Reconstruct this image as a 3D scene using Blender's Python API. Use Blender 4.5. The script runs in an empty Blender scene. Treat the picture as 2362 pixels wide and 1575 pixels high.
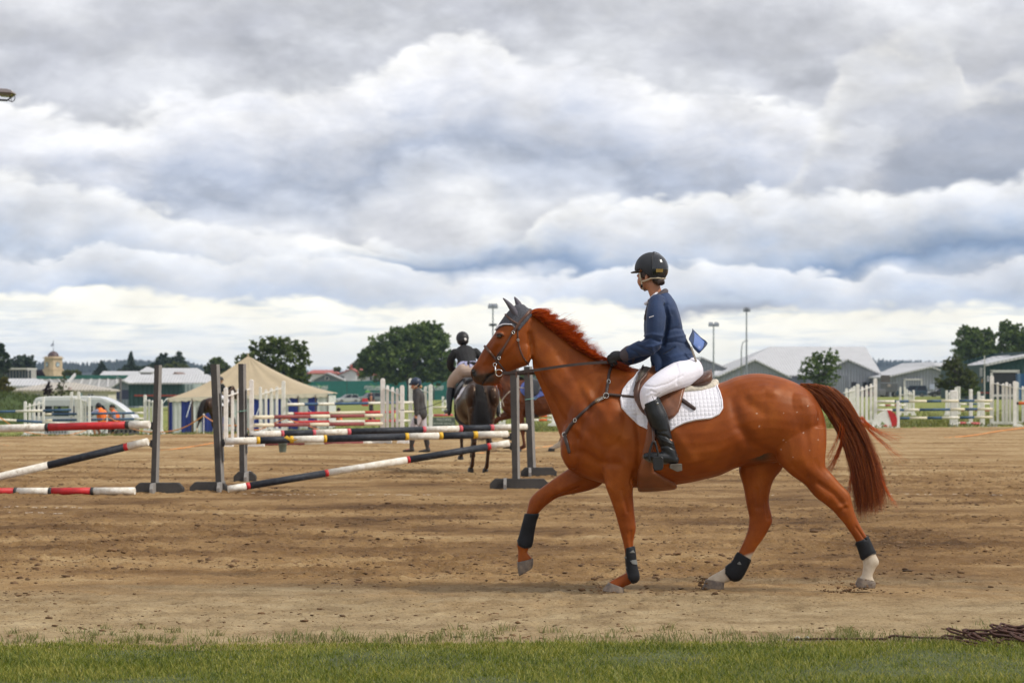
import bpy, bmesh, math, random
import numpy as np
from mathutils import Vector, Matrix, noise as mnoise
from mathutils.bvhtree import BVHTree
random.seed(7); RNG = np.random.default_rng(11)
S = bpy.context.scene
COL = S.collection
pi = math.pi
rad = math.radians
F, CX, YH, CAMZ = 5577.0, 1181.0, 885.0, 1.6

# ------------------------------------------------------------ camera, exposure
cd = bpy.data.cameras.new('camera'); cam = bpy.data.objects.new('camera', cd); COL.objects.link(cam)
cam.location = (0, 0, CAMZ); cam.rotation_euler = (rad(90), 0, 0)
cd.sensor_width = 36; cd.lens = 85; cd.shift_y = (YH - 787.5) / 2362
cd.clip_start = 0.1; cd.clip_end = 20000
cd.dof.use_dof = True; cd.dof.focus_distance = 18.5; cd.dof.aperture_fstop = 5.2
S.camera = cam
S.view_settings.view_transform = 'Standard'; S.view_settings.look = 'None'
S.view_settings.gamma = 1; S.view_settings.use_curve_mapping = False
S.view_settings.exposure = 0.14
S.render.engine = 'CYCLES'
S.cycles.use_denoising = True
S.cycles.max_bounces = 6; S.cycles.diffuse_bounces = 3; S.cycles.glossy_bounces = 3
S.cycles.transparent_max_bounces = 12; S.cycles.volume_bounces = 0
S.cycles.use_adaptive_sampling = True; S.cycles.adaptive_threshold = 0.02

# ------------------------------------------------------------ node helper
class G:
    def __init__(s, nt): s.nt = nt; s.n = nt.nodes; s.l = nt.links
    def link(s, a, b): s.l.new(a, b)
    def _in(s, sock, v):
        if v is None: return
        if isinstance(v, bpy.types.NodeSocket): s.l.new(v, sock)
        else:
            try: sock.default_value = v
            except Exception: sock.default_value = (*v, 1) if len(v) == 3 else v
    def math(s, op, a, b=None, c=None, clamp=False):
        n = s.n.new('ShaderNodeMath'); n.operation = op; n.use_clamp = clamp
        for i, v in enumerate((a, b, c)): s._in(n.inputs[i], v)
        return n.outputs[0]
    def vmath(s, op, a, b=None):
        n = s.n.new('ShaderNodeVectorMath'); n.operation = op
        s._in(n.inputs[0], a); s._in(n.inputs[1], b); return n.outputs[0]
    def comb(s, x, y, z):
        n = s.n.new('ShaderNodeCombineXYZ')
        for i, v in enumerate((x, y, z)): s._in(n.inputs[i], v)
        return n.outputs[0]
    def sep(s, v):
        n = s.n.new('ShaderNodeSeparateXYZ'); s._in(n.inputs[0], v); return n.outputs
    def noise(s, vec, scale=1, detail=4, rough=.5, dist=0, lac=2.0):
        n = s.n.new('ShaderNodeTexNoise'); s._in(n.inputs['Vector'], vec)
        n.inputs['Scale'].default_value = scale; n.inputs['Detail'].default_value = detail
        n.inputs['Roughness'].default_value = rough; n.inputs['Distortion'].default_value = dist
        n.inputs['Lacunarity'].default_value = lac
        return n.outputs['Fac']
    def voro(s, vec, scale=1, feature='F1'):
        n = s.n.new('ShaderNodeTexVoronoi'); n.feature = feature; s._in(n.inputs['Vector'], vec)
        n.inputs['Scale'].default_value = scale; return n.outputs['Distance']
    def ss(s, v, a, b, c=0., d=1.):
        n = s.n.new('ShaderNodeMapRange'); n.interpolation_type = 'SMOOTHSTEP'
        s._in(n.inputs['Value'], v); s._in(n.inputs['From Min'], a); s._in(n.inputs['From Max'], b)
        n.inputs['To Min'].default_value = c; n.inputs['To Max'].default_value = d
        return n.outputs['Result']
    def mix(s, f, a, b, mode='MIX'):
        n = s.n.new('ShaderNodeMix'); n.data_type = 'RGBA'; n.blend_type = mode
        s._in(n.inputs['Factor'], f); s._in(n.inputs[6], a if isinstance(a, bpy.types.NodeSocket) else (*a[:3], 1))
        s._in(n.inputs[7], b if isinstance(b, bpy.types.NodeSocket) else (*b[:3], 1)); return n.outputs[2]
    def ramp(s, f, stops, interp='LINEAR'):
        n = s.n.new('ShaderNodeValToRGB'); n.color_ramp.interpolation = interp
        e = n.color_ramp.elements
        while len(e) < len(stops): e.new(.5)
        for q, (p, c) in zip(e, stops):
            q.position = p; q.color = (*c[:3], 1) if hasattr(c, '__len__') else (c, c, c, 1)
        s._in(n.inputs[0], f); return n.outputs[0]
    def curve(s, x, pts):
        n = s.n.new('ShaderNodeFloatCurve'); s._in(n.inputs['Value'], x)
        c = n.mapping.curves[0].points
        while len(c) < len(pts): c.new(.5, .5)
        for q, (a, b) in zip(c, pts): q.location = (a, b)
        n.mapping.update(); return n.outputs[0]

# ------------------------------------------------------------ world: daylight sky under broken cloud
SUN_EL, SUN_AZ = 46.0, 108.0     # azimuth clockwise from +Y (camera heading) towards +X
w = bpy.data.worlds.new('World'); S.world = w; w.use_nodes = True
g = G(w.node_tree); g.n.clear()
sk = g.n.new('ShaderNodeTexSky'); sk.sky_type = 'NISHITA'; sk.sun_disc = False
sk.sun_elevation = rad(SUN_EL); sk.sun_rotation = rad(SUN_AZ)
D = g.n.new('ShaderNodeTexCoord').outputs['Generated']
dx, dy, dz = g.sep(D)
az = g.math('ARCTAN2', dx, dy); el = g.math('ARCSINE', dz)
U = g.math('MULTIPLY_ADD', az, 5577., 1181.); V = g.math('MULTIPLY_ADD', el, -5577., 885.)
# noise lives on the direction vector so it goes on all round
nv = g.vmath('MULTIPLY', D, (1., 1., 1.9))
n_big = g.noise(nv, 9, 9, .56, .3); n_mid = g.noise(nv, 26, 8, .6, .4); n_fine = g.noise(nv, 70, 7, .62)
flat = g.vmath('MULTIPLY', D, (1., 1., 6.))
n_str = g.noise(flat, 11, 8, .55, .5)
n_str2 = g.noise(g.vmath('MULTIPLY', D, (1., 1., 9.)), 24, 6, .55, .2)
def cen(n, k): return g.math('MULTIPLY', g.math('SUBTRACT', n, .5), k)
# billows lit from the upper right: the noise against itself a step towards the light
nv2 = g.vmath('ADD', nv, (.0075, 0., .017)); nv3 = g.vmath('ADD', nv, (.022, 0., .045))
m_a, m_b = g.noise(nv, 24, 9, .58, .25), g.noise(nv2, 24, 9, .58, .25)
b_a, b_b = g.noise(nv, 8, 9, .6, .3), g.noise(nv3, 8, 9, .6, .3)
emb = g.math('ADD', g.math('MULTIPLY', g.math('SUBTRACT', m_a, m_b), 1.0), g.math('MULTIPLY', g.math('SUBTRACT', b_a, b_b), 1.5))
def puffs(vec):                       # rounded heads with sharp creases between them
    r = None
    for sc, k in ((17., 1.), (41., .55), (97., .28)):
        a = g.math('MULTIPLY', g.math('ABSOLUTE', g.math('SUBTRACT', g.noise(vec, sc, 1, .5, .2), .5)), k); r = a if r is None else g.math('ADD', r, a)
    return r
p_a = puffs(nv); p_b = puffs(g.vmath('ADD', nv, (.006, 0., .014)))
emb = g.math('ADD', g.math('MULTIPLY', emb, .6), g.math('MULTIPLY', g.math('SUBTRACT', p_a, p_b), .9))
bill = g.math('ADD', g.math('ADD', cen(n_big, 190.), g.math('MULTIPLY', g.math('SUBTRACT', .17, p_a), 330.)), cen(n_fine, 40.))
Ux = g.math('ADD', U, cen(n_mid, 110.))
xn = g.math('DIVIDE', g.math('ADD', Ux, 400.), 3200., clamp=True)
def lin(c): return tuple(((x / 255 + .055) / 1.055) ** 2.4 if x > 10 else x / 255 / 12.92 for x in c)
base = g.ramp(g.math('ADD', g.math('MULTIPLY', n_big, .7), g.math('MULTIPLY', n_mid, .3)),
              [(.30, lin((180, 183, 192))), (.46, lin((210, 211, 217))), (.62, lin((242, 242, 243)))])
col = base
def layer(col, edge, thick, ramp, soft=.05, bk=1.0, fade=(.85, 1.3), op=1.0, st=.25, md=.9):
    pts = [((u + 400) / 3200, v / 1000) for u, v in edge]
    top = g.math('MULTIPLY', g.curve(xn, pts), 1000.)
    d = g.math('SUBTRACT', V, g.math('ADD', top, g.math('MULTIPLY', bill, bk)))
    t = g.math('DIVIDE', d, thick)
    tn = g.math('ADD', t, g.math('ADD', g.math('ADD', cen(n_mid, md), cen(n_big, md * .8)), cen(n_str, st)))
    m = g.math('MULTIPLY', g.ss(t, 0., soft), g.ss(t, fade[0], fade[1], 1., 0.))
    c = g.ramp(tn, [(p, lin(q)) for p, q in ramp])
    return g.mix(g.math('MULTIPLY', m, op), col, c)
LAV = [(0., (250, 249, 248)), (.22, (236, 236, 240)), (.5, (208, 211, 221)), (.8, (176, 184, 202)), (1., (198, 204, 218))]
col = layer(col, [(-400, -60), (300, -40), (900, -150), (1500, -90), (2000, -60), (2800, -140)], 330,
            [(0., (200, 199, 202)), (.5, (176, 178, 188)), (1., (206, 208, 215))], soft=.5, op=.6)
col = layer(col, [(-400, 210), (0, 225), (150, 262), (300, 262), (430, 205), (600, 200), (820, 175), (980, 82), (1100, 66), (1200, 122), (1420, 150), (1650, 205), (1850, 250), (2200, 330), (2800, 330)],
            300, LAV, soft=.11, bk=.5)
col = layer(col, [(-400, 560), (1500, 560), (1780, 420), (1900, 230), (1985, 98), (2060, 58), (2130, 48), (2190, 92), (2230, 190), (2362, 170), (2800, 200)],
            430, [(0., (253, 250, 245)), (.12, (232, 231, 230)), (.45, (200, 202, 210)), (1., (176, 182, 196))], soft=.12, bk=.5, op=.65)
col = layer(col, [(-400, 560), (1800, 520), (2000, 340), (2130, 245), (2362, 190), (2800, 200)], 240,
            [(0., (196, 197, 203)), (.4, (160, 165, 179)), (1., (140, 150, 170))], soft=.22, bk=.6, op=.85)
col = layer(col, [(-400, 340), (0, 372), (250, 415), (480, 500), (760, 540), (1100, 560), (1300, 470), (1600, 425), (2000, 420), (2362, 400), (2800, 390)], 190,
            [(0., (250, 249, 247)), (.3, (234, 235, 239)), (.65, (208, 213, 224)), (1., (180, 192, 212))], soft=.16, bk=.5)
col = layer(col, [(-400, 560), (300, 578), (700, 566), (1000, 545), (1250, 515), (1450, 560), (1800, 565), (2000, 520), (2150, 495), (2362, 505), (2800, 520)], 105,
            [(0., (186, 199, 220)), (.4, (160, 178, 205)), (.75, (122, 147, 184)), (1., (150, 171, 202))], soft=.8, bk=.34, op=.9, fade=(.7, 1.15), md=.55)
col = layer(col, [(-400, 560), (100, 585), (220, 560), (420, 600), (640, 585), (900, 610), (1100, 640), (1400, 610), (1700, 600), (2000, 625), (2362, 600), (2800, 600)], 115,
            [(0., (240, 241, 244)), (.3, (222, 226, 235)), (.7, (198, 207, 223)), (1., (176, 190, 213))], soft=.14, bk=.45, fade=(.8, 1.1))
col = layer(col, [(-400, 655), (0, 668), (300, 660), (700, 690), (1000, 694), (1300, 680), (1600, 722), (1900, 700), (2362, 692), (2800, 700)], 300,
            [(0., (255, 251, 237)), (.3, (247, 245, 236)), (.55, (229, 232, 235)), (.8, (252, 248, 234)), (1., (248, 245, 236))], soft=.08, bk=.36, fade=(1.2, 1.6), st=.9, md=.5)
cr = g.math('MULTIPLY', g.ss(n_str2, .50, .66), g.math('MULTIPLY', g.ss(V, 640., 740.), g.ss(V, 905., 850.)))
col = g.mix(g.math('MULTIPLY', cr, .55), col, lin((196, 207, 219)))
lit = g.math('MULTIPLY_ADD', g.math('MULTIPLY', emb, g.ss(V, 840., 560., .25, 1.)), .68, 1.0)
lit = g.math('MINIMUM', g.math('MAXIMUM', lit, .82), 1.14)
lit = g.math('MULTIPLY', lit, g.ss(V, 600., 760., 1., 1.10))
col = g.mix(1.0, col, g.comb(lit, lit, lit), 'MULTIPLY')
# below the horizon: plain ground-haze colour
col = g.mix(g.ss(V, 885., 960.), col, lin((190, 186, 176)))
bg1 = g.n.new('ShaderNodeBackground'); g.link(sk.outputs[0], bg1.inputs[0]); bg1.inputs[1].default_value = .10
bg2 = g.n.new('ShaderNodeBackground'); g.link(col, bg2.inputs[0]); bg2.inputs[1].default_value = 1.02
mx = g.n.new('ShaderNodeMixShader'); mx.inputs[0].default_value = .93
g.link(bg1.outputs[0], mx.inputs[1]); g.link(bg2.outputs[0], mx.inputs[2])
wo = g.n.new('ShaderNodeOutputWorld'); g.link(mx.outputs[0], wo.inputs[0])
# sun through thin cloud, from the right
sd = bpy.data.lights.new('sun', 'SUN'); sd.energy = 2.6; sd.angle = rad(11); sd.color = (1, .95, .86)
so = bpy.data.objects.new('sun', sd); COL.objects.link(so)
a, e = rad(SUN_AZ), rad(SUN_EL)
so.rotation_euler = Vector((math.sin(a) * math.cos(e), math.cos(a) * math.cos(e), math.sin(e))).to_track_quat('Z', 'Y').to_euler()
so.location = (20, 20, 40)

# ------------------------------------------------------------ geometry helpers
def P(u, v, Y): return Vector(((u - CX) * Y / F, Y, CAMZ - (v - YH) * Y / F))
def sstep(x, a, b):
    t = min(1, max(0, (x - a) / (b - a))); return t * t * (3 - 2 * t)
def edge_y(X): return 80.5 + .54 * X
def ground_z(X, Y):
    d = Y - edge_y(X)
    if d <= 0: return 0.0
    a = X / max(Y, 1)
    wgt = np.interp(a, [-.25, -.16, -.07, 0, .18, .3], [1.1, 1, .75, .5, .2, .15])
    return -float(wgt) * (1 - math.exp(-d / 35) + .004 * min(d, 900))
def onG(u, Y):
    X = (u - CX) * Y / F; return Vector((X, Y, ground_z(X, Y)))
def pxm(Y): return F / Y

class MB:
    """collects geometry (verts, faces, material slots) for one mesh"""
    def __init__(s): s.v = []; s.f = []; s.m = []
    def add(s, vs, fs, mi=0, M=None):
        o = len(s.v)
        s.v += [tuple(M @ Vector(x)) if M is not None else tuple(x) for x in vs]
        s.f += [tuple(i + o for i in f) for f in fs]; s.m += [mi] * len(fs); return s
    def box(s, c, d, mi=0, M=None, rz=0, taper=1.0):
        x, y, z = (q / 2 for q in d); R = Matrix.Rotation(rz, 3, 'Z') if rz else None
        vs = []
        for k, (sx, sy, sz) in enumerate([(-1,-1,-1),(1,-1,-1),(1,1,-1),(-1,1,-1),(-1,-1,1),(1,-1,1),(1,1,1),(-1,1,1)]):
            q = taper if sz > 0 else 1
            p = Vector((sx * x * q, sy * y * q, sz * z)); p = R @ p if R else p
            vs.append(p + Vector(c))
        return s.add(vs, [(3,2,1,0),(4,5,6,7),(0,1,5,4),(1,2,6,5),(2,3,7,6),(3,0,4,7)], mi, M)
    def bar(s, p, q, wx, wy, mi=0, up=(0, 0, 1)):
        p, q = Vector(p), Vector(q); d = (q - p).normalized()
        a = d.cross(Vector(up));  a = a.normalized() if a.length > 1e-4 else Vector((1, 0, 0))
        b = a.cross(d)
        vs = [c + a * (i * wx / 2) + b * (j * wy / 2) for c in (p, q) for i, j in ((-1,-1),(1,-1),(1,1),(-1,1))]
        return s.add(vs, [(3,2,1,0),(4,5,6,7),(0,1,5,4),(1,2,6,5),(2,3,7,6),(3,0,4,7)], mi)
    def tube(s, pts, r, n=8, mi=0, cap=True):
        v, f = tube_data(pts, r, n, cap); return s.add(v, f, mi)
    def prism(s, poly, d0, d1, axis='Y', mi=0, M=None):
        """extrude a 2-d polygon (x,z) along Y, or (x,y) along Z, or (y,z) along X"""
        n = len(poly)
        def mk(a, b, d): return {'Y': (a, d, b), 'Z': (a, b, d), 'X': (d, a, b)}[axis]
        vs = [mk(a, b, d0) for a, b in poly] + [mk(a, b, d1) for a, b in poly]
        fs = [tuple(range(n)), tuple(range(2 * n - 1, n - 1, -1))] + [(i, i + n, (i + 1) % n + n, (i + 1) % n) for i in range(n)]
        return s.add(vs, fs, mi, M)
    def build(s, name, mats, parent=None, smooth=False, bevel=0, loc=None, fixn=True):
        me = bpy.data.meshes.new(name); me.from_pydata(s.v, [], s.f)
        mats = mats if isinstance(mats, (list, tuple)) else [mats]
        for m in mats: me.materials.append(m)
        if len(mats) > 1: me.polygons.foreach_set('material_index', s.m)
        if fixn:
            bm = bmesh.new(); bm.from_mesh(me); bmesh.ops.recalc_face_normals(bm, faces=bm.faces[:])
            if bevel: bmesh.ops.bevel(bm, geom=bm.edges[:], offset=bevel, segments=1, affect='EDGES', clamp_overlap=True)
            bm.to_mesh(me); bm.free()
        if smooth: me.polygons.foreach_set('use_smooth', [True] * len(me.polygons))
        me.update()
        o = bpy.data.objects.new(name, me); COL.objects.link(o)
        if parent: o.parent = parent
        if loc is not None: o.location = loc
        return o
def tube_data(pts, r, n=8, cap=True):
    pts = [Vector(p) for p in pts]; N = len(pts)
    rs = r if hasattr(r, '__len__') else [r] * N
    vs, fs = [], []; ref = None
    for i, p in enumerate(pts):
        d = (pts[min(i + 1, N - 1)] - pts[max(i - 1, 0)]).normalized()
        if ref is None: ref = d.orthogonal().normalized()
        ref = (ref - d * ref.dot(d)); ref = ref.normalized() if ref.length > 1e-6 else d.orthogonal().normalized()
        b = d.cross(ref)
        for k in range(n):
            t = 2 * pi * k / n; vs.append(p + (ref * math.cos(t) + b * math.sin(t)) * rs[i])
    for i in range(N - 1):
        for k in range(n):
            fs.append((i * n + k, i * n + (k + 1) % n, (i + 1) * n + (k + 1) % n, (i + 1) * n + k))
    if cap: fs.append(tuple(range(n - 1, -1, -1))); fs.append(tuple(range((N - 1) * n, N * n)))
    return vs, fs
def spline(pts, k=4):
    """Catmull-Rom through rows of numbers"""
    A = np.array(pts, float); n = len(A); out = []
    for i in range(n - 1):
        p0 = A[max(i - 1, 0)]; p1 = A[i]; p2 = A[i + 1]; p3 = A[min(i + 2, n - 1)]
        for j in range(k):
            t = j / k
            out.append(.5 * (2 * p1 + (p2 - p0) * t + (2 * p0 - 5 * p1 + 4 * p2 - p3) * t * t + (3 * p1 - p0 - 3 * p2 + p3) * t ** 3))
    out.append(A[-1]); return np.array(out)
def chain(pts, k=4, n=12, sq=None):
    """rounded limb: rows (x,y,z,r[,flatness towards Y]); returns closed verts, faces"""
    A = spline(pts, k); c = A[:, :3]; r = np.maximum(A[:, 3], .002)
    fl = A[:, 4] if A.shape[1] > 4 else np.ones(len(A))
    d0 = c[0] - c[1]; d1 = c[-1] - c[-2]; d0 /= np.linalg.norm(d0) + 1e-9; d1 /= np.linalg.norm(d1) + 1e-9
    seq = [(c[0] + d0 * r[0] * q, r[0] * math.sqrt(max(0, 1 - q * q)), fl[0]) for q in (.95, .75, .4)]
    seq += [(c[i], r[i], fl[i]) for i in range(len(c))]
    seq += [(c[-1] + d1 * r[-1] * q, r[-1] * math.sqrt(max(0, 1 - q * q)), fl[-1]) for q in (.4, .75, .95)]
    N = len(seq); vs = []; fs = []; ref = None
    for i in range(N):
        d = Vector(seq[min(i + 1, N - 1)][0]) - Vector(seq[max(i - 1, 0)][0])
        d = d.normalized() if d.length > 1e-9 else Vector((0, 0, 1))
        Yv = Vector((0, 1, 0)) if sq is None else Vector(sq)
        b = Yv - d * d.dot(Yv)
        if b.length < .2: b = Vector((1, 0, 0)) - d * d.x
        b.normalize(); a_ = d.cross(b)
        for j in range(n):
            t = 2 * pi * j / n
            vs.append(Vector(seq[i][0]) + (a_ * math.cos(t) + b * math.sin(t) * seq[i][2]) * seq[i][1])
    for i in range(N - 1):
        for j in range(n): fs.append((i * n + j, i * n + (j + 1) % n, (i + 1) * n + (j + 1) % n, (i + 1) * n + j))
    fs.append(tuple(range(n - 1, -1, -1))); fs.append(tuple(range((N - 1) * n, N * n)))
    return vs, fs
def ball(c, r, n=14, m=9):
    r = r if hasattr(r, '__len__') else (r, r, r); vs = [(c[0], c[1], c[2] + r[2])]; fs = []
    for i in range(1, m):
        t = pi * i / m
        for j in range(n):
            p = 2 * pi * j / n; vs.append((c[0] + r[0] * math.sin(t) * math.cos(p), c[1] + r[1] * math.sin(t) * math.sin(p), c[2] + r[2] * math.cos(t)))
    vs.append((c[0], c[1], c[2] - r[2])); L = len(vs) - 1
    for j in range(n): fs.append((0, 1 + j, 1 + (j + 1) % n)); fs.append((L, L - n + (j + 1) % n, L - n + j))
    for i in range(m - 2):
        for j in range(n):
            q = 1 + i * n; fs.append((q + j, q + n + j, q + n + (j + 1) % n, q + (j + 1) % n))
    return vs, fs
def fuse(parts, voxel, smooth=4, lam=.5, keep=None):
    """melt closed shapes into ONE continuous skin; returns numpy verts and faces"""
    vs, fs = [], []
    for v, f in parts:
        o = len(vs); vs += [tuple(x) for x in v]; fs += [tuple(i + o for i in q) for q in f]
    me = bpy.data.meshes.new('tmp'); me.from_pydata(vs, [], fs)
    bm = bmesh.new(); bm.from_mesh(me); bmesh.ops.recalc_face_normals(bm, faces=bm.faces[:]); bm.to_mesh(me); bm.free()
    ob = bpy.data.objects.new('tmp', me); COL.objects.link(ob)
    md = ob.modifiers.new('r', 'REMESH'); md.mode = 'VOXEL'; md.voxel_size = voxel; md.adaptivity = 0
    dg = bpy.context.evaluated_depsgraph_get(); ev = ob.evaluated_get(dg); m2 = ev.to_mesh()
    n = len(m2.vertices); co = np.empty(n * 3); m2.vertices.foreach_get('co', co); co = co.reshape(-1, 3)
    faces = [tuple(p.vertices) for p in m2.polygons]
    ev.to_mesh_clear(); bpy.data.objects.remove(ob); bpy.data.meshes.remove(me)
    E = set()
    for q in faces:
        for i in range(len(q)):
            a_, b_ = q[i], q[(i + 1) % len(q)]; E.add((a_, b_) if a_ < b_ else (b_, a_))
    E = np.array(list(E)); deg = np.bincount(E.ravel(), minlength=n).astype(float)[:, None]
    for it in range(smooth):
        for l in (lam, -lam * 1.04) if it % 2 == 0 else (lam * .8,):
            acc = np.zeros_like(co)
            for k in range(3):
                acc[:, k] = np.bincount(E[:, 0], co[E[:, 1], k], n) + np.bincount(E[:, 1], co[E[:, 0], k], n)
            co = co + l * (acc / np.maximum(deg, 1) - co)
    return co, faces
def mesh_np(name, co, faces, mats, parent=None, smooth=True, midx=None, loc=None):
    me = bpy.data.meshes.new(name); me.from_pydata([tuple(c) for c in co], [], faces)
    for m in (mats if isinstance(mats, (list, tuple)) else [mats]): me.materials.append(m)
    if midx is not None: me.polygons.foreach_set('material_index', midx)
    if smooth: me.polygons.foreach_set('use_smooth', [True] * len(me.polygons))
    me.update(); o = bpy.data.objects.new(name, me); COL.objects.link(o)
    if parent: o.parent = parent
    if loc is not None: o.location = loc
    return o
def tag(o, label=None, cat=None, group=None, kind=None):
    for k, v in (('label', label), ('category', cat), ('group', group), ('kind', kind)):
        if v: o[k] = v
    return o
def thing(name, label, cat, loc=(0, 0, 0), rz=0, group=None):
    o = bpy.data.objects.new(name, None); COL.objects.link(o); o.location = loc; o.rotation_euler = (0, 0, rz)
    o.empty_display_size = .2
    return tag(o, label, cat, group)
def copy_tree(o, parent=None):
    c = o.copy(); COL.objects.link(c)
    if parent: c.parent = parent
    for ch in list(o.children): copy_tree(ch, c)
    return c

# ------------------------------------------------------------ materials
MATS = {}
def mat(name, c, rough=.6, var=.12, vs=6., bump=0., bs=40., metal=0., spec=.5, c2=None, coat=0., sheen=0., transl=0.):
    if name in MATS: return MATS[name]
    m = bpy.data.materials.new(name); m.use_nodes = True; g = G(m.node_tree)
    b = m.node_tree.nodes['Principled BSDF']; tc = g.n.new('ShaderNodeTexCoord').outputs['Object']
    n1 = g.noise(tc, vs, 5, .6)
    c2 = c2 or tuple(x * (1 - var) for x in c); c1 = tuple(min(1, x * (1 + var)) for x in c) if var else c
    g.link(g.ramp(n1, [(.33, c2), (.66, c1)]), b.inputs['Base Color'])
    b.inputs['Roughness'].default_value = rough; b.inputs['Metallic'].default_value = metal
    b.inputs['Specular IOR Level'].default_value = spec
    if coat: b.inputs['Coat Weight'].default_value = coat; b.inputs['Coat Roughness'].default_value = .15
    if sheen: b.inputs['Sheen Weight'].default_value = sheen; b.inputs['Sheen Roughness'].default_value = .4
    if bump:
        bp = g.n.new('ShaderNodeBump'); bp.inputs['Strength'].default_value = 1; bp.inputs['Distance'].default_value = bump
        g.link(g.noise(tc, bs, 4, .6), bp.inputs['Height']); g.link(bp.outputs[0], b.inputs['Normal'])
    if transl:
        t = g.n.new('ShaderNodeBsdfTranslucent'); t.inputs[0].default_value = (*c, 1)
        x = g.n.new('ShaderNodeMixShader'); x.inputs[0].default_value = transl
        out = [q for q in g.n if q.type == 'OUTPUT_MATERIAL'][0]
        g.link(b.outputs[0], x.inputs[1]); g.link(t.outputs[0], x.inputs[2]); g.link(x.outputs[0], out.inputs[0])
    MATS[name] = m; return m
def scuffed(m, dirt, scale=7., lo=.56, hi=.70, amt=.85):
    g = G(m.node_tree); b = m.node_tree.nodes['Principled BSDF']; tc = g.n.new('ShaderNodeTexCoord').outputs['Object']; k = b.inputs['Base Color'].links[0].from_socket
    f = g.math('MULTIPLY', g.ss(g.math('ADD', g.math('MULTIPLY', g.noise(tc, scale, 6, .7), .7), g.math('MULTIPLY', g.noise(tc, scale * 7, 4, .6), .3)), lo, hi), amt)
    g.link(g.mix(f, k, dirt), b.inputs['Base Color']); return m
# ============================================================ GROUND
def vnoise(x, y, seed=0):
    xi = np.floor(x).astype(np.int64); yi = np.floor(y).astype(np.int64); fx = x - xi; fy = y - yi
    fx = fx * fx * (3 - 2 * fx); fy = fy * fy * (3 - 2 * fy)
    def h(a, b):
        n = (a * 374761393 + b * 668265263 + seed * 974634777) & 0xffffffff
        n = ((n ^ (n >> 13)) * 1274126177) & 0xffffffff
        return ((n ^ (n >> 16)) & 0xffff) / 65535.0
    return (h(xi, yi) * (1 - fx) + h(xi + 1, yi) * fx) * (1 - fy) + (h(xi, yi + 1) * (1 - fx) + h(xi + 1, yi + 1) * fx) * fy
def fbm(x, y, o=4, seed=0, gain=.5):
    s = 0; a = 1; t = 0
    for i in range(o):
        s = s + a * vnoise(x * 2 ** i + 17.3 * i, y * 2 ** i - 9.1 * i, seed + i); t += a; a *= gain
    return s / t
def grid_mesh(name, X, Y, Z, mats, smooth=True):
    r, c = X.shape; n = r * c
    co = np.stack([X, Y, Z], -1).reshape(-1, 3).astype(np.float32)
    i = np.arange(n).reshape(r, c)
    q = np.stack([i[:-1, :-1], i[:-1, 1:], i[1:, 1:], i[1:, :-1]], -1).reshape(-1, 4).astype(np.int32)
    me = bpy.data.meshes.new(name); me.vertices.add(n); me.vertices.foreach_set('co', co.ravel())
    me.loops.add(q.size); me.loops.foreach_set('vertex_index', q.ravel())
    me.polygons.add(len(q)); me.polygons.foreach_set('loop_start', np.arange(0, q.size, 4, dtype=np.int32))
    me.update(calc_edges=True)
    if smooth: me.polygons.foreach_set('use_smooth', np.ones(len(q), bool))
    me.materials.append(mats); o = bpy.data.objects.new(name, me); COL.objects.link(o); return o

def sand_h(X, Y):
    rough = .30 + .70 * np.clip((fbm(X * .26 + 5, Y * .42, 3, 3) - .36) * 4, 0, 1)
    firm = 1 / (1 + np.exp(-(Y - 18.0 - 1.2 * (fbm(X * .3, Y * .3, 2, 8) - .5)) * 1.6))     # firmer strip close to the grass
    rough = rough * (.30 + .70 * firm)
    h = .030 * (fbm(X * .4, Y * .5, 2, 1) - .5) + .012 * (fbm(X * 3.1, Y * 3.5, 3, 4) - .5) * (.4 + rough)
    h = h + .034 * (fbm(X * 13, Y * 13, 3, 51, .6) - .5) * (.3 + rough)
    cl = np.maximum(0, fbm(X * 8, Y * 9, 3, 21) - .57)
    h = h + cl * .12 * rough
    cl2 = np.maximum(0, vnoise(X * 21, Y * 23, 31) - .66) * np.maximum(0, vnoise(X * 2.3, Y * 2.9, 37) - .2)
    h = h + cl2 * .13 * rough
    ft = np.maximum(0, vnoise(X * 4.5, Y * 4.5, 61) - .74)                                   # hoof dents
    h = h - ft * .16 * (.3 + rough)
    return h * np.clip((Y - 14.6) / 1.0, 0, 1)
rows = [13.6]
while rows[-1] < 100: rows.append(rows[-1] + .028 * (rows[-1] / 15) ** 1.42)
Yr = np.array(rows)[:, None]; sx = np.concatenate([-np.geomspace(14, 1.03, 14), np.linspace(-1, 1, 640), np.geomspace(1.03, 14, 14)])[None, :]
Xg = np.clip(sx * (3 + .28 * Yr), -70, 70) + sx * .01; Yg = Yr + 0 * Xg
Ye = edge_y(Xg) + 1.2 * (fbm(Xg * .4, Xg * 0 + 2, 3, 9) - .5)
over = Yg > Ye; Yg2 = np.where(over, Ye + (Yg - Ye) * .02, Yg)
lip = np.exp(-((Yg2 - Ye + 1.0) / 1.6) ** 2) * (.01 + .05 * fbm(Xg * 1.1, Xg * 0 + 7, 3, 12)) * (Xg < -2 + 0 * Yg)
Zg = sand_h(Xg, Yg2) + lip
Zg = np.where(over, -.12, Zg)

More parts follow.
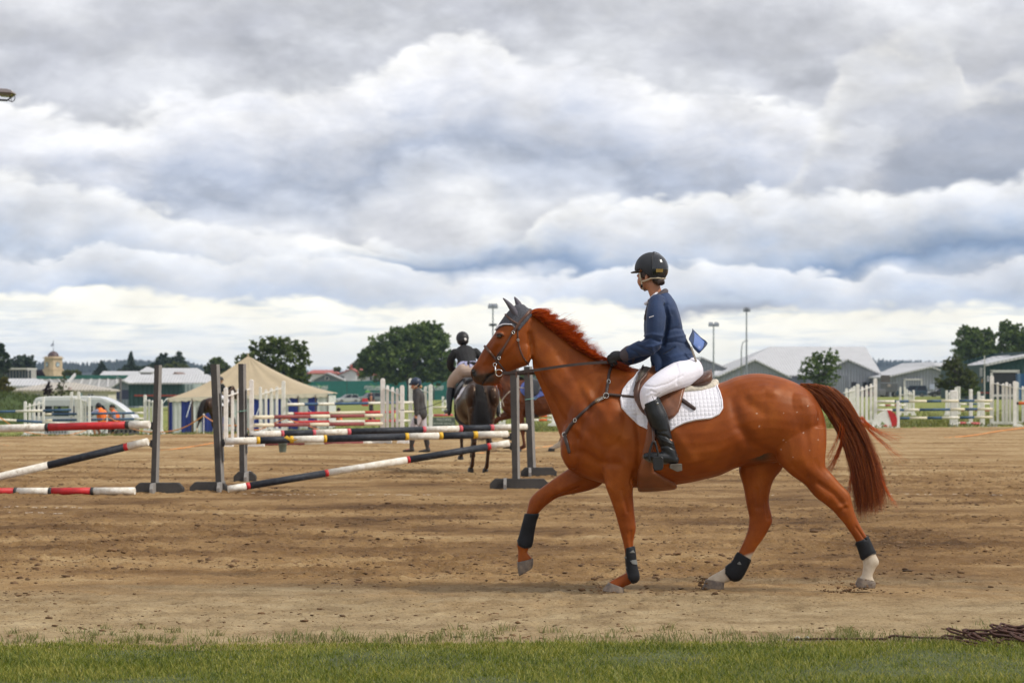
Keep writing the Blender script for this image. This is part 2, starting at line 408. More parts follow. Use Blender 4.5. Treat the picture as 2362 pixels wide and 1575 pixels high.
def sand_mat():
    m = bpy.data.materials.new('sand'); m.use_nodes = True; g = G(m.node_tree); b = m.node_tree.nodes['Principled BSDF']
    p = g.n.new('ShaderNodeNewGeometry').outputs['Position']
    x, y, z = g.sep(p)
    st = g.comb(g.math('MULTIPLY', x, .38), g.math('MULTIPLY', y, .62), 0.)
    n1 = g.noise(st, 1.0, 5, .55, .4)
    n2 = g.noise(p, 2.6, 6, .62)
    n3 = g.noise(p, 38, 4, .65)
    far = g.ss(y, 30., 60.)
    # worn pale strip by the grass, churned brown going, pale again far out
    nearpale = g.ss(g.math('ADD', y, g.math('MULTIPLY', g.math('SUBTRACT', n1, .5), 9.)), 20.5, 16.6)
    f = g.math('ADD', g.math('MULTIPLY', n1, .95), g.math('MULTIPLY', n2, .35)); f = g.math('SUBTRACT', f, .12)
    f = g.math('ADD', f, g.math('MULTIPLY', far, .17))
    c = g.ramp(f, [(.34, (.085, .045, .019)), (.47, (.175, .098, .040)), (.60, (.275, .168, .073)), (.82, (.43, .305, .158))])
    pale = g.ramp(n2, [(.3, (.24, .172, .092)), (.5, (.36, .272, .152)), (.7, (.47, .37, .222))])
    c = g.mix(g.math('MULTIPLY', nearpale, .8), c, pale)
    c = g.mix(g.math('MULTIPLY', g.ss(n3, .44, .34), .75), c, (.085, .045, .02))
    c = g.mix(g.math('MULTIPLY', g.ss(n3, .6, .72), .5), c, (.56, .45, .29))
    g.link(c, b.inputs['Base Color']); b.inputs['Roughness'].default_value = .95; b.inputs['Specular IOR Level'].default_value = .15
    bp = g.n.new('ShaderNodeBump'); bp.inputs['Strength'].default_value = 1.; bp.inputs['Distance'].default_value = .018
    h = g.math('ADD', g.noise(p, 30, 5, .68), g.math('MULTIPLY', g.noise(p, 9, 3, .6), 1.4))
    g.link(h, bp.inputs['Height']); g.link(bp.outputs[0], b.inputs['Normal'])
    return m
SAND = sand_mat()
tag(grid_mesh('arena_sand', Xg, Yg2, Zg, SAND), kind='structure')

# loose clods lying on the going: thousands nobody could count
def ico():
    bm = bmesh.new(); bmesh.ops.create_icosphere(bm, subdivisions=1, radius=1)
    v = np.array([q.co[:] for q in bm.verts]); f = np.array([[q.index for q in p.verts] for p in bm.faces]); bm.free(); return v, f
IV, IF = ico()
def scatter_lumps(name, X, Y, Z, R, mat_, seed=0, flat=.5):
    r = np.random.default_rng(seed); n = len(X); nv = len(IV)
    sc = R[:, None, None] * (1 + .35 * r.standard_normal((n, nv, 1)).clip(-1.5, 1.5)) * np.array([1.5, 1., flat])
    co = (IV[None] * sc + np.stack([X, Y, Z], -1)[:, None]).reshape(-1, 3)
    fc = (IF[None] + (np.arange(n) * nv)[:, None, None]).reshape(-1, 3)
    me = bpy.data.meshes.new(name); me.vertices.add(len(co)); me.vertices.foreach_set('co', co.astype(np.float32).ravel())
    me.loops.add(fc.size); me.loops.foreach_set('vertex_index', fc.astype(np.int32).ravel()); me.polygons.add(len(fc))
    me.polygons.foreach_set('loop_start', np.arange(0, fc.size, 3, dtype=np.int32)); me.update(calc_edges=True)
    me.materials.append(mat_); o = bpy.data.objects.new(name, me); COL.objects.link(o); return o
n = 42000
cy = 15.2 + 38 * RNG.random(n) ** 1.5; cx = (RNG.random(n) * 2 - 1) * (2 + .25 * cy)
dens = fbm(cx * .26 + 5, cy * .42, 3, 3) + .5 * (fbm(cx * .9, cy * 1.4, 2, 77) - .5)
k = ((dens > .47) | (RNG.random(n) < .10)) & ((cy > 18.3) | (RNG.random(n) < .35)); cx, cy = cx[k], cy[k]
cr_ = np.where(cy < 18.3, .7, 1.0) * np.exp(RNG.normal(math.log(.0068), .55, len(cx))).clip(.002, .030)
CLOD = mat('clod', (.15, .085, .040), .95, .5, 2.5, .004, 60)
tag(scatter_lumps('sand_clods', cx, cy, sand_h(cx, cy) + cr_ * .25, cr_, CLOD, 5), kind='stuff')

# field beyond the arena, one sheet to the horizon
def field_mat():
    m = bpy.data.materials.new('field_grass'); m.use_nodes = True; g = G(m.node_tree); b = m.node_tree.nodes['Principled BSDF']
    p = g.n.new('ShaderNodeNewGeometry').outputs['Position']
    x, y, z = g.sep(p)
    q = g.comb(g.math('MULTIPLY', x, .5), y, 0.)
    n1 = g.noise(q, .12, 6, .6); n2 = g.noise(p, 1.3, 6, .7)
    c = g.ramp(g.math('ADD', g.math('MULTIPLY', n1, .6), g.math('MULTIPLY', n2, .4)),
               [(.34, (.14, .17, .035)), (.5, (.21, .235, .055)), (.66, (.31, .29, .09))])
    g.link(c, b.inputs['Base Color']); b.inputs['Roughness'].default_value = .9; b.inputs['Specular IOR Level'].default_value = .2
    bp = g.n.new('ShaderNodeBump'); bp.inputs['Distance'].default_value = .06; bp.inputs['Strength'].default_value = 1
    g.link(g.noise(p, 6, 5, .7), bp.inputs['Height']); g.link(bp.outputs[0], b.inputs['Normal']); return m
FIELD = field_mat()
ds = np.concatenate([np.linspace(-.3, 20, 40), np.linspace(22, 120, 50), np.geomspace(130, 3550, 50)])[:, None]
xs = np.concatenate([-np.geomspace(3000, 45, 20), np.linspace(-42, 42, 90), np.geomspace(45, 3000, 20)])[None, :]
Xf = xs * (1 + np.maximum(ds - 40, 0) / 400.) if False else xs + 0 * ds
Yf = np.maximum(edge_y(np.clip(Xf, -60, 60)), 50) + ds
wg = np.interp(Xf / Yf, [-.25, -.16, -.07, 0, .18, .3], [1.1, 1, .75, .5, .2, .15])
dd = np.maximum(Yf - edge_y(Xf), 0)
Zf = -wg * (1 - np.exp(-dd / 35) + .004 * np.minimum(dd, 900)) + .10 * (fbm(Xf * .15, Yf * .15, 3, 2) - .5) * np.clip(dd / 6, 0, 1) - .02
tag(grid_mesh('field', Xf, Yf, Zf, FIELD), kind='structure')
# mown turf strip in front
def turf_edge(X): return 14.80 + .10 * np.sin(X * .9 + .4) + .45 * (fbm(X * .8, X * 0 + 3, 3, 15) - .5) + .018 * X
tx = np.concatenate([-np.geomspace(70, 9.3, 12), np.linspace(-9, 9, 220), np.geomspace(9.3, 70, 12)])[None, :]; tt = np.concatenate([[-3., -1.5, -.5], np.linspace(0, 1, 40)])[:, None]
Ty = 6 + (turf_edge(np.clip(tx, -12, 12)) - 6) * tt; Tx = tx + 0 * tt
Tz = .006 + .04 * (fbm(Tx * 1.2, Ty * 1.2, 3, 19) - .4) * np.clip((1 - tt) * 12, 0, 1) - .05 * (tt > .999)
TURF = mat('turf_soil', (.07, .085, .025), .95, .3, 4., .02, 25)
tag(grid_mesh('turf', Tx, Ty, Tz, TURF), kind='structure')
def blade_mat(name, c1, c2, c3):
    m = bpy.data.materials.new(name); m.use_nodes = True; g = G(m.node_tree); b = m.node_tree.nodes['Principled BSDF']
    p = g.n.new('ShaderNodeNewGeometry'); pos = p.outputs['Position']; ri = p.outputs['Random Per Island']
    f = g.math('ADD', g.math('MULTIPLY', ri, .55), g.math('MULTIPLY', g.noise(pos, 1.7, 3), .6))
    c = g.ramp(f, [(.28, c1), (.58, c2), (.86, c3)])
    g.link(c, b.inputs['Base Color']); b.inputs['Roughness'].default_value = .55
    t = g.n.new('ShaderNodeBsdfTranslucent'); g.link(c, t.inputs[0]); x = g.n.new('ShaderNodeMixShader'); x.inputs[0].default_value = .38
    out = [q for q in g.n if q.type == 'OUTPUT_MATERIAL'][0]
    g.link(b.outputs[0], x.inputs[1]); g.link(t.outputs[0], x.inputs[2]); g.link(x.outputs[0], out.inputs[0]); return m
BLADE = blade_mat('blade', (.062, .096, .008), (.19, .225, .018), (.42, .38, .08))
def blades(name, X, Y, Z, H, Wd, mat_, lean=.5, seed=0):
    r = np.random.default_rng(seed); n = len(X); a = r.random(n) * 2 * pi; ca, sa = np.cos(a), np.sin(a)
    la = r.random(n) * 2 * pi; ln = lean * H * (.3 + r.random(n)); lx, ly = np.cos(la) * ln, np.sin(la) * ln
    B = np.stack([X, Y, Z], -1); s = np.stack([ca * Wd / 2, sa * Wd / 2, 0 * X], -1)
    mid = B + np.stack([lx * .35, ly * .35, H * .6], -1); tip = B + np.stack([lx, ly, H], -1)
    co = np.stack([B - s, B + s, mid + s * .75, mid - s * .75, tip], 1).reshape(-1, 3)
    o5 = (np.arange(n) * 5)[:, None]
    lp = np.concatenate([o5 + np.array([0, 1, 2, 3]), o5 + np.array([3, 2, 4])], 1).ravel()
    st = np.stack([np.arange(n) * 7, np.arange(n) * 7 + 4], 1).ravel()
    me = bpy.data.meshes.new(name); me.vertices.add(n * 5); me.vertices.foreach_set('co', co.astype(np.float32).ravel())
    me.loops.add(len(lp)); me.loops.foreach_set('vertex_index', lp.astype(np.int32)); me.polygons.add(n * 2)
    me.polygons.foreach_set('loop_start', st.astype(np.int32)); me.update(calc_edges=True)
    me.materials.append(mat_); o = bpy.data.objects.new(name, me); COL.objects.link(o); return o
n = 210000
bx = (RNG.random(n) * 2 - 1) * 4.6; by = 11.6 + RNG.random(n) * 3.6
fr = turf_edge(bx) - by; keep = (fr > .10 * (vnoise(bx * 9, by * 9, 71) - .6)) & (fr > -.05) | ((fr > -.5) & (RNG.random(n) < .16 * np.exp(fr * 5) * (vnoise(bx * 3, by * 3, 72) > .45))); bx, by, fr = bx[keep], by[keep], fr[keep]
pat = fbm(bx * 1.4, by * 1.4, 3, 23)
bh = (.012 + .030 * RNG.random(len(bx)) ** 1.6) * (.35 + 1.25 * pat) * np.where(fr < .12, .8, 1.0)
tag(blades('turf_grass', bx, by, .005 + 0 * bx, bh, .0036 + .0028 * RNG.random(len(bx)), BLADE, .9, 3), kind='stuff')
# sparse weeds and dry tufts creeping onto the sand
wx, wy, wh = [], [], []
for i in range(520):
    x0 = RNG.uniform(-3.8, 3.8); 
    y0 = float(turf_edge(np.array(x0))) + abs(RNG.normal(0, .35)) + (.12 if x0 < 0 else 0)
    if RNG.random() < .35 and x0 < .8: continue
    for j in range(int(RNG.integers(5, 22))):
        wx.append(x0 + RNG.normal(0, .03)); wy.append(y0 + RNG.normal(0, .02)); wh.append(RNG.uniform(.015, .065))
WEED = blade_mat('weed', (.10, .12, .03), (.18, .20, .05), (.36, .31, .13))
tag(blades('weeds', np.array(wx), np.array(wy), 0 * np.array(wx), np.array(wh), .005 + 0 * np.array(wx), WEED, .9, 9), kind='stuff')

# sand thrown up by the trailing hooves
n = 260; kx = RNG.normal(0, 1, n); cxk = np.concatenate([(1955 + 40 * kx[:150] - CX) * 18.45 / F, (1380 + 9 * kx[150:200] - CX) * 18.4 / F, (1618 + 10 * kx[200:] - CX) * 18.7 / F])
yk = np.concatenate([np.full(150, 18.4), np.full(50, 18.35), np.full(60, 18.7)]) + RNG.normal(0, .08, n); zk = np.abs(RNG.normal(0, .05, n)) + .004
tag(scatter_lumps('thrown_sand', cxk, yk, zk, np.exp(RNG.normal(math.log(.0042), .5, n)).clip(.0015, .014), CLOD, 8, .8), kind='stuff')
# ============================================================ JUMPS
PW = mat('white_paint', (.82, .80, .77), .55, .04, 10., .001, 60, c2=(.72, .69, .64))
PWD = mat('worn_white_paint', (.80, .77, .70), .7, .06, 14., .002, 50, c2=(.60, .54, .44))
PNAVY = mat('navy_paint', (.014, .016, .022), .55, .3, 16., .002, 60, c2=(.04, .045, .055), spec=.3); PRED = mat('red_paint', (.50, .018, .022), .55, .2, 9., .001, 50)
PPINK = mat('faded_red_paint', (.58, .10, .12), .6, .15, 9.); PYEL = mat('yellow_tape', (.72, .42, .025), .6, .12, 9.); PMAR = mat('maroon_paint', (.26, .062, .060), .65, .2, 9.)
PBLUE = mat('blue_paint', (.035, .085, .165), .65, .25, 9.); PTAPE = mat('dark_tape', (.035, .035, .035), .6, .3, 30.); PCREAM = mat('cream_paint', (.70, .63, .48), .7, .08, 9.)
scuffed(PWD, (.24, .17, .10), 6., .55, .68, .75); scuffed(PNAVY, (.14, .13, .12), 9., .58, .68, .6); scuffed(PRED, (.30, .10, .07), 8., .58, .7, .5)
GREY = mat('grey_stain', (.062, .058, .055), .75, .2, 5., .0015, 40, spec=.3); scuffed(GREY, (.13, .115, .095), 8., .56, .72, .6); GREYLIT = mat('grey_lit_side', (.23, .215, .20), .75, .15, 6.); BLK = mat('black_plastic', (.02, .02, .022), .5, .1)
PORNG = mat('orange_paint', (.70, .12, .02), .6, .1)
CODE = {'w': PWD, 'n': PNAVY, 'r': PRED, 'p': PPINK, 'y': PYEL, 'm': PMAR, 'b': PBLUE, 't': PTAPE, 'c': PCREAM, 'o': PORNG}
STEELG = mat('galvanised', (.42, .42, .41), .45, .1, metal=.6)
GP = 'striped jump poles'
def pole(p0, p1, r, bands, label, group=GP, thick_tape=False):
    """p0,p1: (u,v,Y); bands: [(colour, u where it ends), ...] along the picture of the pole"""
    A, B = P(*p0), P(*p1); keys = sorted(set(c for c, _ in bands)); b = MB(); t0 = 0.; ax = (B - A).normalized()
    a1 = ax.cross(Vector((0, 1, 0))).normalized(); a2 = ax.cross(a1); n = 14
    for c, ue in bands:
        # fraction along the pole whose projection has u = ue
        x = (ue - CX) / F; t1 = (x * A.y - A.x) / ((B.x - A.x) - x * (B.y - A.y)); t1 = min(1, max(0, t1))
        rr = r * (1.05 if c in 'ytp' and abs(t1 - t0) < .03 else 1.0); q0, q1 = A.lerp(B, t0), A.lerp(B, t1)
        vs = [q + (a1 * math.cos(2 * pi * k / n) + a2 * math.sin(2 * pi * k / n)) * rr for q in (q0, q1) for k in range(n)]
        fs = [(k, (k + 1) % n, n + (k + 1) % n, n + k) for k in range(n)] + [tuple(range(n - 1, -1, -1)), tuple(range(n, 2 * n))]
        b.add(vs, fs, keys.index(c)); t0 = t1
    o = b.build('jump_pole', [CODE[c] for c in keys]); sm = [len(p.vertices) == 4 for p in o.data.polygons]; o.data.polygons.foreach_set('use_smooth', sm)
    # own origin
    M = A.copy(); o.data.transform(Matrix.Translation(-M)); o.location = M
    return tag(o, label, 'jump pole', group)
pole((-283, 996, 36.2), (345, 978.5, 35.2), .056, [('w', -200), ('t', -192), ('r', -40), ('t', -32), ('w', 106), ('t', 113), ('r', 291), ('t', 299), ('w', 350)], 'red and white pole resting high on the leftmost grey stand')
pole((-250, 1158, 35.9), (341, 1018.5, 35.25), .056, [('w', 112), ('n', 287), ('r', 296), ('w', 350)], 'black and white pole slanting up from the left edge to the leftmost grey stand')
pole((-260, 1134.5, 35.2), (311, 1132, 34.7), .054, [('w', -120), ('t', -113), ('r', 33), ('t', 40), ('w', 113), ('t', 120), ('r', 210), ('t', 217), ('w', 330)], 'red and white pole lying on the sand at the left')
pole((520, 1017.5, 35.7), (1171, 1001, 36.9), .053, [('w', 591), ('y', 599), ('n', 668), ('y', 676), ('w', 746), ('y', 753), ('n', 934), ('y', 942), ('w', 1012), ('y', 1021), ('n', 1091), ('y', 1101), ('w', 1180)], 'black and white pole with yellow tape bands, front rail of the grey jump')
pole((576, 1002, 40.0), (1215, 984, 41.8), .054, [('w', 647), ('p', 654), ('n', 720), ('p', 727), ('w', 800), ('p', 808), ('n', 974), ('p', 981), ('w', 1058), ('p', 1066), ('n', 1130), ('p', 1138), ('w', 1220)], 'black and white pole with pinkish red bands, back rail of the grey jump')
pole((526, 1128, 35.3), (1174, 1022, 36.7), .052, [('w', 567), ('r', 576), ('n', 749), ('r', 757), ('w', 938), ('r', 945), ('n', 1123), ('r', 1131), ('w', 1180)], 'black and white pole with bright red bands, slanting up off the sand')
# torn yellow tape end
MB().add([P(655, 1009, 35.85), P(672, 1019, 35.83), P(690, 1012, 35.8), P(674, 1013, 35.82), P(662, 1004, 35.86)], [(0, 1, 3, 4), (1, 2, 3)]).build('tape_end', PYEL, None)
tp = bpy.data.objects['tape_end']; pl = [o for o in COL.objects if o.get('label', '').startswith('black and white pole with yellow')][0]; tp.parent = pl; tp.matrix_parent_inverse = Matrix.Translation(-pl.location)

def stand(u0, u1, vt, ut0, ut1, Y, fu0, fu1, label, cups=(), strip=0, cross=None, lean=0):
    """grey upright: base between u0,u1, top between ut0,ut1; foot plank fu0..fu1"""
    s = pxm(Y); X0 = (u0 - CX) / s; X1 = (u1 - CX) / s; T0 = (ut0 - CX) / s; T1 = (ut1 - CX) / s; zt = CAMZ - (vt - YH) / s; w_ = X1 - X0; d_ = .075
    t = thing('jump_stand', label, 'jump stand', ((X0 + X1) / 2, Y, 0), group='grey wooden jump stands'); o = Vector((-(X0 + X1) / 2, 0, 0))
    sp = w_ * .68                          # the front face, then the side face, its sunlit tone put into the colour
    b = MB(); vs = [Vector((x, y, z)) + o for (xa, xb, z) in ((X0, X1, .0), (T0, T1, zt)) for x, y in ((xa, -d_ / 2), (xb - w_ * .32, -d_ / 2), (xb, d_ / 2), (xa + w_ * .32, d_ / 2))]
    b.add(vs, [(3,2,1,0),(4,5,6,7)], 0); b.add(vs, [(0,1,5,4), (2,3,7,6), (3,0,4,7)], 0); b.add(vs, [(1,2,6,5)], 1); b.build('post', [GREY, GREYLIT], t, fixn=False)
    F0 = (fu0 - CX) / s - (X0 + X1) / 2; F1 = (fu1 - CX) / s - (X0 + X1) / 2; h = .150; c = .075
    pr = [(F0, -.02), (F1, -.02), (F1, h - c), (F1 - c, h), (F0 + c, h), (F0, h - c)]
    MB().prism(pr, -d_ / 2 - .048, -d_ / 2 - .003).build('foot_plank', GREY, t, bevel=.003)
    MB().prism([(a, b_) for a, b_ in pr], d_ / 2 + .003, d_ / 2 + .048).build('foot_plank', GREY, t, bevel=.003)
    if cross is not None:
        xc = (cross - CX) / s - (X0 + X1) / 2
        MB().prism([(-.42, -.02), (.36, -.02), (.36, h - c), (.36 - c, h), (-.42 + c, h), (-.42, h - c)], xc - .024, xc + .024, 'X').build('cross_plank', GREYLIT, t, bevel=.003)
    for z, sx in cups:
        zc = CAMZ - (z - YH) / s; k = (zc - 0) / zt; xc = (X1 * (1 - k) + T1 * k if sx > 0 else X0 * (1 - k) + T0 * k) - (X0 + X1) / 2
        q = MB(); q.box((xc + sx * .012, -.01, zc + .02), (.03, .05, .11)); q.box((xc + sx * .075, -.01, zc), (.12, .085, .028)); q.box((xc + sx * .075, -.055, zc + .02), (.10, .012, .03)); q.build('pole_cup', BLK, t, bevel=.004)
    if strip:
        q = MB(); a = Vector((X1, .01, .45)) + o + Vector(((T1 - X1) * .45 / zt, 0, 0)); e = Vector((T1, .01, zt * .78)) + o + Vector(((X1 - T1) * .22, 0, 0))
        q.bar(a + Vector((.006, 0, 0)), e + Vector((.006, 0, 0)), .010, .045, up=(0, 1, 0)); q.build('keyhole_track', STEELG, t)
        q = MB(); N = 34
        for i in range(N): p = a.lerp(e, (i + .5) / N) + Vector((.012, -.012, 0)); q.box(p, (.006, .03, .016))
        k_ = q.build('keyhole', BLK, t); k_['kind'] = 'stuff'
    return t

stand(348, 365, 842, 357, 373, 35.5, 311, 424, 'leaning grey stand, leftmost of the grey ones, holding the red and white pole', [(985, -1), (1026, -1)], 0, 358)
stand(499, 518, 840, 486, 506, 35.8, 439, 526, 'front grey stand tilting left, with a keyhole track down its side', [(1024, 1)], 1, 511)
stand(553, 570, 839, 550, 567, 40.0, 540, 591, 'grey stand behind the tilting one, in front of the tent', [(1009, 1)], 1, 572)
stand(1182, 1200, 842, 1176, 1197, 37.0, 1130, 1266, 'front grey stand below the chestnut horse\'s jaw', [(1010, -1), (1032, -1)], 0, 1165)
stand(1217, 1237, 845, 1208, 1228, 42.0, 1201, 1284, 'back grey stand close to the chestnut horse\'s chest', [(991, -1)], 0, 1222)
GRN = mat('green_twine', (.20, .42, .34), .6, .1)
for (uu, vv, Y, w_) in ((558, 948, 39.9, 20), (1222, 920, 41.9, 22)):
    c = P(uu, vv, Y); q = MB(); q.tube([c + Vector((w_ / pxm(Y) / 2 * math.cos(a), .06 * math.sin(a), .012 * math.cos(a))) for a in np.linspace(0, 2 * pi, 17)], .006, 5, cap=False)
    if uu > 1000: q.tube([c + Vector((.05, -.06, 0)), c + Vector((.10, -.07, .05)), c + Vector((.09, -.07, -.03)), c + Vector((.14, -.06, .04))], .004, 5)
    else: q.tube([c + Vector((-.07, -.04, 0)), c + Vector((-.10, -.05, -.05)), c + Vector((-.12, -.05, -.03))], .004, 5)
    tag(q.build('twine', GRN, None), 'loop of green twine tied round the grey stand ' + ('in front of the tent' if uu < 1000 else 'close to the chestnut horse\'s chest'), 'twine')

GW = 'white picket jump wings'
def wing(Y, posts, pickets, label, rails=(), skew=0., feet=(), vb=None, m=None, low=True, cat='jump wing', zbase=None):
    """posts/pickets: (u0,u1,vtop); upright boards with rounded heads between a slanting top rail and a bottom rail"""
    m = m or PW; allp = posts + pickets; uc = sum(p[0] + p[1] for p in posts) / 2 / len(posts); base = onG(uc, Y)
    if vb is not None: base.z = CAMZ - (vb - YH) * Y / F
    t = thing('jump_wing', label, cat, tuple(base), group=GW); s = pxm(Y)
    X = lambda u: (u - uc) / s; Yo = lambda u: skew * X(u); Z = lambda v: CAMZ - (v - YH) / s - base.z
    def board(nm, u0, u1, vt, zb, th):
        w_ = X(u1) - X(u0); zt = Z(vt); x = X((u0 + u1) / 2); r = w_ * .35
        pf = [(x - w_ / 2, zb), (x + w_ / 2, zb), (x + w_ / 2, zt - r), (x + w_ * .3, zt - r * .25), (x, zt), (x - w_ * .3, zt - r * .25), (x - w_ / 2, zt - r)]
        MB().prism(pf, Yo((u0 + u1) / 2) - th / 2, Yo((u0 + u1) / 2) + th / 2).build(nm, m, t, bevel=min(.008, w_ * .12))
    for p in posts: board('post', *p, 0., .09)
    for p in pickets: board('picket', *p, .10, .05)
    for (a, b) in rails: MB().bar((X(a[0]), Yo(a[0]) - .03, Z(a[1])), (X(b[0]), Yo(b[0]) - .03, Z(b[1])), .03, .075, up=(0, 1, 0)).build('rail', m, t)
    if low and len(posts) > 1:
        a, b = min(p[0] for p in allp), max(p[1] for p in allp); MB().box((X((a + b) / 2), Yo((a + b) / 2), .17), (X(b) - X(a), .04, .10)).build('bottom_rail', m, t)
    for (a, b) in feet:
        c = X((a + b) / 2); w_ = X(b) - X(a)
        MB().prism([(c - w_ / 2, 0), (c + w_ / 2, 0), (c + w_ / 2, .07), (c + w_ * .2, .13), (c - w_ * .2, .13), (c - w_ / 2, .07)], Yo((a + b) / 2) - .13, Yo((a + b) / 2) + .13).build('foot', m, t)
    return t
# second fence on the sand
wing(61.5, [(518.5, 528, 893), (573, 583, 875)], [(534, 540.5, 900), (547, 552.5, 896), (559, 565, 893)], 'white picket wing left of the maroon poles, nearest the tilting grey stand', [((528, 913), (573, 897))], .7, [(516, 540), (569, 607)])
wing(65., [(877, 887.5, 872), (923, 933, 888)], [(890, 897, 888), (902, 909, 892), (913, 920, 895)], 'white picket wing in front of the walking person, right end of the maroon poles', [((887, 895), (923, 910))], -.5, [(841, 903), (917, 944)])
wing(80, [(599, 605, 892), (648.5, 657, 878)], [(611, 617, 898), (623, 629, 895), (635, 641, 891)], 'white picket wing standing against the striped tent wall', [((605, 909), (648, 895))], .5, [(593, 611), (634, 676)])
wing(86, [(942, 951, 872), (989, 998, 886)], [(978, 985, 891), (965, 971, 893)], 'white picket wing behind the walking person', [((951, 892), (989, 905))], -.4, [(938, 955), (985, 1001)])
pole((586, 962, 61.6), (881, 958, 64.9), .048, [('c', 630), ('m', 714), ('c', 759), ('m', 839), ('c', 890)], 'upper maroon and cream pole between white wings')
pole((587, 980.5, 61.6), (881, 977, 64.9), .048, [('c', 630), ('m', 713), ('c', 757), ('m', 838), ('c', 890)], 'lower maroon and cream pole between white wings')
pole((600, 1024, 62.5), (876, 1021, 65.3), .048, [('m', 700), ('c', 745), ('m', 836), ('w', 890)], 'maroon and white pole lying on the sand under the maroon rails')
pole((661, 933, 80), (953, 928, 86), .05, [('w', 700), ('b', 732), ('w', 770), ('b', 848), ('w', 888), ('b', 915), ('w', 960)], 'blue and white pole with orange tape along the top, in front of the green banner')
pole((661, 954, 80), (953, 949, 86), .048, [('w', 675), ('t', 677), ('r', 758), ('c', 840), ('r', 916), ('c', 960)], 'upper bright red and white pole beyond the maroon ones')
pole((661, 973.5, 80), (945, 970, 86), .045, [('w', 675), ('t', 677), ('r', 758), ('w', 840), ('r', 916), ('w', 960)], 'lower bright red and white pole beyond the maroon ones')
# left-hand jumps at the arena edge
wing(96, [(57, 63.5, 925), (95.5, 101, 914.5)], [(67, 72, 930), (77, 81.5, 927), (86, 91, 925)], 'white picket wing at the far left, before the van\'s tail', [((63, 938), (96, 929))], .5, [(51, 69), (94, 109)], vb=1008)
wing(96, [(161, 167.5, 903), (186, 191, 922)], [(172, 177, 914)], 'white picket wing before the middle of the van, left of a taller pair', [((167, 917), (186, 924))], -.4, [(155, 172)], vb=1007)
wing(92, [(177, 184, 903), (204, 210, 915.5)], [(189, 193.5, 921), (195.5, 200, 921)], 'white picket wing left of the seated men in orange vests', [((184, 920), (204, 928))], -.4, [(206, 217), (172, 184)], vb=1006)
wing(96, [(330, 337, 910), (371, 376.5, 921)], [(341, 346, 921), (350, 354.5, 923), (361, 365.5, 922)], 'white picket wing between the van\'s nose and the tent', [((337, 924), (371, 931))], -.4, [(326, 342), (368, 384)], vb=1004)
pole((-90, 952, 95), (164, 945, 95.5), .048, [('b', -40), ('w', -20), ('b', 36), ('w', 99), ('b', 170)], 'upper blue and white pole at the far left, before the van')
pole((-90, 962, 95), (164, 977.5, 95.5), .048, [('w', 38), ('b', 98), ('w', 170)], 'lower blue and white pole at the far left, sloping down')
pole((104, 955.5, 96), (331, 952, 96), .046, [('c', 119), ('b', 311), ('w', 340)], 'upper blue pole with white ends across the van')
pole((104, 969.5, 96), (331, 965.5, 96), .046, [('c', 121), ('b', 310), ('w', 340)], 'lower blue pole with white ends across the van')
def filler(u0, u1, v0, v1, Y, label, m1, m2, n):
    s = pxm(Y); c = P((u0 + u1) / 2, v1, Y); t = thing('jump_filler', label, 'jump filler', tuple(c), group='slatted jump fillers'); W_ = (u1 - u0) / s; H_ = (v1 - v0) / s
    MB().box((0, .03, H_ / 2), (W_ - .04, .02, H_ - .03)).build('panel', m2, t)
    MB().box((0, 0, H_ - .04), (W_, .06, .09)).build('rail', m1, t); MB().box((0, 0, .05), (W_, .06, .09)).build('rail', m1, t)
    for i in range(n): MB().box((-W_ / 2 + W_ * (i + .5) / n, -.002, H_ / 2), (W_ / n * .42, .05, H_ - .18)).build('slat', m1, t)
filler(103, 157, 989, 1004, 94, 'dark filler with pale slats under the blue poles at the far left', mat('slat_grey', (.42, .42, .46), .7, .1), mat('panel_dark', (.03, .032, .045), .7), 8)
filler(270, 321, 986, 1003, 94, 'grey framed filler behind the seated men', mat('frame_grey', (.13, .12, .115), .7, .1), mat('panel_dark', (.03, .032, .045), .7), 5)
# letter and number blocks
def sign_block(u0, u1, v0, v1, Y, txt, label, tri=True):
    s = pxm(Y); c = P((u0 + u1) / 2, v1, Y); W_ = (u1 - u0) / s; H_ = (v1 - v0) / s; t = thing('number_block', label, 'sign', tuple(c), group='number and letter blocks')
    pr = [(-W_ / 2, 0), (W_ / 2, 0), (W_ * .12, H_), (-W_ * .12, H_)] if tri else [(-W_ / 2, 0), (W_ / 2, 0), (W_ / 2, H_), (-W_ / 2, H_)]
    MB().prism(pr, -.05, .05).build('board', PW, t); text_mesh_(txt, H_ * (.62 if tri else .7), BLK, t, (0, -.056, H_ * (.33 if tri else .5)))
def text_mesh_(body, size, m, parent, loc, rot=(pi / 2, 0, 0), name='lettering', ext=.002, shear=0., bold=0., sx=1.):
    cu = bpy.data.curves.new('t', 'FONT'); cu.body = body; cu.size = size; cu.extrude = ext; cu.align_x = 'CENTER'; cu.align_y = 'CENTER'; cu.shear = shear; cu.offset = bold; cu.resolution_u = 2
    o = bpy.data.objects.new('t', cu); COL.objects.link(o); me = bpy.data.meshes.new_from_object(o.evaluated_get(bpy.context.evaluated_depsgraph_get()))
    bpy.data.objects.remove(o); me.materials.append(m); q = bpy.data.objects.new(name, me); COL.objects.link(q)
    if parent: q.parent = parent
    q.location = loc; q.rotation_euler = rot; q.scale = (sx, 1, 1); return q
sign_block(614, 628, 984, 997, 78, '10', 'white number block reading 10 in front of the tent')
sign_block(187, 201, 992, 1005, 90, 'A', 'white letter block reading A beside the seated men')
sign_block(168, 181, 994, 1006, 90, '8', 'white number block reading 8 beside the van', False)
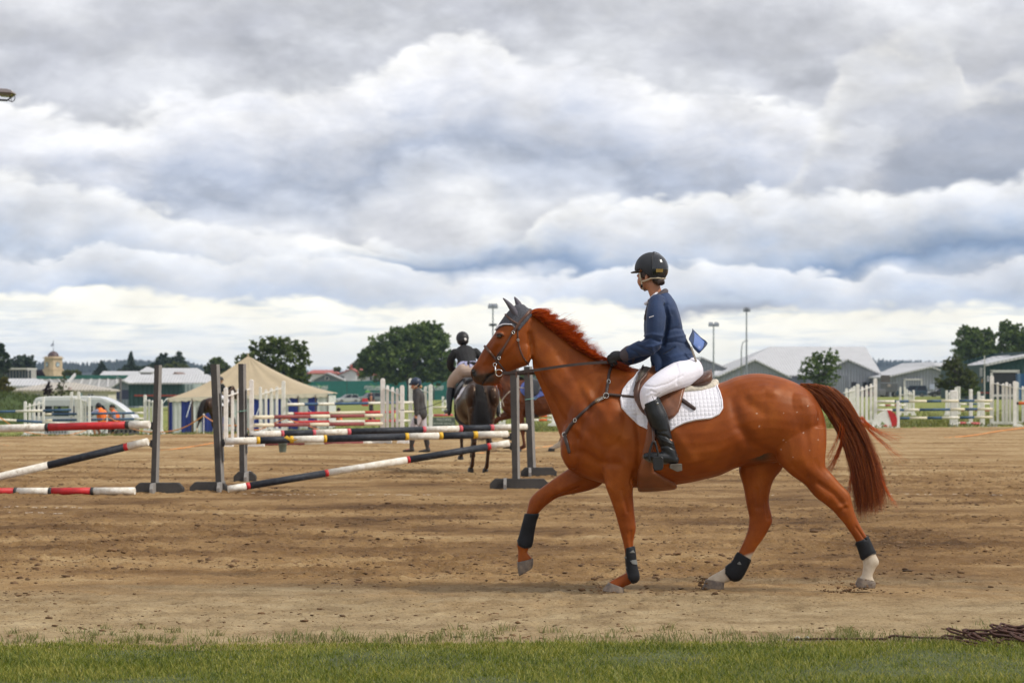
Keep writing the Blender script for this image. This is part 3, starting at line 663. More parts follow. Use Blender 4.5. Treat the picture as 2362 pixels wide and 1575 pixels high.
# right-hand jumps
wing(91, [(1973, 1981, 885.5), (2016.5, 2024.5, 872)], [(1985, 1991, 891), (1996, 2002, 888), (2007, 2013, 884.5)], 'tall white picket wing just right of the chestnut horse\'s tail', [((1981, 901), (2016, 890))], .5, [(1966, 1986), (2008, 2034)], vb=982)
wing(104, [(1949, 1955, 895), (1968, 1974, 890)], [(1958, 1962, 897), (1962.5, 1967, 894)], 'white picket wing half hidden behind the chestnut horse\'s tail', [((1944, 906), (1972, 900))], .5, [(1944, 1958)], vb=975)
wing(92, [(2286, 2294.5, 866), (2334, 2342, 878.5)], [(2300, 2305, 881.5), (2311, 2317, 884), (2318, 2324.5, 881), (2326, 2331, 885)], 'white picket wing at the right end of the blue and white poles', [((2294, 884), (2334, 893))], -.5, [(2280, 2302), (2335, 2356)], vb=985)
wing(97, [(2344, 2351.5, 880), (2388, 2396, 894)], [(2358, 2363, 890), (2373, 2378, 893)], 'white picket wing at the right edge of the picture', [((2351, 895), (2388, 906))], -.5, [(2340, 2356)], vb=984)
wing(120, [(2180, 2185.5, 900), (2203, 2208, 893)], [(2188, 2193, 904), (2196, 2200, 902)], 'narrow white wing left of the wide white pillar', [((2185, 910), (2203, 905))], .4, [(2178, 2190)], vb=958)
wing(128, [(2207, 2210.5, 891), (2211.5, 2215, 891)], [], 'pair of thin white posts behind the wide white pillar', [], 0, [], vb=956)
wing(110, [(2074.5, 2079, 892), (2085, 2089, 892)], [], 'two thin white posts behind the half round red and white panel', [((2074, 910), (2089, 910))], 0, [], vb=958)
wing(112, [(2090, 2094, 897), (2105, 2109.5, 899)], [(2096, 2099, 901), (2100, 2103, 903)], 'small white picket wing near the grey shed door', [((2090, 908), (2108, 911))], 0, [(2102, 2112)], vb=958)
def pillar(u0, u1, v0, v1, Y, label):
    s = pxm(Y); c = P((u0 + u1) / 2, v1, Y); w_ = (u1 - u0) / s; h = (v1 - v0) / s; t = thing('jump_pillar', label, 'jump pillar', tuple(c), group='white jump pillars')
    MB().box((0, 0, h / 2), (w_, w_ * .6, h), taper=.94).build('post', PW, t, bevel=.02); MB().box((0, 0, .06), (w_ * 1.25, w_ * .9, .12), taper=.85).build('foot', PW, t, bevel=.01)
pillar(2191, 2209, 900, 984, 92, 'wide white pillar between the blue and white poles'); pillar(2235, 2243.5, 897.5, 984, 94, 'slim white post standing between pink and white poles')
pillar(2261, 2271, 913, 984, 93, 'stout white pillar left of the right-hand picket wing'); pillar(2254, 2261, 903, 960, 118, 'white post with a dark track behind the stout pillar')
pillar(2067, 2075, 924, 988, 90, 'white post beside the half round red panel')
for (v0, v1, bands, lab) in [(926, 924, [('w', 2063), ('b', 2096), ('c', 2137), ('b', 2171), ('c', 2211), ('b', 2247), ('c', 2300)], 'top blue and cream pole of the right-hand jump'),
                             (946, 943, [('w', 2058), ('b', 2085), ('w', 2120), ('b', 2191), ('c', 2225), ('b', 2254), ('c', 2300)], 'middle blue and cream pole of the right-hand jump'),
                             (965, 962, [('w', 2070), ('b', 2098), ('c', 2138), ('b', 2172), ('w', 2213), ('b', 2247), ('c', 2300)], 'lowest blue and cream pole of the right-hand jump')]:
    pole((2024, v0, 91), (2289, v1, 91.5), .05, bands, lab)
pole((2026, 935, 104), (2088, 934, 106), .045, [('w', 2040), ('m', 2053), ('w', 2062), ('m', 2074), ('w', 2090)], 'maroon and white pole behind the half round panel')
pole((2209, 946, 118), (2292, 946, 119), .05, [('c', 2215), ('p', 2223), ('c', 2231), ('p', 2238), ('c', 2248), ('p', 2257), ('c', 2265), ('p', 2281), ('c', 2295)], 'pink and cream pole behind the middle blue pole')
pole((2210, 975.5, 93), (2264, 977, 93.5), .05, [('w', 2213), ('p', 2228), ('w', 2238), ('p', 2259), ('w', 2270)], 'short pink and white pole near the ground by the stout pillar')
pole((2213, 932, 118), (2290, 931, 119), .045, [('w', 2230), ('b', 2255), ('w', 2295)], 'thin blue and white pole far behind the right-hand jump')
pole((2346, 930, 92), (2460, 928, 93), .055, [('t', 2348), ('o', 2420), ('w', 2470)], 'orange red pole at the right edge')
# half round panel
s = pxm(90); c = P(2042, 987, 90); t = thing('jump_barrier', 'half round white panel with a red section, beside the chestnut horse\'s tail', 'jump barrier', tuple(c))
def px(uv): return [((u - 2042) / s, (987 - v) / s) for u, v in uv]
MB().prism(px([(2012,987),(2012,972),(2018,960),(2030,951),(2044,945),(2050,946),(2058,985)]), -.03, .03).build('white_panel', PW, t)
MB().prism(px([(2046,945),(2055,947),(2064,953),(2069,965),(2069,985),(2057,985),(2056,976)]), -.045, .02).build('red_panel', PRED, t)
MB().prism(px([(2036,985),(2036,981),(2042,979),(2047,981),(2047,985)]), -.05, -.032).build('red_patch', PRED, t)
MB().prism(px([(2031,979),(2034,972),(2041,978)]), -.05, -.032).build('green_patch', mat('leaf_paint', (.18, .26, .07), .7), t)
MB().prism(px([(2006,989),(2073,989),(2070,984),(2010,984)]), -.16, .16).build('base', PW, t)
# between the horses: red and white poles, white trestle, banner
pole((1215, 960, 100), (1276, 959.5, 100), .045, [('w', 1243), ('o', 1262), ('w', 1280)], 'upper orange and white pole seen under the bay horse'); pole((1215, 969, 98), (1276, 968, 98), .045, [('o', 1218), ('w', 1243), ('o', 1262), ('w', 1280)], 'lower orange and white pole seen under the bay horse')
wing(98, [(1273, 1282, 945), (1290, 1296, 945)], [], 'white trestle stand under the bay horse\'s belly', [], 0, [(1264, 1290)], vb=982)
wing(99, [(1150, 1156, 925), (1160, 1166, 925)], [], 'pair of white posts seen between the dark horse and the bay horse', [((1150, 940), (1166, 940))], 0, [], vb=985)
wing(150, [(1019, 1024.5, 914), (1033, 1037, 918)], [(1027, 1030, 921)], 'small white wing beyond the dark horse\'s rider', [((1024, 926), (1033, 929))], 0, [], vb=947)
pole((995, 940, 120), (1042, 939, 120), .06, [('c', 1050)], 'cream pole beyond the walking person'); pole((985, 958, 110), (1045, 957, 110), .05, [('w', 1000), ('p', 1050)], 'pink and white pole above the grey green banner')
s = pxm(95); c = P(1024, 983, 95); t = thing('banner', 'grey green banner with pale lettering beside the dark horse', 'banner', tuple(c))
MB().box((0, 0, 21 / s / 2), (52 / s, .05, 21 / s)).build('board', mat('banner_green', (.105, .13, .105), .8, .08), t)
LETT = mat('pale_lettering', (.42, .44, .40), .8, 0)
text_mesh_('FEILDING', 8 / s, LETT, t, (0, -.03, 15 / s), bold=.004); text_mesh_('MOWER SERVICES', 6 / s, LETT, t, (0, -.03, 6 / s), bold=.003)
pole((1238, 1001, 96), (1240, 1001, 96), .01, [('w', 1241)], 'x') if False else None

# orange tape fence on little posts, and slack tape lying over the sand
TAPE = mat('orange_tape', (.75, .28, .06), .6, .08)
GT = 'orange rope fence'
def rope(pts, r, label):
    A = [P(*p) for p in pts]; A = [Vector(q) for q in spline([tuple(a) for a in A], 3)]; q = MB(); q.tube(A, r, 6); return tag(q.build('orange_rope', TAPE, None, True), label, 'rope', GT)
rope([(-30, 952, 86), (0, 963, 86), (22, 978, 86), (55, 995, 86), (100, 1002, 86), (150, 1003, 87), (190, 995, 88), (225, 978, 88), (247, 960, 88)], .016, 'orange rope sagging from the far left to the white post between the seated men')
rope([(247, 960, 88), (268, 971, 87), (300, 987, 84), (345, 996, 80), (395, 994, 78), (432, 982, 77), (470, 958, 76)], .018, 'orange rope from the seated men to the thin post before the tent')
rope([(470, 958, 76), (492, 972, 75), (520, 981, 74), (548, 981, 73.5), (575, 990, 73), (600, 990, 73), (632, 976, 72.5), (661, 964, 72)], .018, 'orange rope from the thin post before the tent to the post at the maroon poles')
rope([(661, 964, 72), (690, 976, 71), (735, 990, 70), (790, 1005, 69), (870, 1024, 66.5), (960, 1035, 60.5), (1060, 1046, 56.2), (1180, 1040, 58), (1290, 1026, 63.5)], .016, 'orange rope dropping from the maroon poles and trailing over the sand to the right')
rope([(-20, 1020, 66), (50, 1034, 61), (110, 1044, 57), (200, 1047, 55.5), (320, 1044, 57), (420, 1033, 60), (500, 1020, 65)], .014, 'orange rope lying slack on the sand at the left')
rope([(2180, 1010, 71.5), (2250, 1003, 75), (2310, 993, 81), (2420, 980, 90)], .016, 'orange rope lying on the sand at the right')
for (u, v, Y, h, lab) in [(247, 958, 88, None, 'white post on a small block between the two seated men'), (470, 956, 76, None, 'thin white tape post before the tent'), (661, 962, 72, None, 'thin white tape post standing at the maroon poles')]:
    b_ = onG(u, Y); tz = P(u, v, Y).z; t = thing('tape_post', lab, 'post', tuple(b_), group='orange rope fence posts')
    MB().tube([(0, 0, 0), (0, 0, tz - b_.z)], .022 if u < 300 else .012, 8).build('post', PW, t); v_, f_ = ball((0, 0, tz - b_.z), (.03, .03, .03), 8, 6); MB().add(v_, f_).build('insulator', PW, t)
    if u < 300: MB().box((0, 0, .10), (.20, .2, .26)).build('block', mat('stone_block', (.30, .27, .22), .9), t)
# pale tape lines half buried in the going
CHK = mat('white_line', (.62, .55, .45), .9, .1)
for i, (u0, u1, v) in enumerate([(0, 190, 1171), (560, 1030, 1143), (1310, 1345, 1170), (2050, 2362, 1141), (1740, 1800, 1143), (20, 160, 1183)]):
    Y = F * CAMZ / (v - YH); q = MB()
    n_ = int((u1 - u0) / 9); hh = lambda x, y: float(sand_h(np.array(x), np.array(y)))
    for k in range(n_):
        if RNG.random() < .45: continue
        a = (u0 + (u1 - u0) * k / n_ - CX) * Y / F; l = RNG.uniform(.02, .07); yy = Y + RNG.normal(0, .02); z = max(hh(a, yy), hh(a + l, yy)) + .004
        q.add([(a, yy, z), (a + l, yy, z), (a + l, yy + .035, z + .002), (a, yy + .035, z + .002)], [(0, 1, 2, 3)])
    tag(q.build('sand_line', CHK, None), kind='stuff')
# bucket
b_ = P(652, 1043, F * CAMZ / 158); b_.z = 0; t = thing('bucket', 'small grey green bucket standing on the sand under the yellow taped pole', 'bucket', tuple(b_))
BK = mat('bucket_green', (.12, .15, .125), .6, .1); prof = [(0, .0), (.075, .0), (.08, .02), (.10, .20), (.108, .205), (.104, .21), (.095, .20)]
q = MB(); n_ = 18
for r_, z in prof:
    for k in range(n_): q.v.append((r_ * math.cos(2 * pi * k / n_), r_ * math.sin(2 * pi * k / n_), z))
for i in range(len(prof) - 1):
    for k in range(n_): q.f.append((i * n_ + k, i * n_ + (k + 1) % n_, (i + 1) * n_ + (k + 1) % n_, (i + 1) * n_ + k)); q.m.append(0)
q.build('pail', BK, t, True); MB().tube([(.104 * math.cos(a), -.03, .2 + .03 * math.sin(a)) for a in np.linspace(pi, 0, 12)], .003, 5).build('handle', STEELG, t)
# ============================================================ BUILDINGS, VEHICLES
def wallmat(name, c, corr=0., rough=.7, axis=0, depth=.03):
    m = mat(name, c, rough, .06, .6)
    if corr:
        g = G(m.node_tree); b = m.node_tree.nodes['Principled BSDF']; tc = g.n.new('ShaderNodeTexCoord').outputs['Object']
        x = g.sep(tc)[axis]; bp = g.n.new('ShaderNodeBump'); bp.inputs['Distance'].default_value = depth; bp.inputs['Strength'].default_value = 1
        g.link(g.math('SINE', g.math('MULTIPLY', x, 2 * pi / corr)), bp.inputs['Height']); g.link(bp.outputs[0], b.inputs['Normal'])
    return m
WROOF = wallmat('white_iron_roof', (.50, .50, .51), .5); GROOF = wallmat('grey_iron_roof', (.34, .34, .345), .5); BEIGE = wallmat('beige_roof', (.44, .40, .345), .4)
SHEDW = wallmat('shed_wall', (.26, .275, .31), .5); CREAMW = wallmat('cream_wall', (.56, .53, .44)); WHITEW = wallmat('white_wall', (.62, .61, .64)); GREENW = wallmat('green_wall', (.008, .042, .038), .6)
BLUEW = wallmat('bluegrey_wall', (.155, .185, .22), .5); NAVYW = wallmat('navy_wall', (.022, .028, .062)); GREENF = wallmat('green_fascia', (.018, .115, .080)); REDR = wallmat('red_roof', (.38, .105, .085), .5)
WINM = mat('window_glass', (.035, .045, .055), .2, .1, spec=.35); FRAME = mat('window_frame', (.55, .54, .52), .6, .05); BRICK = wallmat('brick_red', (.30, .085, .05)); DARKM = mat('dark_opening', (.02, .022, .026), .8, .1)
TRANSL = wallmat('grey_sheet', (.30, .295, .28), .8); SHEDD = wallmat('shed_door', (.20, .215, .245), .4); REDST = mat('red_stripe', (.30, .05, .03), .6, .05); BROWNW = wallmat('brown_gable', (.26, .225, .19))
ROOFB = wallmat('blue_roof', (.025, .05, .17), .5)
def site(name, label, cat, u, Y, group=None): b = onG(u, Y); return thing(name, label, cat, tuple(b), group=group), b
def lp(b, u, v, Y): return P(u, v, Y) - b
def window(t, b, u0, u1, v0, v1, Y, m=None, frame=True):
    a, c = lp(b, u0, v1, Y), lp(b, u1, v0, Y); w_, h = c.x - a.x, c.z - a.z; cx_, cz = (a.x + c.x) / 2, (a.z + c.z) / 2
    if frame:
        f = MB(); k = min(w_, h) * .10
        for (x, z, sx, sz) in ((cx_, a.z, w_ + k, k), (cx_, c.z, w_ + k, k), (a.x, cz, k, h), (c.x, cz, k, h)): f.box((x, a.y - .06, z), (sx, .08, sz))
        fo = f.build('window', FRAME, t); MB().box((cx_, a.y - .03, cz), (w_, .03, h)).build('pane', m or WINM, fo)
    else: MB().box((cx_, a.y - .03, cz), (w_, .05, h)).build('window', m or WINM, t)
def gable_front(name, label, Y, u0, v0, ua, va, u1, v1, depth, wm, rm, cat='shed', over=.5, rt=.25):
    """gable end facing the camera: eaves (u0,v0),(u1,v1), apex (ua,va); roof runs back by depth"""
    t, b = site(name, label, cat, (u0 + u1) / 2, Y); A, R_, B = lp(b, u0, v0, Y), lp(b, ua, va, Y), lp(b, u1, v1, Y)
    MB().prism([(A.x, -1.5), (A.x, A.z), (R_.x, R_.z), (B.x, B.z), (B.x, -1.5)], 0, depth).build('wall', wm, t)
    q = MB()
    for E in (A, B):
        d = (E - R_).normalized() * over; e = E + d
        q.prism([(R_.x, R_.z + .02), (e.x, e.z + .02), (e.x, e.z + .02 + rt), (R_.x, R_.z + .02 + rt)], -over, depth + over)
    ro = q.build('roof', rm, t); return t, b
def gable_side(name, label, Y, u0, u1, ve, ur0, ur1, vr, depth, wm, rm, cat='building', over=.4, vbase=None):
    """long side facing the camera: eave (u0..u1, ve) in front, ridge (ur0..ur1, vr) half the depth behind"""
    t, b = site(name, label, cat, (u0 + u1) / 2, Y); A, B = lp(b, u0, ve, Y), lp(b, u1, ve, Y); h = depth / 2
    R0, R1 = lp(b, ur0, vr, Y + h), lp(b, ur1, vr, Y + h); zb = -1.5
    MB().box(((A.x + B.x) / 2, h, (A.z + zb) / 2), (B.x - A.x, depth, A.z - zb)).build('wall', wm, t)
    x0, x1 = A.x - over, B.x + over; T = .22
    vs = [(x0, -over, A.z), (x1, -over, A.z), (R1.x, h, R1.z), (R0.x, h, R0.z), (x0, depth + over, A.z), (x1, depth + over, A.z)]
    vs += [(x, y, z + T) for x, y, z in vs]
    fs = [(0, 1, 2, 3), (3, 2, 5, 4), (0, 3, 4), (1, 5, 2), (6, 9, 8, 7), (9, 10, 11, 8), (6, 10, 9), (7, 8, 11), (0, 6, 7, 1), (4, 5, 11, 10), (0, 4, 10, 6), (1, 7, 11, 5)]
    q = MB(); q.add(vs, fs); q.build('roof', rm, t); return t, b
# ---- right: sheds
t, b = gable_side('white_roofed_shed', 'huge pale shed with a long white roof behind the chestnut horse\'s rump', 430, 1668, 2030, 868, 1776, 1996, 802, 60, SHEDW, WROOF, 'shed')
t, b = gable_front('shed_gable', 'grey gable wing of the huge shed, just left of the chestnut horse\'s croup', 415, 1663, 867, 1741, 832, 1819, 870, 14, SHEDW, WROOF); MB().box(lp(b, 1790, 905, 414.9) + Vector((0, 0, .8)), (3, .1, 1.2)).build('window', WINM, t)
t, b = gable_front('shed_gable', 'grey gable wing with open bays, right of the roadside tree', 412, 1878, 868, 1955, 831, 2034, 866, 16, SHEDW, WROOF)
window(t, b, 1921, 1953, 866, 910, 411.7, SHEDD, False)
for (a, c) in ((1964, 1975), (1990, 2000), (2004, 2017), (2023, 2036)): window(t, b, a, c, 881, 912, 411.7, DARKM, False)
for (a, c) in ((1976, 1989), (2001, 2003), (2018, 2022)): window(t, b, a, c, 881, 912, 411.7, SHEDD, False)
t, b = gable_front('low_shed', 'low grey shed with a roller door and white roof, right of the huge shed', 395, 2046, 871, 2147, 848, 2184, 861, 30, SHEDW, WROOF)
window(t, b, 2086, 2126, 875, 915, 394.8, SHEDD, True); window(t, b, 2144, 2156, 886, 898, 394.8, mat('pale_panel', (.42, .46, .58), .6, .03), False)
t, b = gable_front('low_shed', 'small shed with a pale roof behind the rider\'s saddle', 440, 1596, 853, 1618, 826, 1676, 851, 20, SHEDW, WROOF)
window(t, b, 1648, 1658, 868, 905, 439.8, DARKM, False)
t, b = gable_side('grey_store', 'low pale store between the rider and the huge shed', 425, 1642, 1690, 872, 1650, 1690, 858, 10, WHITEW, WROOF, 'shed')
t, b = gable_front('blue_roofed_hall', 'far hall with a dark blue gable above the low shed', 520, 2112, 853, 2150, 837, 2172, 848, 40, ROOFB, WROOF, 'building')
t, b = gable_side('far_hall', 'far green walled hall with a white roof left of the green shed', 500, 2165, 2240, 846, 2150, 2240, 838, 30, GREENW, WROOF)
t, b = site('green_shed', 'large dark green shed with a white roof at the right edge', 'shed', 2310, 300); Y = 300
A0, A1, A2 = lp(b, 2170, 846, Y + 40), lp(b, 2272, 840.5, Y), lp(b, 2440, 806, Y)
q = MB(); zb = -1.5
q.add([(A1.x, 0, zb), (A2.x, 0, zb), (A2.x, 0, A2.z), (A1.x, 0, A1.z), (A0.x, 40, zb), (A0.x, 40, A0.z), (A2.x, 40, zb), (A2.x, 40, A2.z)], [(0, 1, 2, 3), (0, 3, 5, 4), (1, 6, 7, 2), (4, 5, 7, 6)]); q.build('wall', GREENW, t)
R0, R1, R2, R3 = lp(b, 2272, 839, Y - .4), lp(b, 2440, 804, Y - .4), lp(b, 2450, 795, Y + 30), lp(b, 2215, 846, Y + 40)
R4 = lp(b, 2362, 815, Y + 25); R5 = lp(b, 2290, 822, Y + 35)
q = MB(); vs = [R0, R1, R2, R4, R5, R3]; vs = [tuple(v) for v in vs] + [(v.x, v.y, v.z - .3) for v in vs]; q.add(vs, [(0, 1, 2, 3, 4, 5), (11, 10, 9, 8, 7, 6)] + [(i, i + 6, (i + 1) % 6 + 6, (i + 1) % 6) for i in range(6)]); q.build('roof', WROOF, t)
window(t, b, 2287, 2349, 856, 912, Y - .05, DARKM, True); MB().box(lp(b, 2271, 878, Y - .1), (.12, .12, 6.2)).build('downpipe', FRAME, t)
q = MB(); q.box(lp(b, 2264, 858, Y + 2), (.4, .1, 1.1), 0); q.build('sign_board', WHITEW, t); MB().box(lp(b, 2266, 878, Y + 2), (.2, .1, .5)).build('sign_board', mat('amber_sign', (.6, .3, .08), .6), t)
for i in range(4): MB().box(lp(b, 2279, 868 + i * 3.6, Y - .08), (.30, .06, .12)).build('sign_line', mat('sign_white', (.5, .5, .55), .6), t)
MB().box(lp(b, 2276, 905.5, Y - .06), (2.6, .05, .14)).build('red_band', REDST, t)
t, b = site('shipping_container', 'blue shipping container in front of the green shed\'s doorway', 'container', 2370, 285); MB().box((1.5, 0, lp(b, 2370, 862, 285).z / 2), (5.2, 2.4, lp(b, 2370, 861, 285).z)).build('box', wallmat('container_blue', (.012, .075, .20), .25), t); MB().box((-1.2, -1.15, lp(b, 2370, 862, 285).z / 2), (.3, .25, lp(b, 2370, 861, 285).z + .05)).build('corner_post', mat('container_edge', (.09, .17, .30), .6), t)
t, b = site('crate', 'dark brown crate against the wall between the two grey sheds', 'crate', 2042, 392); MB().box((0, 0, lp(b, 0, 873, 392).z), (1.35, 1, 1.1)).build('box', mat('crate_brown', (.10, .085, .075), .8), t); MB().box((0, 0, lp(b, 0, 892, 392).z / 2), (1.1, .9, lp(b, 0, 881, 392).z)).build('stack', mat('crate_dark', (.06, .055, .055), .8), t)
# ---- middle: house and banner fence
t, b = gable_side('white_house', 'white house with red iron roofs beyond the green banner fence', 560, 800, 892, 866, 830, 880, 852, 12, WHITEW, REDR, 'house')
for (a, c) in ((784, 790), (808, 812), (853, 858), (865, 869), (884, 888)): window(t, b, a, c, 869, 877, 559.7, WINM, False)
MB().box(lp(b, 810, 848, 562), (.6, .6, 1.6)).build('chimney', BRICK, t)
t, b = gable_front('white_house', 'white gabled house front left of the red roofs', 558, 768, 870, 810, 852, 822, 858, 14, WHITEW, REDR, 'house'); window(t, b, 786, 794, 867, 876, 557.7, WINM)
t, b = gable_front('cottage', 'low blue grey gabled cottage behind the green banner fence', 545, 724, 877, 754, 862, 790, 877, 10, BLUEW, GROOF, 'house'); window(t, b, 750, 758, 868, 876, 544.7, WINM)
t, b = gable_side('far_house', 'far pale house with a faded red roof left of the cottage', 600, 712, 775, 862, 722, 772, 855, 10, WHITEW, REDR, 'house')
BANG = mat('banner_green_cloth', (.010, .135, .115), .7, .12, 1.2, .01, 3); BWH = mat('banner_white', (.62, .66, .66), .7); BGR = mat('banner_leaf', (.16, .45, .07), .7)
t, b = site('banner_fence', 'long green shade cloth fence printed STOCK LINES behind the cars', 'fence', 880, 480); Y = 480; s = pxm(Y)
for i, (a, c, va, vc) in enumerate([(690, 800, 880.5, 878.5), (800, 868, 878.5, 877.5), (868, 940, 877.5, 876), (940, 1072, 876, 872)]):
    p = [lp(b, a, 925, Y), lp(b, c, 925, Y), lp(b, c, vc, Y), lp(b, a, va, Y)]
    MB().prism([(p[0].x + .05, p[0].z), (p[1].x - .05, p[1].z), (p[2].x - .05, p[2].z), (p[3].x + .05, p[3].z)], -.03, .03).build('cloth_panel', BANG, t)
for u in (690, 720, 760, 800, 834, 868, 904, 940, 975, 1010, 1045, 1072): z1 = lp(b, u, np.interp(u, [690, 1072], [880, 872]), Y); MB().box((z1.x, .12, z1.z / 2 - .5), (.12, .12, z1.z + 1.2)).build('fence_post', mat('post_wood', (.12, .10, .08), .9), t)
for u in (736, 860, 1003):
    c = lp(b, u, 893.5, Y - .1); text_mesh_('STOCK LINES', 9.5 / s, BWH, t, tuple(c), shear=.25, bold=.02, sx=.70)
    MB().box(lp(b, u + 2, 898.6, Y - .1), (33 / s, .03, 1.2 / s)).build('underline', BWH, t)
    d = lp(b, u + 2, 889, Y - .1); q = MB()
    for (x0, z0, x1, z1, w_) in ((-.9, .55, .2, -.25, .16), (0, -.3, 1.0, .15, .14), (-.1, -.3, .5, .35, .12), (.2, -.3, 1.25, -.1, .1)): q.add([(d.x + x0, d.y, d.z + z0), (d.x + x1 + w_ / 2, d.y, d.z + z1), (d.x + x1 - w_ / 2, d.y, d.z + z1 - w_)], [(0, 1, 2)])
    q.build('leaf_mark', BGR, t)
v_, f_ = ball(lp(b, 848, 903.5, Y - .15), (.5, .04, .28)); MB().add(v_, f_).build('leaf_mark', BGR, t)
# ---- left: town edge
t, b = gable_side('low_hall', 'long low cream hall with a beige hipped roof behind the white van', 300, 33, 250, 903, 120, 172, 886, 6, CREAMW, BEIGE, 'building')
for (a, c) in ((82, 86), (88, 92), (203, 208), (210, 215), (50, 54)): window(t, b, a, c, 908, 913, 299.7, WINM)
window(t, b, 184, 190, 906, 914, 299.7, mat('teal_door', (.20, .28, .28), .6), False)
MB().tube([lp(b, 161, 903, 299), lp(b, 161, 893, 299)], .25, 8).build('flue', mat('flue_pink', (.42, .33, .32), .6), t)
t, b = site('glass_roofed_block', 'block with a tall grid of clerestory windows at the far left', 'building', 45, 420); Y = 420
MB().box(lp(b, 40, 866, Y + 4), (67 / pxm(Y), 8, 34 / pxm(Y))).build('wall', mat('clerestory_frame', (.36, .34, .33), .7), t)
for i in range(9): window(t, b, 9.5 + i * 7.1, 15 + i * 7.1, 854, 874, Y - .1, WINM, False)
MB().box(lp(b, 40, 850.5, Y + 4), (68.5 / pxm(Y), 9, .25)).build('roof', FRAME, t)
t, b = gable_side('verandah_hall', 'white roofed hall with a verandah below the clerestory block', 380, 17, 113, 892, 20, 84, 876, 6, CREAMW, WROOF, 'building'); window(t, b, 36, 74, 892.5, 898, 379.5, DARKM, False)
for i in range(9): MB().box(lp(b, 38 + i * 4.4, 895, 379.3), (.14, .12, .45)).build('verandah_post', FRAME, t)
def stand_roof(u0, u1, v0, v1, vb, Y, label, ul):
    t, b = site('grandstand', label, 'grandstand', (u0 + u1) / 2, Y); s = pxm(Y)
    MB().box(lp(b, (u0 + u1) / 2, (v0 + v1) / 2, Y), ((u1 - u0) / s, .3, (v1 - v0) / s)).build('fascia', GREENF, t)
    p = [lp(b, u0, v1 + .5, Y + .1), lp(b, u1, v1 + .5, Y + .1), lp(b, u1 + 10, vb, Y - 8), lp(b, ul, vb, Y - 8)]; vs = [tuple(x) for x in p] + [(x.x, x.y, x.z - .2) for x in p]
    MB().add(vs, [(0, 1, 2, 3), (7, 6, 5, 4), (0, 4, 5, 1), (1, 5, 6, 2), (2, 6, 7, 3), (3, 7, 4, 0)]).build('roof', TRANSL, t)
    w_ = [lp(b, ul, vb, Y - 8), lp(b, u1 + 10, vb, Y - 8)]; MB().box(((w_[0].x + w_[1].x) / 2, -4, w_[0].z / 2 - 1), (w_[1].x - w_[0].x, 5, w_[0].z + 1.6)).build('wall', BROWNW, t)
    a, c = lp(b, u0 + 1, v0 - 1, Y - .5), lp(b, ul - 4, v1 + 10, Y - 8); MB().bar(a, c, .3, .55).build('barge_board', FRAME, t)
    n_ = int((u1 - u0) / 18)
    for i in range(1, n_): x0, x1 = u0 + (u1 - u0) * i / n_, ul + (u1 + 10 - ul) * i / n_; MB().bar(lp(b, x0, v1 + 1, Y) + Vector((0, 0, .12)), lp(b, x1, vb, Y - 8) + Vector((0, 0, .12)), .35, .08).build('skylight_strip', mat('skylight', (.48, .47, .45), .6), t)
stand_roof(172, 327, 865, 873.5, 894, 470, 'long grandstand with a green fascia and grey sheet roof above the van', 160)
stand_roof(76, 172, 867, 874, 890, 480, 'grandstand with a green fascia at the clock tower\'s foot', 90)
t, b = gable_front('blue_gable_shed', 'blue grey gabled shed behind the white van\'s nose', 400, 252, 899, 283, 879, 310, 892, 5, BLUEW, WROOF)
t, b = site('navy_hoarding', 'navy hoarding with white letters beside the blue grey gable', 'hoarding', 273, 360); MB().box(lp(b, 273, 910, 360), (53 / pxm(360), .3, 22 / pxm(360))).build('board', NAVYW, t); text_mesh_('PAPR', .62, BWH, t, tuple(lp(b, 253, 911, 359.7)), bold=.02)
t, b = site('green_hall', 'dark green hall with a red stripe left of the tent', 'building', 370, 330); Y = 330; s = pxm(Y)
MB().box(lp(b, 371, 910, Y + 5), (124 / s, 10, 52 / s)).build('wall', GREENW, t); MB().box(lp(b, 371, 912, Y - .05), (122.5 / s, .1, 3.4 / s)).build('red_stripe', REDST, t); MB().box(lp(b, 371, 884.5, Y + 5), (125 / s, 10.6, .18)).build('roof', GROOF, t)
MB().box(lp(b, 445, 898, Y + 6), (24 / s, 8, 26 / s)).build('side_wall', wallmat('pale_teal_wall', (.30, .36, .36), .5), t)
gable_side('white_hall', 'low white roofed hall right behind the dark green hall', 420, 286, 486, 885, 300, 480, 866, 8, WHITEW, WROOF, 'building')
t, b = gable_side('white_pavilion', 'small white hip roofed pavilion left of the leaning grey stand', 500, 324, 357, 860, 339, 342, 848, 8, mat('pavilion_dark', (.075, .06, .06), .8), WROOF, 'building')
gable_side('long_white_roof', 'long white roofed building behind the leaning grey stand', 530, 356, 470, 873, 358, 455, 851, 14, WHITEW, WROOF, 'building')
t, b = gable_front('brown_gable', 'little brown gabled roof in front of the long white roof', 460, 388, 876, 404, 861, 428, 874, 10, BROWNW, wallmat('rust_roof', (.20, .13, .10), .4), 'house')
gable_front('white_front_hall', 'white hip fronted hall beside the brown gable', 455, 330, 884, 352, 864, 380, 882, 10, WROOF, WROOF, 'building')
gable_side('brick_block', 'white roofed brick block above the green fascia', 560, 234, 322, 868, 238, 318, 858, 10, BRICK, WROOF, 'building')
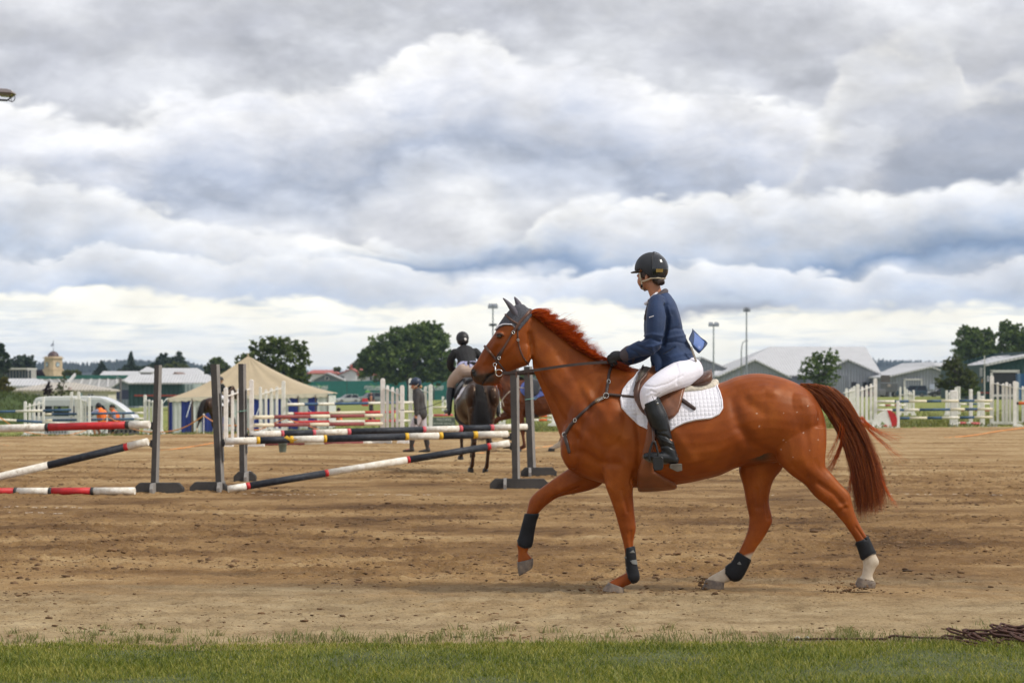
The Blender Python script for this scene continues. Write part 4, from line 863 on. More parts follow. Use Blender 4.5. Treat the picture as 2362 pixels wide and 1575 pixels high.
# ---- clock tower
t, b = site('clock_tower', 'cream clock tower with a domed roof and flagpole on the skyline', 'clock tower', 123, 600); Y = 600; s = pxm(Y); STONE = mat('tower_stone', (.50, .385, .255), .8, .12, .8); DOME = mat('tower_dome', (.085, .05, .048), .5, .2, 1.)
def obox(r, z0, z1, name, m, par=t):
    """square shaft turned 45 degrees, chamfered corners"""
    pr = [(r * .84, -r * .16), (r * .84 + .0, r * .16), (r * .16, r * .84), (-r * .16, r * .84), (-r * .84, r * .16), (-r * .84, -r * .16), (-r * .16, -r * .84), (r * .16, -r * .84)]
    return MB().prism([(x * 1.18, y * 1.18) for x, y in pr], z0, z1, 'Z').build(name, m, par)
Z = lambda v: CAMZ - (v - YH) / s - b.z
obox(2.5, -1, Z(852), 'base', STONE); obox(2.62, Z(853), Z(851.4), 'cornice', STONE); obox(2.2, Z(851.4), Z(827), 'shaft', STONE); obox(2.6, Z(827), Z(825), 'cornice', STONE); obox(2.15, Z(825), Z(822), 'parapet', STONE)
v_, f_ = ball((0, 0, Z(822.5)), (1.42, 1.42, 1.38), 20, 12); MB().add(v_, f_).build('dome', DOME, t, True)
for sx in (-1, 1):
    n_ = Vector((sx * .7071, -.7071, 0)); c = n_ * 1.86 + Vector((0, 0, Z(840.5))); fx = Vector((sx * .7071 * -1, -.7071, 0)).cross(Vector((0, 0, 1))); e = n_.cross(Vector((0, 0, 1))).normalized()
    q = MB(); k = 18
    for off, r_, mi in ((.06, .70, 0), (.10, .52, 1)):
        p = [c + n_ * (off - .0) + e * math.cos(2 * pi * i / k) * r_ * .82 + Vector((0, 0, math.sin(2 * pi * i / k) * r_)) for i in range(k)]; p2 = [x - n_ * .3 for x in p]
        q.add(p + p2, [tuple(range(k)), tuple(range(2 * k - 1, k - 1, -1))] + [(i, i + k, (i + 1) % k + k, (i + 1) % k) for i in range(k)], mi)
    q.build('clock_face', [mat('clock_rim', (.06, .06, .07), .6), mat('clock_white', (.42, .52, .58), .5)], t)
    h = c + n_ * .14; MB().bar(h, h + e * .05 + Vector((0, 0, .40)), .07, .03).bar(h, h + e * .12 + Vector((0, 0, .22)), .09, .03).build('clock_hand', BLK, t)
MB().tube([(0, 0, Z(812)), (0, 0, Z(785))], .07, 6).build('flagpole', mat('pole_dark', (.05, .05, .08), .6), t)
q = MB(); a = Vector((0, 0, Z(789))); q.add([a, a + Vector((-.35, 0, -.5)), a + Vector((-.75, .05, -.95)), a + Vector((-.45, 0, -1.05)), a + Vector((0, 0, -.55)), a + Vector((0, .04, 0)), a + Vector((-.35, .04, -.5)), a + Vector((-.75, .09, -.95)), a + Vector((-.45, .04, -1.05)), a + Vector((0, .04, -.55))], [(0, 1, 2, 3, 4), (9, 8, 7, 6, 5), (0, 5, 6, 1), (1, 6, 7, 2), (2, 7, 8, 3), (3, 8, 9, 4), (4, 9, 5, 0)]); q.build('flag', mat('flag_navy', (.04, .05, .13), .7), t)
# ---- light masts
MASTM = mat('mast_steel', (.26, .28, .31), .5, .1, metal=.5); LAMPG = mat('lamp_glass', (.45, .47, .50), .2, 0)
def mast(u, Y, vt, label, heads, arm2=None):
    t, b = site('light_mast', label, 'light mast', u, Y, 'floodlight masts'); s = pxm(Y); z = CAMZ - (vt - YH) / s - b.z
    MB().tube([(0, 0, -.5), (0, 0, z)], [.16, .09], 10).build('pole', MASTM, t)
    MB().box((0, 0, z), (max(h for h in heads) * 2 / s + .2, .12, .12)).build('crossbar', MASTM, t)
    for h in heads: q = MB(); q.add([(h / s - .38, -.3, z + .05), (h / s + .38, -.3, z + .05), (h / s + .28, .3, z + .35), (h / s - .28, .3, z + .35), (h / s - .38, -.35, z - .35), (h / s + .38, -.35, z - .35), (h / s + .28, .1, z - .25), (h / s - .28, .1, z - .25)], [(0, 1, 2, 3), (7, 6, 5, 4), (0, 4, 5, 1), (1, 5, 6, 2), (2, 6, 7, 3), (3, 7, 4, 0)]); q.build('floodlight', MASTM, t)
    if arm2: z2 = CAMZ - (arm2 - YH) / s - b.z; MB().box((0, 0, z2), (13 / s, .2, .14)).build('crossbar', MASTM, t); [MB().box((x / s, -.1, z2 + .1), (.5, .4, .35)).build('floodlight', MASTM, t) for x in (-5, 0, 5)]
mast(1137, 330, 706, 'floodlight mast rising behind the chestnut horse\'s nose', (-5, 5), 751)
mast(1646, 370, 748, 'shorter twin lamp floodlight mast right of the rider', (-6.5, 6.5)); mast(1722, 350, 714, 'taller floodlight mast right of the rider', (-2.5, 2.5))
t, b = site('street_lamp', 'curved street lamp beside the taller floodlight mast', 'street lamp', 1710, 345); s = pxm(345); zt = lp(b, 0, 786, 345).z
MB().tube([(0, 0, -.5), (0, 0, zt * .80), (.08, 0, zt * .92), (.28, 0, zt * .98), (.62, 0, zt)], [.09, .08, .07, .06, .05], 8).build('pole', MASTM, t, True); MB().box((.75, 0, zt + .02), (.4, .2, .12)).build('lamp_head', MASTM, t)
t, b = site('light_pole', 'thin lamp pole in front of the grandstand roof', 'lamp pole', 278, 340); MB().tube([(0, 0, -.5), lp(b, 278, 872, 340)], .16, 8).build('pole', mat('pole_brown', (.16, .15, .15), .8), t); MB().bar(lp(b, 278, 873, 340), lp(b, 268, 868, 340), .1, .1).build('arm', MASTM, t)
# floodlight close by at the upper left
t, b = site('floodlight_pole', 'near floodlight on its bracket at the upper left edge of the sky', 'floodlight', -60, 60); s = pxm(60); O = lambda u, v, y=0.: P(u, v, 60) - b + Vector((0, y, 0)); DARKS = mat('floodlight_dark', (.035, .035, .05), .4, .1)
MB().tube([(0, 0, -.5), (0, 0, O(-60, 228).z)], [.14, .09], 10).build('pole', MASTM, t)
MB().bar(O(-64, 229), O(17, 232), .09, .045).build('bracket', DARKS, t); MB().bar(O(17, 232), O(27, 224), .03, .03).build('yoke', DARKS, t)
q = MB(); q.prism([(O(a, c).x, O(a, c).z) for a, c in [(-3, 207), (2, 206.5), (20, 207.5), (31, 211), (34, 217), (4, 215.5), (-4, 214)]], -.22, .22); q.build('housing', mat('floodlight_case', (.33, .30, .31), .45, .1, metal=.4), t, bevel=.01)
q = MB(); q.prism([(O(a, c).x, O(a, c).z) for a, c in [(-4, 214.5), (4, 215.8), (34, 217.3), (27, 222), (24, 224), (0, 222)]], -.19, .19); q.build('lens', mat('lens_amber', (.10, .075, .02), .25, .2), t)
MB().tube([O(31, 219), O(34.5, 225), O(33, 232), O(28, 235.5), O(22, 233), O(18, 231)], .012, 6).build('cable', DARKS, t, True); MB().tube([O(24, 228), O(27, 230), O(27, 234), O(22, 233)], .01, 6).build('cable', DARKS, t, True)
# ---- tent
TENTR = mat('tent_canvas', (.44, .355, .235), .85, .07, .8, .012, 2.5); TENTB = mat('tent_blue', (.020, .040, .235), .7, .1, 2., .02, 2.); TENTW = mat('tent_white', (.58, .60, .58), .75, .05, 2., .02, 2.); TIMB = mat('tent_pole', (.12, .085, .07), .8)
YT = 125; t, b = site('marquee_tent', 'cream marquee tent with blue and white striped walls', 'tent', 571, YT); s = pxm(YT)
x0, x1 = lp(b, 386, 0, YT).x, lp(b, 757, 0, YT).x; zl, zr = lp(b, 0, 919, YT).z, lp(b, 0, 908, YT).z; dep = 7.0; ap = lp(b, 572, 821, YT + dep / 2)
n_ = 22; q = MB(); ring = []
def eave(k):                       # perimeter points, front edge first
    pts = []
    for i in range(n_): f = i / n_; pts.append((x0 + (x1 - x0) * f, 0., zl + (zr - zl) * f))
    for i in range(8): pts.append((x1, dep * i / 8, zr))
    for i in range(n_): f = i / n_; pts.append((x1 + (x0 - x1) * f, dep, zr + (zl - zr) * f))
    for i in range(8): pts.append((x0, dep * (1 - i / 8), zl))
    return pts
E_ = eave(0); M_ = len(E_); K = 14
for j in range(K):
    f = j / K; 
    for i, p in enumerate(E_):
        g_ = f; sag = .30 * math.sin(pi * f) ** 1.0 * (1 - .3 * f) + .05 * math.sin(i * 2 * pi / 5.5) * math.sin(pi * f) * (1 - f)
        q.v.append((p[0] + (ap.x - p[0]) * g_, p[1] + (ap.y - p[1]) * g_, p[2] + (ap.z - p[2]) * f - sag + .02 * math.sin(i * 1.7)))
q.v.append(tuple(ap)); top = len(q.v) - 1
for j in range(K - 1):
    for i in range(M_): q.f.append((j * M_ + i, j * M_ + (i + 1) % M_, (j + 1) * M_ + (i + 1) % M_, (j + 1) * M_ + i)); q.m.append(0)
for i in range(M_): q.f.append(((K - 1) * M_ + i, (K - 1) * M_ + (i + 1) % M_, top)); q.m.append(0)
o = q.build('tent_roof', TENTR, t, True)
q = MB(); L_ = []
for i in range(n_ * 3 + 1):
    f = i / (n_ * 3); L_.append((x0 + (x1 - x0) * f, -.03, zl + (zr - zl) * f)); 
vs = [(a, y, z + .04) for a, y, z in L_] + [(a, y - .02, z - .14 - .05 * abs(math.sin(i * pi / 3))) for i, (a, y, z) in enumerate(L_)]; m_ = len(L_)
q.add(vs, [(i, i + 1, m_ + i + 1, m_ + i) for i in range(m_ - 1)]); q.build('valance', mat('valance_cream', (.60, .54, .43), .85, .1, 3.), t)
us = [389, 397, 418, 441, 446, 467, 490, 508, 527, 549, 563, 577, 600, 608, 622, 634, 648, 665, 687, 711, 732, 757]; cs = 'bwbtwbwbwbwbwbwbwbwbw'
for a, c, k in zip(us[:-1], us[1:], cs):
    p = lp(b, a, 0, YT).x; r_ = lp(b, c, 0, YT).x; zt = zl + (zr - zl) * ((p + r_) / 2 - x0) / (x1 - x0); nn = 6; q = MB()
    for jz in range(2):
        for i in range(nn + 1): q.v.append((p + (r_ - p) * i / nn + (0 if jz else RNG.normal(0, .012)), .03 + .035 * math.sin(i * 2.1 + p * 3), (zt - .05) if jz else -.35))
    for i in range(nn): q.f.append((i, i + 1, nn + 2 + i, nn + 1 + i)); q.m.append(0)
    q.build('wall_panel', {'b': TENTB, 'w': TENTW, 't': TIMB}[k], t, True)
MB().prism([(x0 + .1, -.3), (x1 - .1, -.3), (x1 - .1, zr - .1), (x0 + .1, zl - .1)], .2, dep - .1).build('lining', TENTW, t)
for u in (443.5, 688, 728, 757, 389): x = lp(b, u, 0, YT).x; MB().tube([(x, -.08, -.3), (x, -.08, zl + (zr - zl) * (x - x0) / (x1 - x0) - .05)], .03, 6).build('side_pole', TIMB, t)
MB().tube([tuple(ap - Vector((0, 0, .3))), tuple(ap + Vector((0, 0, .12)))], .05, 6).build('finial', TENTR, t)
for (ua, va, ub, vb) in ((757, 906, 775, 922), (441, 925, 430, 962), (664, 918, 672, 930), (707, 940, 718, 950), (600, 935, 587, 968), (386, 918, 372, 933)):
    MB().tube([lp(b, ua, va, YT - .1), lp(b, ub, vb, YT - 2.2)], .018, 5).build('guy_rope', TENTW, t)
# ---- vehicles
TYRE = mat('tyre', (.02, .02, .02), .8, .1); RIM = mat('rim', (.45, .45, .46), .35, .05, metal=.7); CARG = mat('car_glass', (.012, .017, .024), .15, .05, spec=.35); LAMPW = mat('headlamp', (.7, .72, .75), .1, 0); LAMPR = mat('tail_lamp', (.35, .02, .02), .2, 0); TRIM = mat('car_trim', (.03, .03, .033), .6, .1)
def carpaint(n, c): return mat(n, c, .28, .03, 2., coat=.6)
def wheels(t, xs, hw, r, wz=0.):
    for x in xs:
        for y in (-hw, hw):
            k = 18; q = MB(); 
            for yy in (-.1, .1):
                q.v += [(x + r * math.cos(2 * pi * i / k), y + yy, r + r * math.sin(2 * pi * i / k)) for i in range(k)]
            q.f = [tuple(range(k - 1, -1, -1)), tuple(range(k, 2 * k))] + [(i, (i + 1) % k, k + (i + 1) % k, k + i) for i in range(k)]; q.m = [0] * len(q.f)
            w_ = q.build('wheel', TYRE, t, bevel=.02); q = MB(); sg = -1 if y < 0 else 1
            q.v = [(x + r * .6 * math.cos(2 * pi * i / k), y + sg * .104, r + r * .6 * math.sin(2 * pi * i / k)) for i in range(k)] + [(x, y + sg * .09, r)]; q.f = [(i, (i + 1) % k, k) for i in range(k)]; q.m = [0] * k; q.build('rim', RIM, w_)
def car(label, u, Y, rz, L_, H_, W_, paint, kind='hatch', name='parked_car', cat='car', group='cars parked beyond the arena'):
    b = onG(u, Y); t = thing(name, label, cat, tuple(b), rz, group); h = L_ / 2
    prof = {'hatch': ([(-h, .35), (-h + .05, .75), (-h + .25, .88), (h - 1.15, .92), (h - .35, .78), (h, .62), (h, .32), (h - .2, .22), (-h + .2, .22)], [(-h + .12, .86), (-h + .5, H_ - .08), (-h + .9, H_), (h - 2.0, H_), (h - 1.1, .90)]),
            'suv': ([(-h, .40), (-h, 1.0), (h - 1.2, 1.05), (h - .2, .95), (h, .75), (h, .38), (h - .2, .3), (-h + .1, .3)], [(-h + .05, .98), (-h + .25, H_ - .06), (-h + .6, H_), (h - 2.2, H_), (h - 1.3, 1.03)]),
            'ute': ([(-h, .45), (-h, .98), (-.35, 1.0), (h - 1.3, 1.05), (h - .15, .95), (h, .75), (h, .38), (h - .2, .3), (-h + .1, .38)], [(-.95, .98), (-.75, H_ - .05), (-.55, H_), (.55, H_), (h - 1.35, 1.03)])}[kind]
    MB().prism(prof[0], -W_ / 2, W_ / 2).build('body', paint, t, bevel=.05)
    c = prof[1]; n_ = len(c); q = MB(); wt = W_ / 2 - .06; tp = .14
    zlo = min(z for _, z in c); zhi = max(z for _, z in c)
    q.v = [(x, sg * (wt - tp * (z - zlo) / (zhi - zlo)), z) for sg in (-1, 1) for x, z in c]; q.f = [tuple(range(n_)), tuple(range(2 * n_ - 1, n_ - 1, -1))] + [(i, i + n_, (i + 1) % n_ + n_, (i + 1) % n_) for i in range(n_)]; q.m = [0] * len(q.f)
    q.build('cabin_glass', CARG, t)
    xs = [x for x, z in c if z > zhi - .1]; MB().box(((min(xs) + max(xs)) / 2, 0, zhi + .005), (max(xs) - min(xs) + .12, W_ - .34, .07)).build('roof_panel', paint, t, bevel=.02)
    for sg in (-1, 1):
        for (xa, xb) in ((c[0][0], c[1][0]), (c[-1][0], c[-2][0]), ((c[0][0] + c[-1][0]) / 2, (c[1][0] + c[-2][0]) / 2)): MB().bar((xa, sg * (wt + .012), zlo), (xb, sg * (wt - tp + .012), zhi), .08, .03, up=(0, 1, 0)).build('pillar', paint, t)
    wheels(t, (-h + .85, h - .9), W_ / 2 - .1, .33)
    for sg in (-1, 1): MB().box((h - .08, sg * (W_ / 2 - .22), .74), (.2, .36, .14)).build('headlight', LAMPW, t); MB().box((-h + .02, sg * (W_ / 2 - .16), .80), (.1, .2, .24)).build('tail_light', LAMPR, t)
    MB().box((-h - .01, 0, .62), (.03, .5, .13)).build('number_plate', PW, t); return t
car('silver hatchback parked against the green banner fence', 801, 440, rad(200), 4.4, 1.5, 1.75, carpaint('silver_paint', (.42, .43, .45)), 'hatch')
car('grey four wheel drive parked right of the silver hatchback', 850, 445, rad(205), 4.5, 1.75, 1.8, carpaint('grey_car_paint', (.16, .19, .20)), 'suv')
car('white double cab ute parked behind the van\'s nose', 294, 520, rad(-20), 5.0, 1.75, 1.8, carpaint('white_car_paint', (.66, .67, .68)), 'ute')
car('dark blue ute parked by the roller door', 2103, 380, rad(170), 4.9, 1.75, 1.8, carpaint('dark_blue_paint', (.015, .05, .085)), 'suv')
car('black estate car parked under the spreading green tree', 2176, 370, rad(180), 4.7, 1.55, 1.8, carpaint('black_car_paint', (.012, .013, .017)), 'hatch')
car('dark red car half hidden behind the white wing by the tail', 2004, 400, rad(90), 4.3, 1.5, 1.7, carpaint('dark_red_paint', (.16, .02, .03)), 'hatch')
# lorry by the sheds
t, b = site('grey_lorry', 'grey box lorry parked before the low shed', 'lorry', 2051, 385); s = pxm(385); MB().box((0, 0, lp(b, 0, 894, 385).z), (35 / s, 2.2, 21 / s)).build('box', mat('lorry_grey', (.11, .115, .12), .6), t, bevel=.05); MB().box((-1.3, -.2, .75), (1.1, 2., 1.0)).build('cab', mat('lorry_cab', (.17, .17, .18), .5), t, bevel=.08); wheels(t, (-1.0, .9), .9, .42)
MB().box((-.2, -1.12, lp(b, 0, 889, 385).z), (.5, .03, .4)).build('badge', mat('lorry_badge', (.35, .30, .26), .6), t)
# minibus
YV = 128; base = onG(192, YV); base.z = CAMZ - (1012 - YH) * YV / F; t = thing('minibus', 'white high roofed minibus with dark windows behind the left jumps', 'van', tuple(base)); s = pxm(YV); VW = carpaint('van_white', (.66, .67, .68)); VG = mat('van_grey_side', (.46, .48, .50), .4, .04)
q_ = lambda u, v: ((u - 192) / s, (1012 - v) / s)
prof = [q_(*p) for p in [(73, 1000), (72, 970), (76, 932), (81, 919.5), (88, 916), (102, 914.5), (150, 913.5), (205, 913.5), (231, 915), (245, 919), (258, 925), (271, 932), (283, 941), (295, 951), (305, 956), (310, 963), (311.5, 985), (310, 1002)]]
MB().prism(prof, -.05, 1.8).build('body', VW, t, bevel=.04)
MB().prism([q_(*p) for p in [(84, 935), (86, 923), (236, 921), (252, 930), (262, 936), (84, 936)]], -.075, -.055).build('side_panel', VG, t)
MB().prism([q_(*p) for p in [(76, 960), (290, 960), (300, 985), (74, 985)]], -.075, -.055).build('side_panel', VG, t)
for (a, c) in ((82, 100), (102, 122), (124, 161), (163, 187), (189, 216)): MB().prism([q_(a, 959), q_(c - 1.5, 959), q_(c - 1.5, 936), q_(a, 936)], -.082, -.056).build('window', CARG, t)
for (a, c) in ((126, 134), (141, 158)): MB().prism([q_(a, 949), q_(c, 949), q_(c, 937.5), q_(a, 937.5)], -.088, -.083).build('seat_view', mat('grass_glimpse', (.10, .14, .05), .5), t)
MB().prism([q_(*p) for p in [(219, 956), (252, 956), (250, 950), (238, 934), (221, 934)]], -.082, -.056).build('door_window', CARG, t)
MB().prism([q_(*p) for p in [(243, 932), (258, 927), (271, 934), (283, 943), (293, 951), (262, 953), (252, 945)]], -.085, -.052).build('windscreen', mat('windscreen_sky_reflection', (.42, .47, .46), .08, .05, spec=.8), t)  # pale sky reflection put into the glass colour
MB().prism([q_(*p) for p in [(279, 958), (303, 957), (309, 964), (309, 968), (279, 968)]], -.085, -.05).build('headlight', LAMPW, t)
MB().prism([q_(*p) for p in [(240, 973), (311, 971), (311, 976), (240, 978)]], -.085, -.05).build('bumper_strip', TRIM, t); wheels(t, ((105 - 192) / s, (272 - 192) / s), .1, .34)
v_, f_ = ball(((265 - 192) / s, -.2, (1012 - 952) / s), (.07, .06, .13)); MB().add(v_, f_).build('mirror', TRIM, t, True)
# ============================================================ TREES, HILLS
def leaf_mat(name, c1, c2, c3, tr=.35):
    m = bpy.data.materials.new(name); m.use_nodes = True; g = G(m.node_tree); b = m.node_tree.nodes['Principled BSDF']
    p = g.n.new('ShaderNodeNewGeometry'); oc = g.n.new('ShaderNodeTexCoord').outputs['Object']
    f = g.math('ADD', g.math('MULTIPLY', p.outputs['Random Per Island'], .5), g.math('MULTIPLY', g.noise(oc, .45, 3), .65))
    c = g.ramp(f, [(.30, c1), (.56, c2), (.82, c3)]); g.link(c, b.inputs['Base Color']); b.inputs['Roughness'].default_value = .5; b.inputs['Specular IOR Level'].default_value = .35
    t = g.n.new('ShaderNodeBsdfTranslucent'); g.link(c, t.inputs[0]); x = g.n.new('ShaderNodeMixShader'); x.inputs[0].default_value = tr
    out = [q for q in g.n if q.type == 'OUTPUT_MATERIAL'][0]; g.link(b.outputs[0], x.inputs[1]); g.link(t.outputs[0], x.inputs[2]); g.link(x.outputs[0], out.inputs[0]); return m
LEAF_D = leaf_mat('leaf_dark', (.042, .074, .018), (.092, .150, .032), (.18, .24, .058)); LEAF_M = leaf_mat('leaf_mid', (.040, .066, .015), (.085, .125, .026), (.16, .20, .05))
LEAF_O = leaf_mat('leaf_olive', (.040, .055, .014), (.085, .11, .025), (.15, .17, .045)); LEAF_Y = leaf_mat('leaf_yellow', (.06, .065, .012), (.13, .12, .02), (.22, .19, .03)); LEAF_P = leaf_mat('leaf_purple', (.016, .008, .010), (.035, .014, .018), (.06, .025, .028))
LEAF_B = leaf_mat('leaf_bluish', (.022, .042, .025), (.042, .070, .04), (.075, .105, .055)); BARK = mat('bark', (.075, .060, .048), .95, .3, 1.5, .03, 6)
def leaves_mesh(name, C, size, m, parent, seed, asp=.6):
    r = np.random.default_rng(seed); n = len(C); d1 = r.normal(size=(n, 3)); d1 /= np.linalg.norm(d1, axis=1, keepdims=True); d2 = np.cross(d1, r.normal(size=(n, 3))); d2 /= np.linalg.norm(d2, axis=1, keepdims=True)
    s = size * (.55 + .9 * r.random(n))[:, None]; a = d1 * s; b = d2 * s * asp
    V = np.stack([C - a, C + b * .9 - a * .1, C + a, C - b * .9 + a * .1], 1).reshape(-1, 3).astype(np.float32); q = np.arange(4 * n, dtype=np.int32)
    me = bpy.data.meshes.new(name); me.vertices.add(4 * n); me.vertices.foreach_set('co', V.ravel()); me.loops.add(4 * n); me.loops.foreach_set('vertex_index', q); me.polygons.add(n); me.polygons.foreach_set('loop_start', np.arange(0, 4 * n, 4, dtype=np.int32)); me.update(calc_edges=True)
    me.materials.append(m); o = bpy.data.objects.new(name, me); COL.objects.link(o); o.parent = parent; return o
def tree(label, u, Y, blobs, m, leaf, dens=1., cat='tree', name='tree', group='trees beyond the arena', trunk=.25, clump=.20, seed=None, limbs=True, ragged=1.0):
    """blobs (u,v,ru,rv[,dy]) outline the crown; each is filled with leaf clumps"""
    seed = seed or int(abs(u) * 7 + Y); r = np.random.default_rng(seed); b = onG(u, Y); t = thing(name, label, cat, tuple(b), group=group); s = pxm(Y); pts = []; tips = []
    for bl in blobs:
        bu, bv, ru, rv = bl[:4]; c = np.array(P(bu, bv, Y) - b); R_ = np.array([ru, (ru + rv) / 2, rv]) / s
        if len(bl) > 4: c[1] += bl[4]
        nc = max(8, int(30 * dens * (R_[0] * R_[2]) ** .5 / max(.6, leaf * 2.2)))
        d = r.normal(size=(nc, 3)); d /= np.linalg.norm(d, axis=1, keepdims=True); rad_ = (.30 + .74 * r.random(nc) ** .45)[:, None]
        cc = c + d * rad_ * R_ * (1 + .10 * ragged * r.normal(size=(nc, 1))); cr__ = clump * .62 * (R_.mean()) * (.6 + .8 * r.random(nc)); tips += list(cc[:6])
        k = max(14, int(24 * dens)); e = r.normal(size=(nc, k, 3)) * np.array([1, 1, .7]) * cr__[:, None, None] * .72
        pts.append((cc[:, None] + e).reshape(-1, 3))
    Pt = np.concatenate(pts); Pt = Pt[Pt[:, 2] > .15]
    leaves_mesh('crown', Pt, leaf, m, t, seed + 1)
    lo = min((P(bl[0], bl[1], Y) - b).z for bl in blobs); q = MB(); c0 = P(blobs[0][0], blobs[0][1], Y) - b
    q.tube([(0, 0, -.6), (.05, 0, lo * .5), (c0.x * .6, 0, max(lo, .5)), (c0.x, c0.y, max(c0.z, .8))], [trunk * 1.3, trunk, trunk * .7, trunk * .25], 9)
    if limbs:
        for p in tips[:14]: q.tube([(c0.x * .3, 0, lo * .75), tuple(np.array([c0.x * .3, 0, lo * .75]) * .4 + np.array(p) * .6 + np.array([0, 0, .3])), tuple(p)], [trunk * .4, trunk * .22, trunk * .06], 6)
    q.build('trunk', BARK, t, True); return t
tree('round leafy tree rising behind the marquee tent', 640, 260, [(628,818,60,36), (580,838,40,26), (672,838,42,38), (702,812,14,24), (640,800,50,22), (690,865,26,26), (606,800,30,18), (560,852,22,18), (660,870,45,24)], LEAF_M, .17, .85, trunk=.3, clump=.17)
tree('broad dark tree left of the dark horse\'s rider', 947, 410, [(930,820,85,50), (985,790,50,42), (880,815,45,38), (1020,830,28,45), (940,780,55,30), (990,765,30,22), (860,840,38,22), (910,860,75,22), (1000,858,42,26), (845,822,18,22), (960,800,60,50), (1005,780,24,30)], LEAF_D, .27, 1.0, trunk=.55, clump=.16)
tree('far tree peeping out left of the broad dark tree', 832, 600, [(832,842,16,12), (820,848,14,9)], LEAF_O, .4, .8, limbs=False)
tree('upright tree in front of the huge white roofed shed', 1893, 300, [(1888,852,40,28), (1875,842,30,22), (1912,838,26,32), (1858,866,18,14), (1900,868,36,22), (1922,826,13,18), (1885,825,18,12), (1893,885,22,14)], LEAF_D, .16, .62, trunk=.2, clump=.2)
tree('spreading green conifer between the low shed and the green shed', 2207, 260, [(2202,850,26,20), (2200,832,14,14), (2208,872,48,14), (2180,884,26,7), (2235,878,24,14), (2200,892,32,9), (2196,842,20,14), (2238,890,18,18), (2172,890,14,5), (2225,862,26,12)], LEAF_O, .13, .9, trunk=.2, clump=.18, seed=41)
tree('tall windblown tree behind the green shed, left one of the pair', 2250, 420, [(2248,805,44,36), (2226,780,18,30), (2248,780,16,26), (2278,786,22,30), (2230,812,26,28), (2275,815,28,30), (2228,762,8,14), (2254,768,8,12), (2282,770,8,12), (2250,830,44,16)], LEAF_D, .27, .85, trunk=.35, clump=.16, seed=57)
tree('tall windblown tree behind the green shed at the picture\'s right edge', 2340, 420, [(2335,800,34,36), (2322,768,16,30), (2345,780,24,34), (2366,790,26,34), (2314,756,8,14), (2338,765,12,16), (2325,815,34,20), (2385,800,30,40)], LEAF_D, .27, .85, trunk=.35, clump=.16, seed=63)
tree('dark pine at the very left edge', 4, 350, [(2,830,12,28), (-4,812,12,18), (10,845,10,16), (2,800,6,10), (14,820,6,9), (0,860,14,20), (18,838,6,8)], LEAF_B, .24, .8, trunk=.2)
tree('round dark tree behind the clerestory block', 50, 520, [(46,842,26,20), (60,838,20,18), (34,850,16,14), (72,852,14,14), (50,828,14,10), (78,862,10,8), (24,846,8,12)], LEAF_B, .36, .8, trunk=.3)
tree('yellowish conifer bush at the left edge beside the low hall', 10, 240, [(10,890,12,15), (8,877,9,9), (16,898,10,9), (-2,895,12,12), (26,897,8,5)], LEAF_Y, .14, .8, trunk=.12)
tree('small dark purple leaved tree before the low hall', 111, 230, [(110,900,10,9), (112,893,7,6), (104,906,7,5), (117,905,6,6), (112,886,2,5)], LEAF_P, .10, .8, trunk=.08)
tree('slender birch before the low hall', 142, 235, [(142,884,10,12), (146,874,7,7), (138,896,11,9), (148,898,9,8), (140,906,14,7), (160,908,12,6), (125,909,9,5)], LEAF_O, .10, .42, trunk=.05)
tree('spire shaped spruce above the brick block', 302, 620, [(302,850,22,8), (302,842,9,8), (302,832,6,8), (302,824,4,6), (302,817,2.2,5), (285,855,14,7), (322,852,14,8)], LEAF_B, .34, .9, trunk=.2, limbs=False)
tree('small layered pine right of the clock tower', 234, 600, [(234,856,14,7), (234,848,9,5), (234,842,5,4), (234,836,2,4), (226,862,12,6), (246,860,10,6)], LEAF_B, .34, .8, trunk=.2, limbs=False)
tree('dense stand of tall trees behind the leaning grey stand, left trunk', 372, 600, [(372,838,14,22), (383,832,10,20), (362,848,22,12), (392,842,12,18), (345,852,18,9)], LEAF_B, .4, .8, trunk=.3)
tree('tall tree beside the dense stand, above the long white roof', 418, 600, [(412,832,12,18), (420,838,10,16), (408,842,10,14)], LEAF_B, .4, .8, trunk=.3)
tree('pale green rounded tree above the long white roof', 410, 570, [(408,846,28,9), (395,849,16,7), (424,850,14,6)], LEAF_O, .36, .9, trunk=.3)
tree('far rounded tree left of the marquee tent', 500, 480, [(498,842,20,16), (484,852,14,12), (515,850,16,14), (505,833,10,7), (520,862,14,10)], LEAF_M, .33, .8, trunk=.3)
tree('olive bush at the clock tower\'s right', 168, 520, [(166,862,16,7), (178,860,12,6), (155,862,10,8)], LEAF_O, .3, .8, trunk=.1, limbs=False, name='bush', cat='bush', group='bushes')
tree('brownish bush at the clock tower\'s left', 88, 500, [(86,862,14,8), (96,865,8,5)], LEAF_P, .3, .8, trunk=.1, limbs=False, name='bush', cat='bush', group='bushes')
tree('olive bush beside the white ute', 286, 530, [(286,916,18,6), (275,920,12,4), (298,918,10,5)], LEAF_O, .3, .8, trunk=.1, limbs=False, name='bush', cat='bush', group='bushes')
tree('low dark bushes before the green shed wall', 2228, 290, [(2238,900,22,12), (2222,905,14,8)], LEAF_D, .17, .8, trunk=.1, limbs=False, name='bush', cat='bush', group='bushes')
tree('small bush on the white house roofline', 777, 580, [(777,851,12,4)], LEAF_O, .3, .8, trunk=.1, limbs=False, name='bush', cat='bush', group='bushes')
tree('hedge below the broad dark tree', 1000, 470, [(985,868,34,9), (1030,866,26,11), (950,868,24,8)], LEAF_D, .3, .7, trunk=.1, limbs=False, name='hedge', cat='hedge', group='bushes')
tree('dark bushes behind the chestnut horse\'s jaw', 1190, 480, [(1225,872,26,13), (1180,878,30,9), (1270,872,30,12)], LEAF_D, .3, .7, trunk=.1, limbs=False, name='bush', cat='bush', group='bushes')
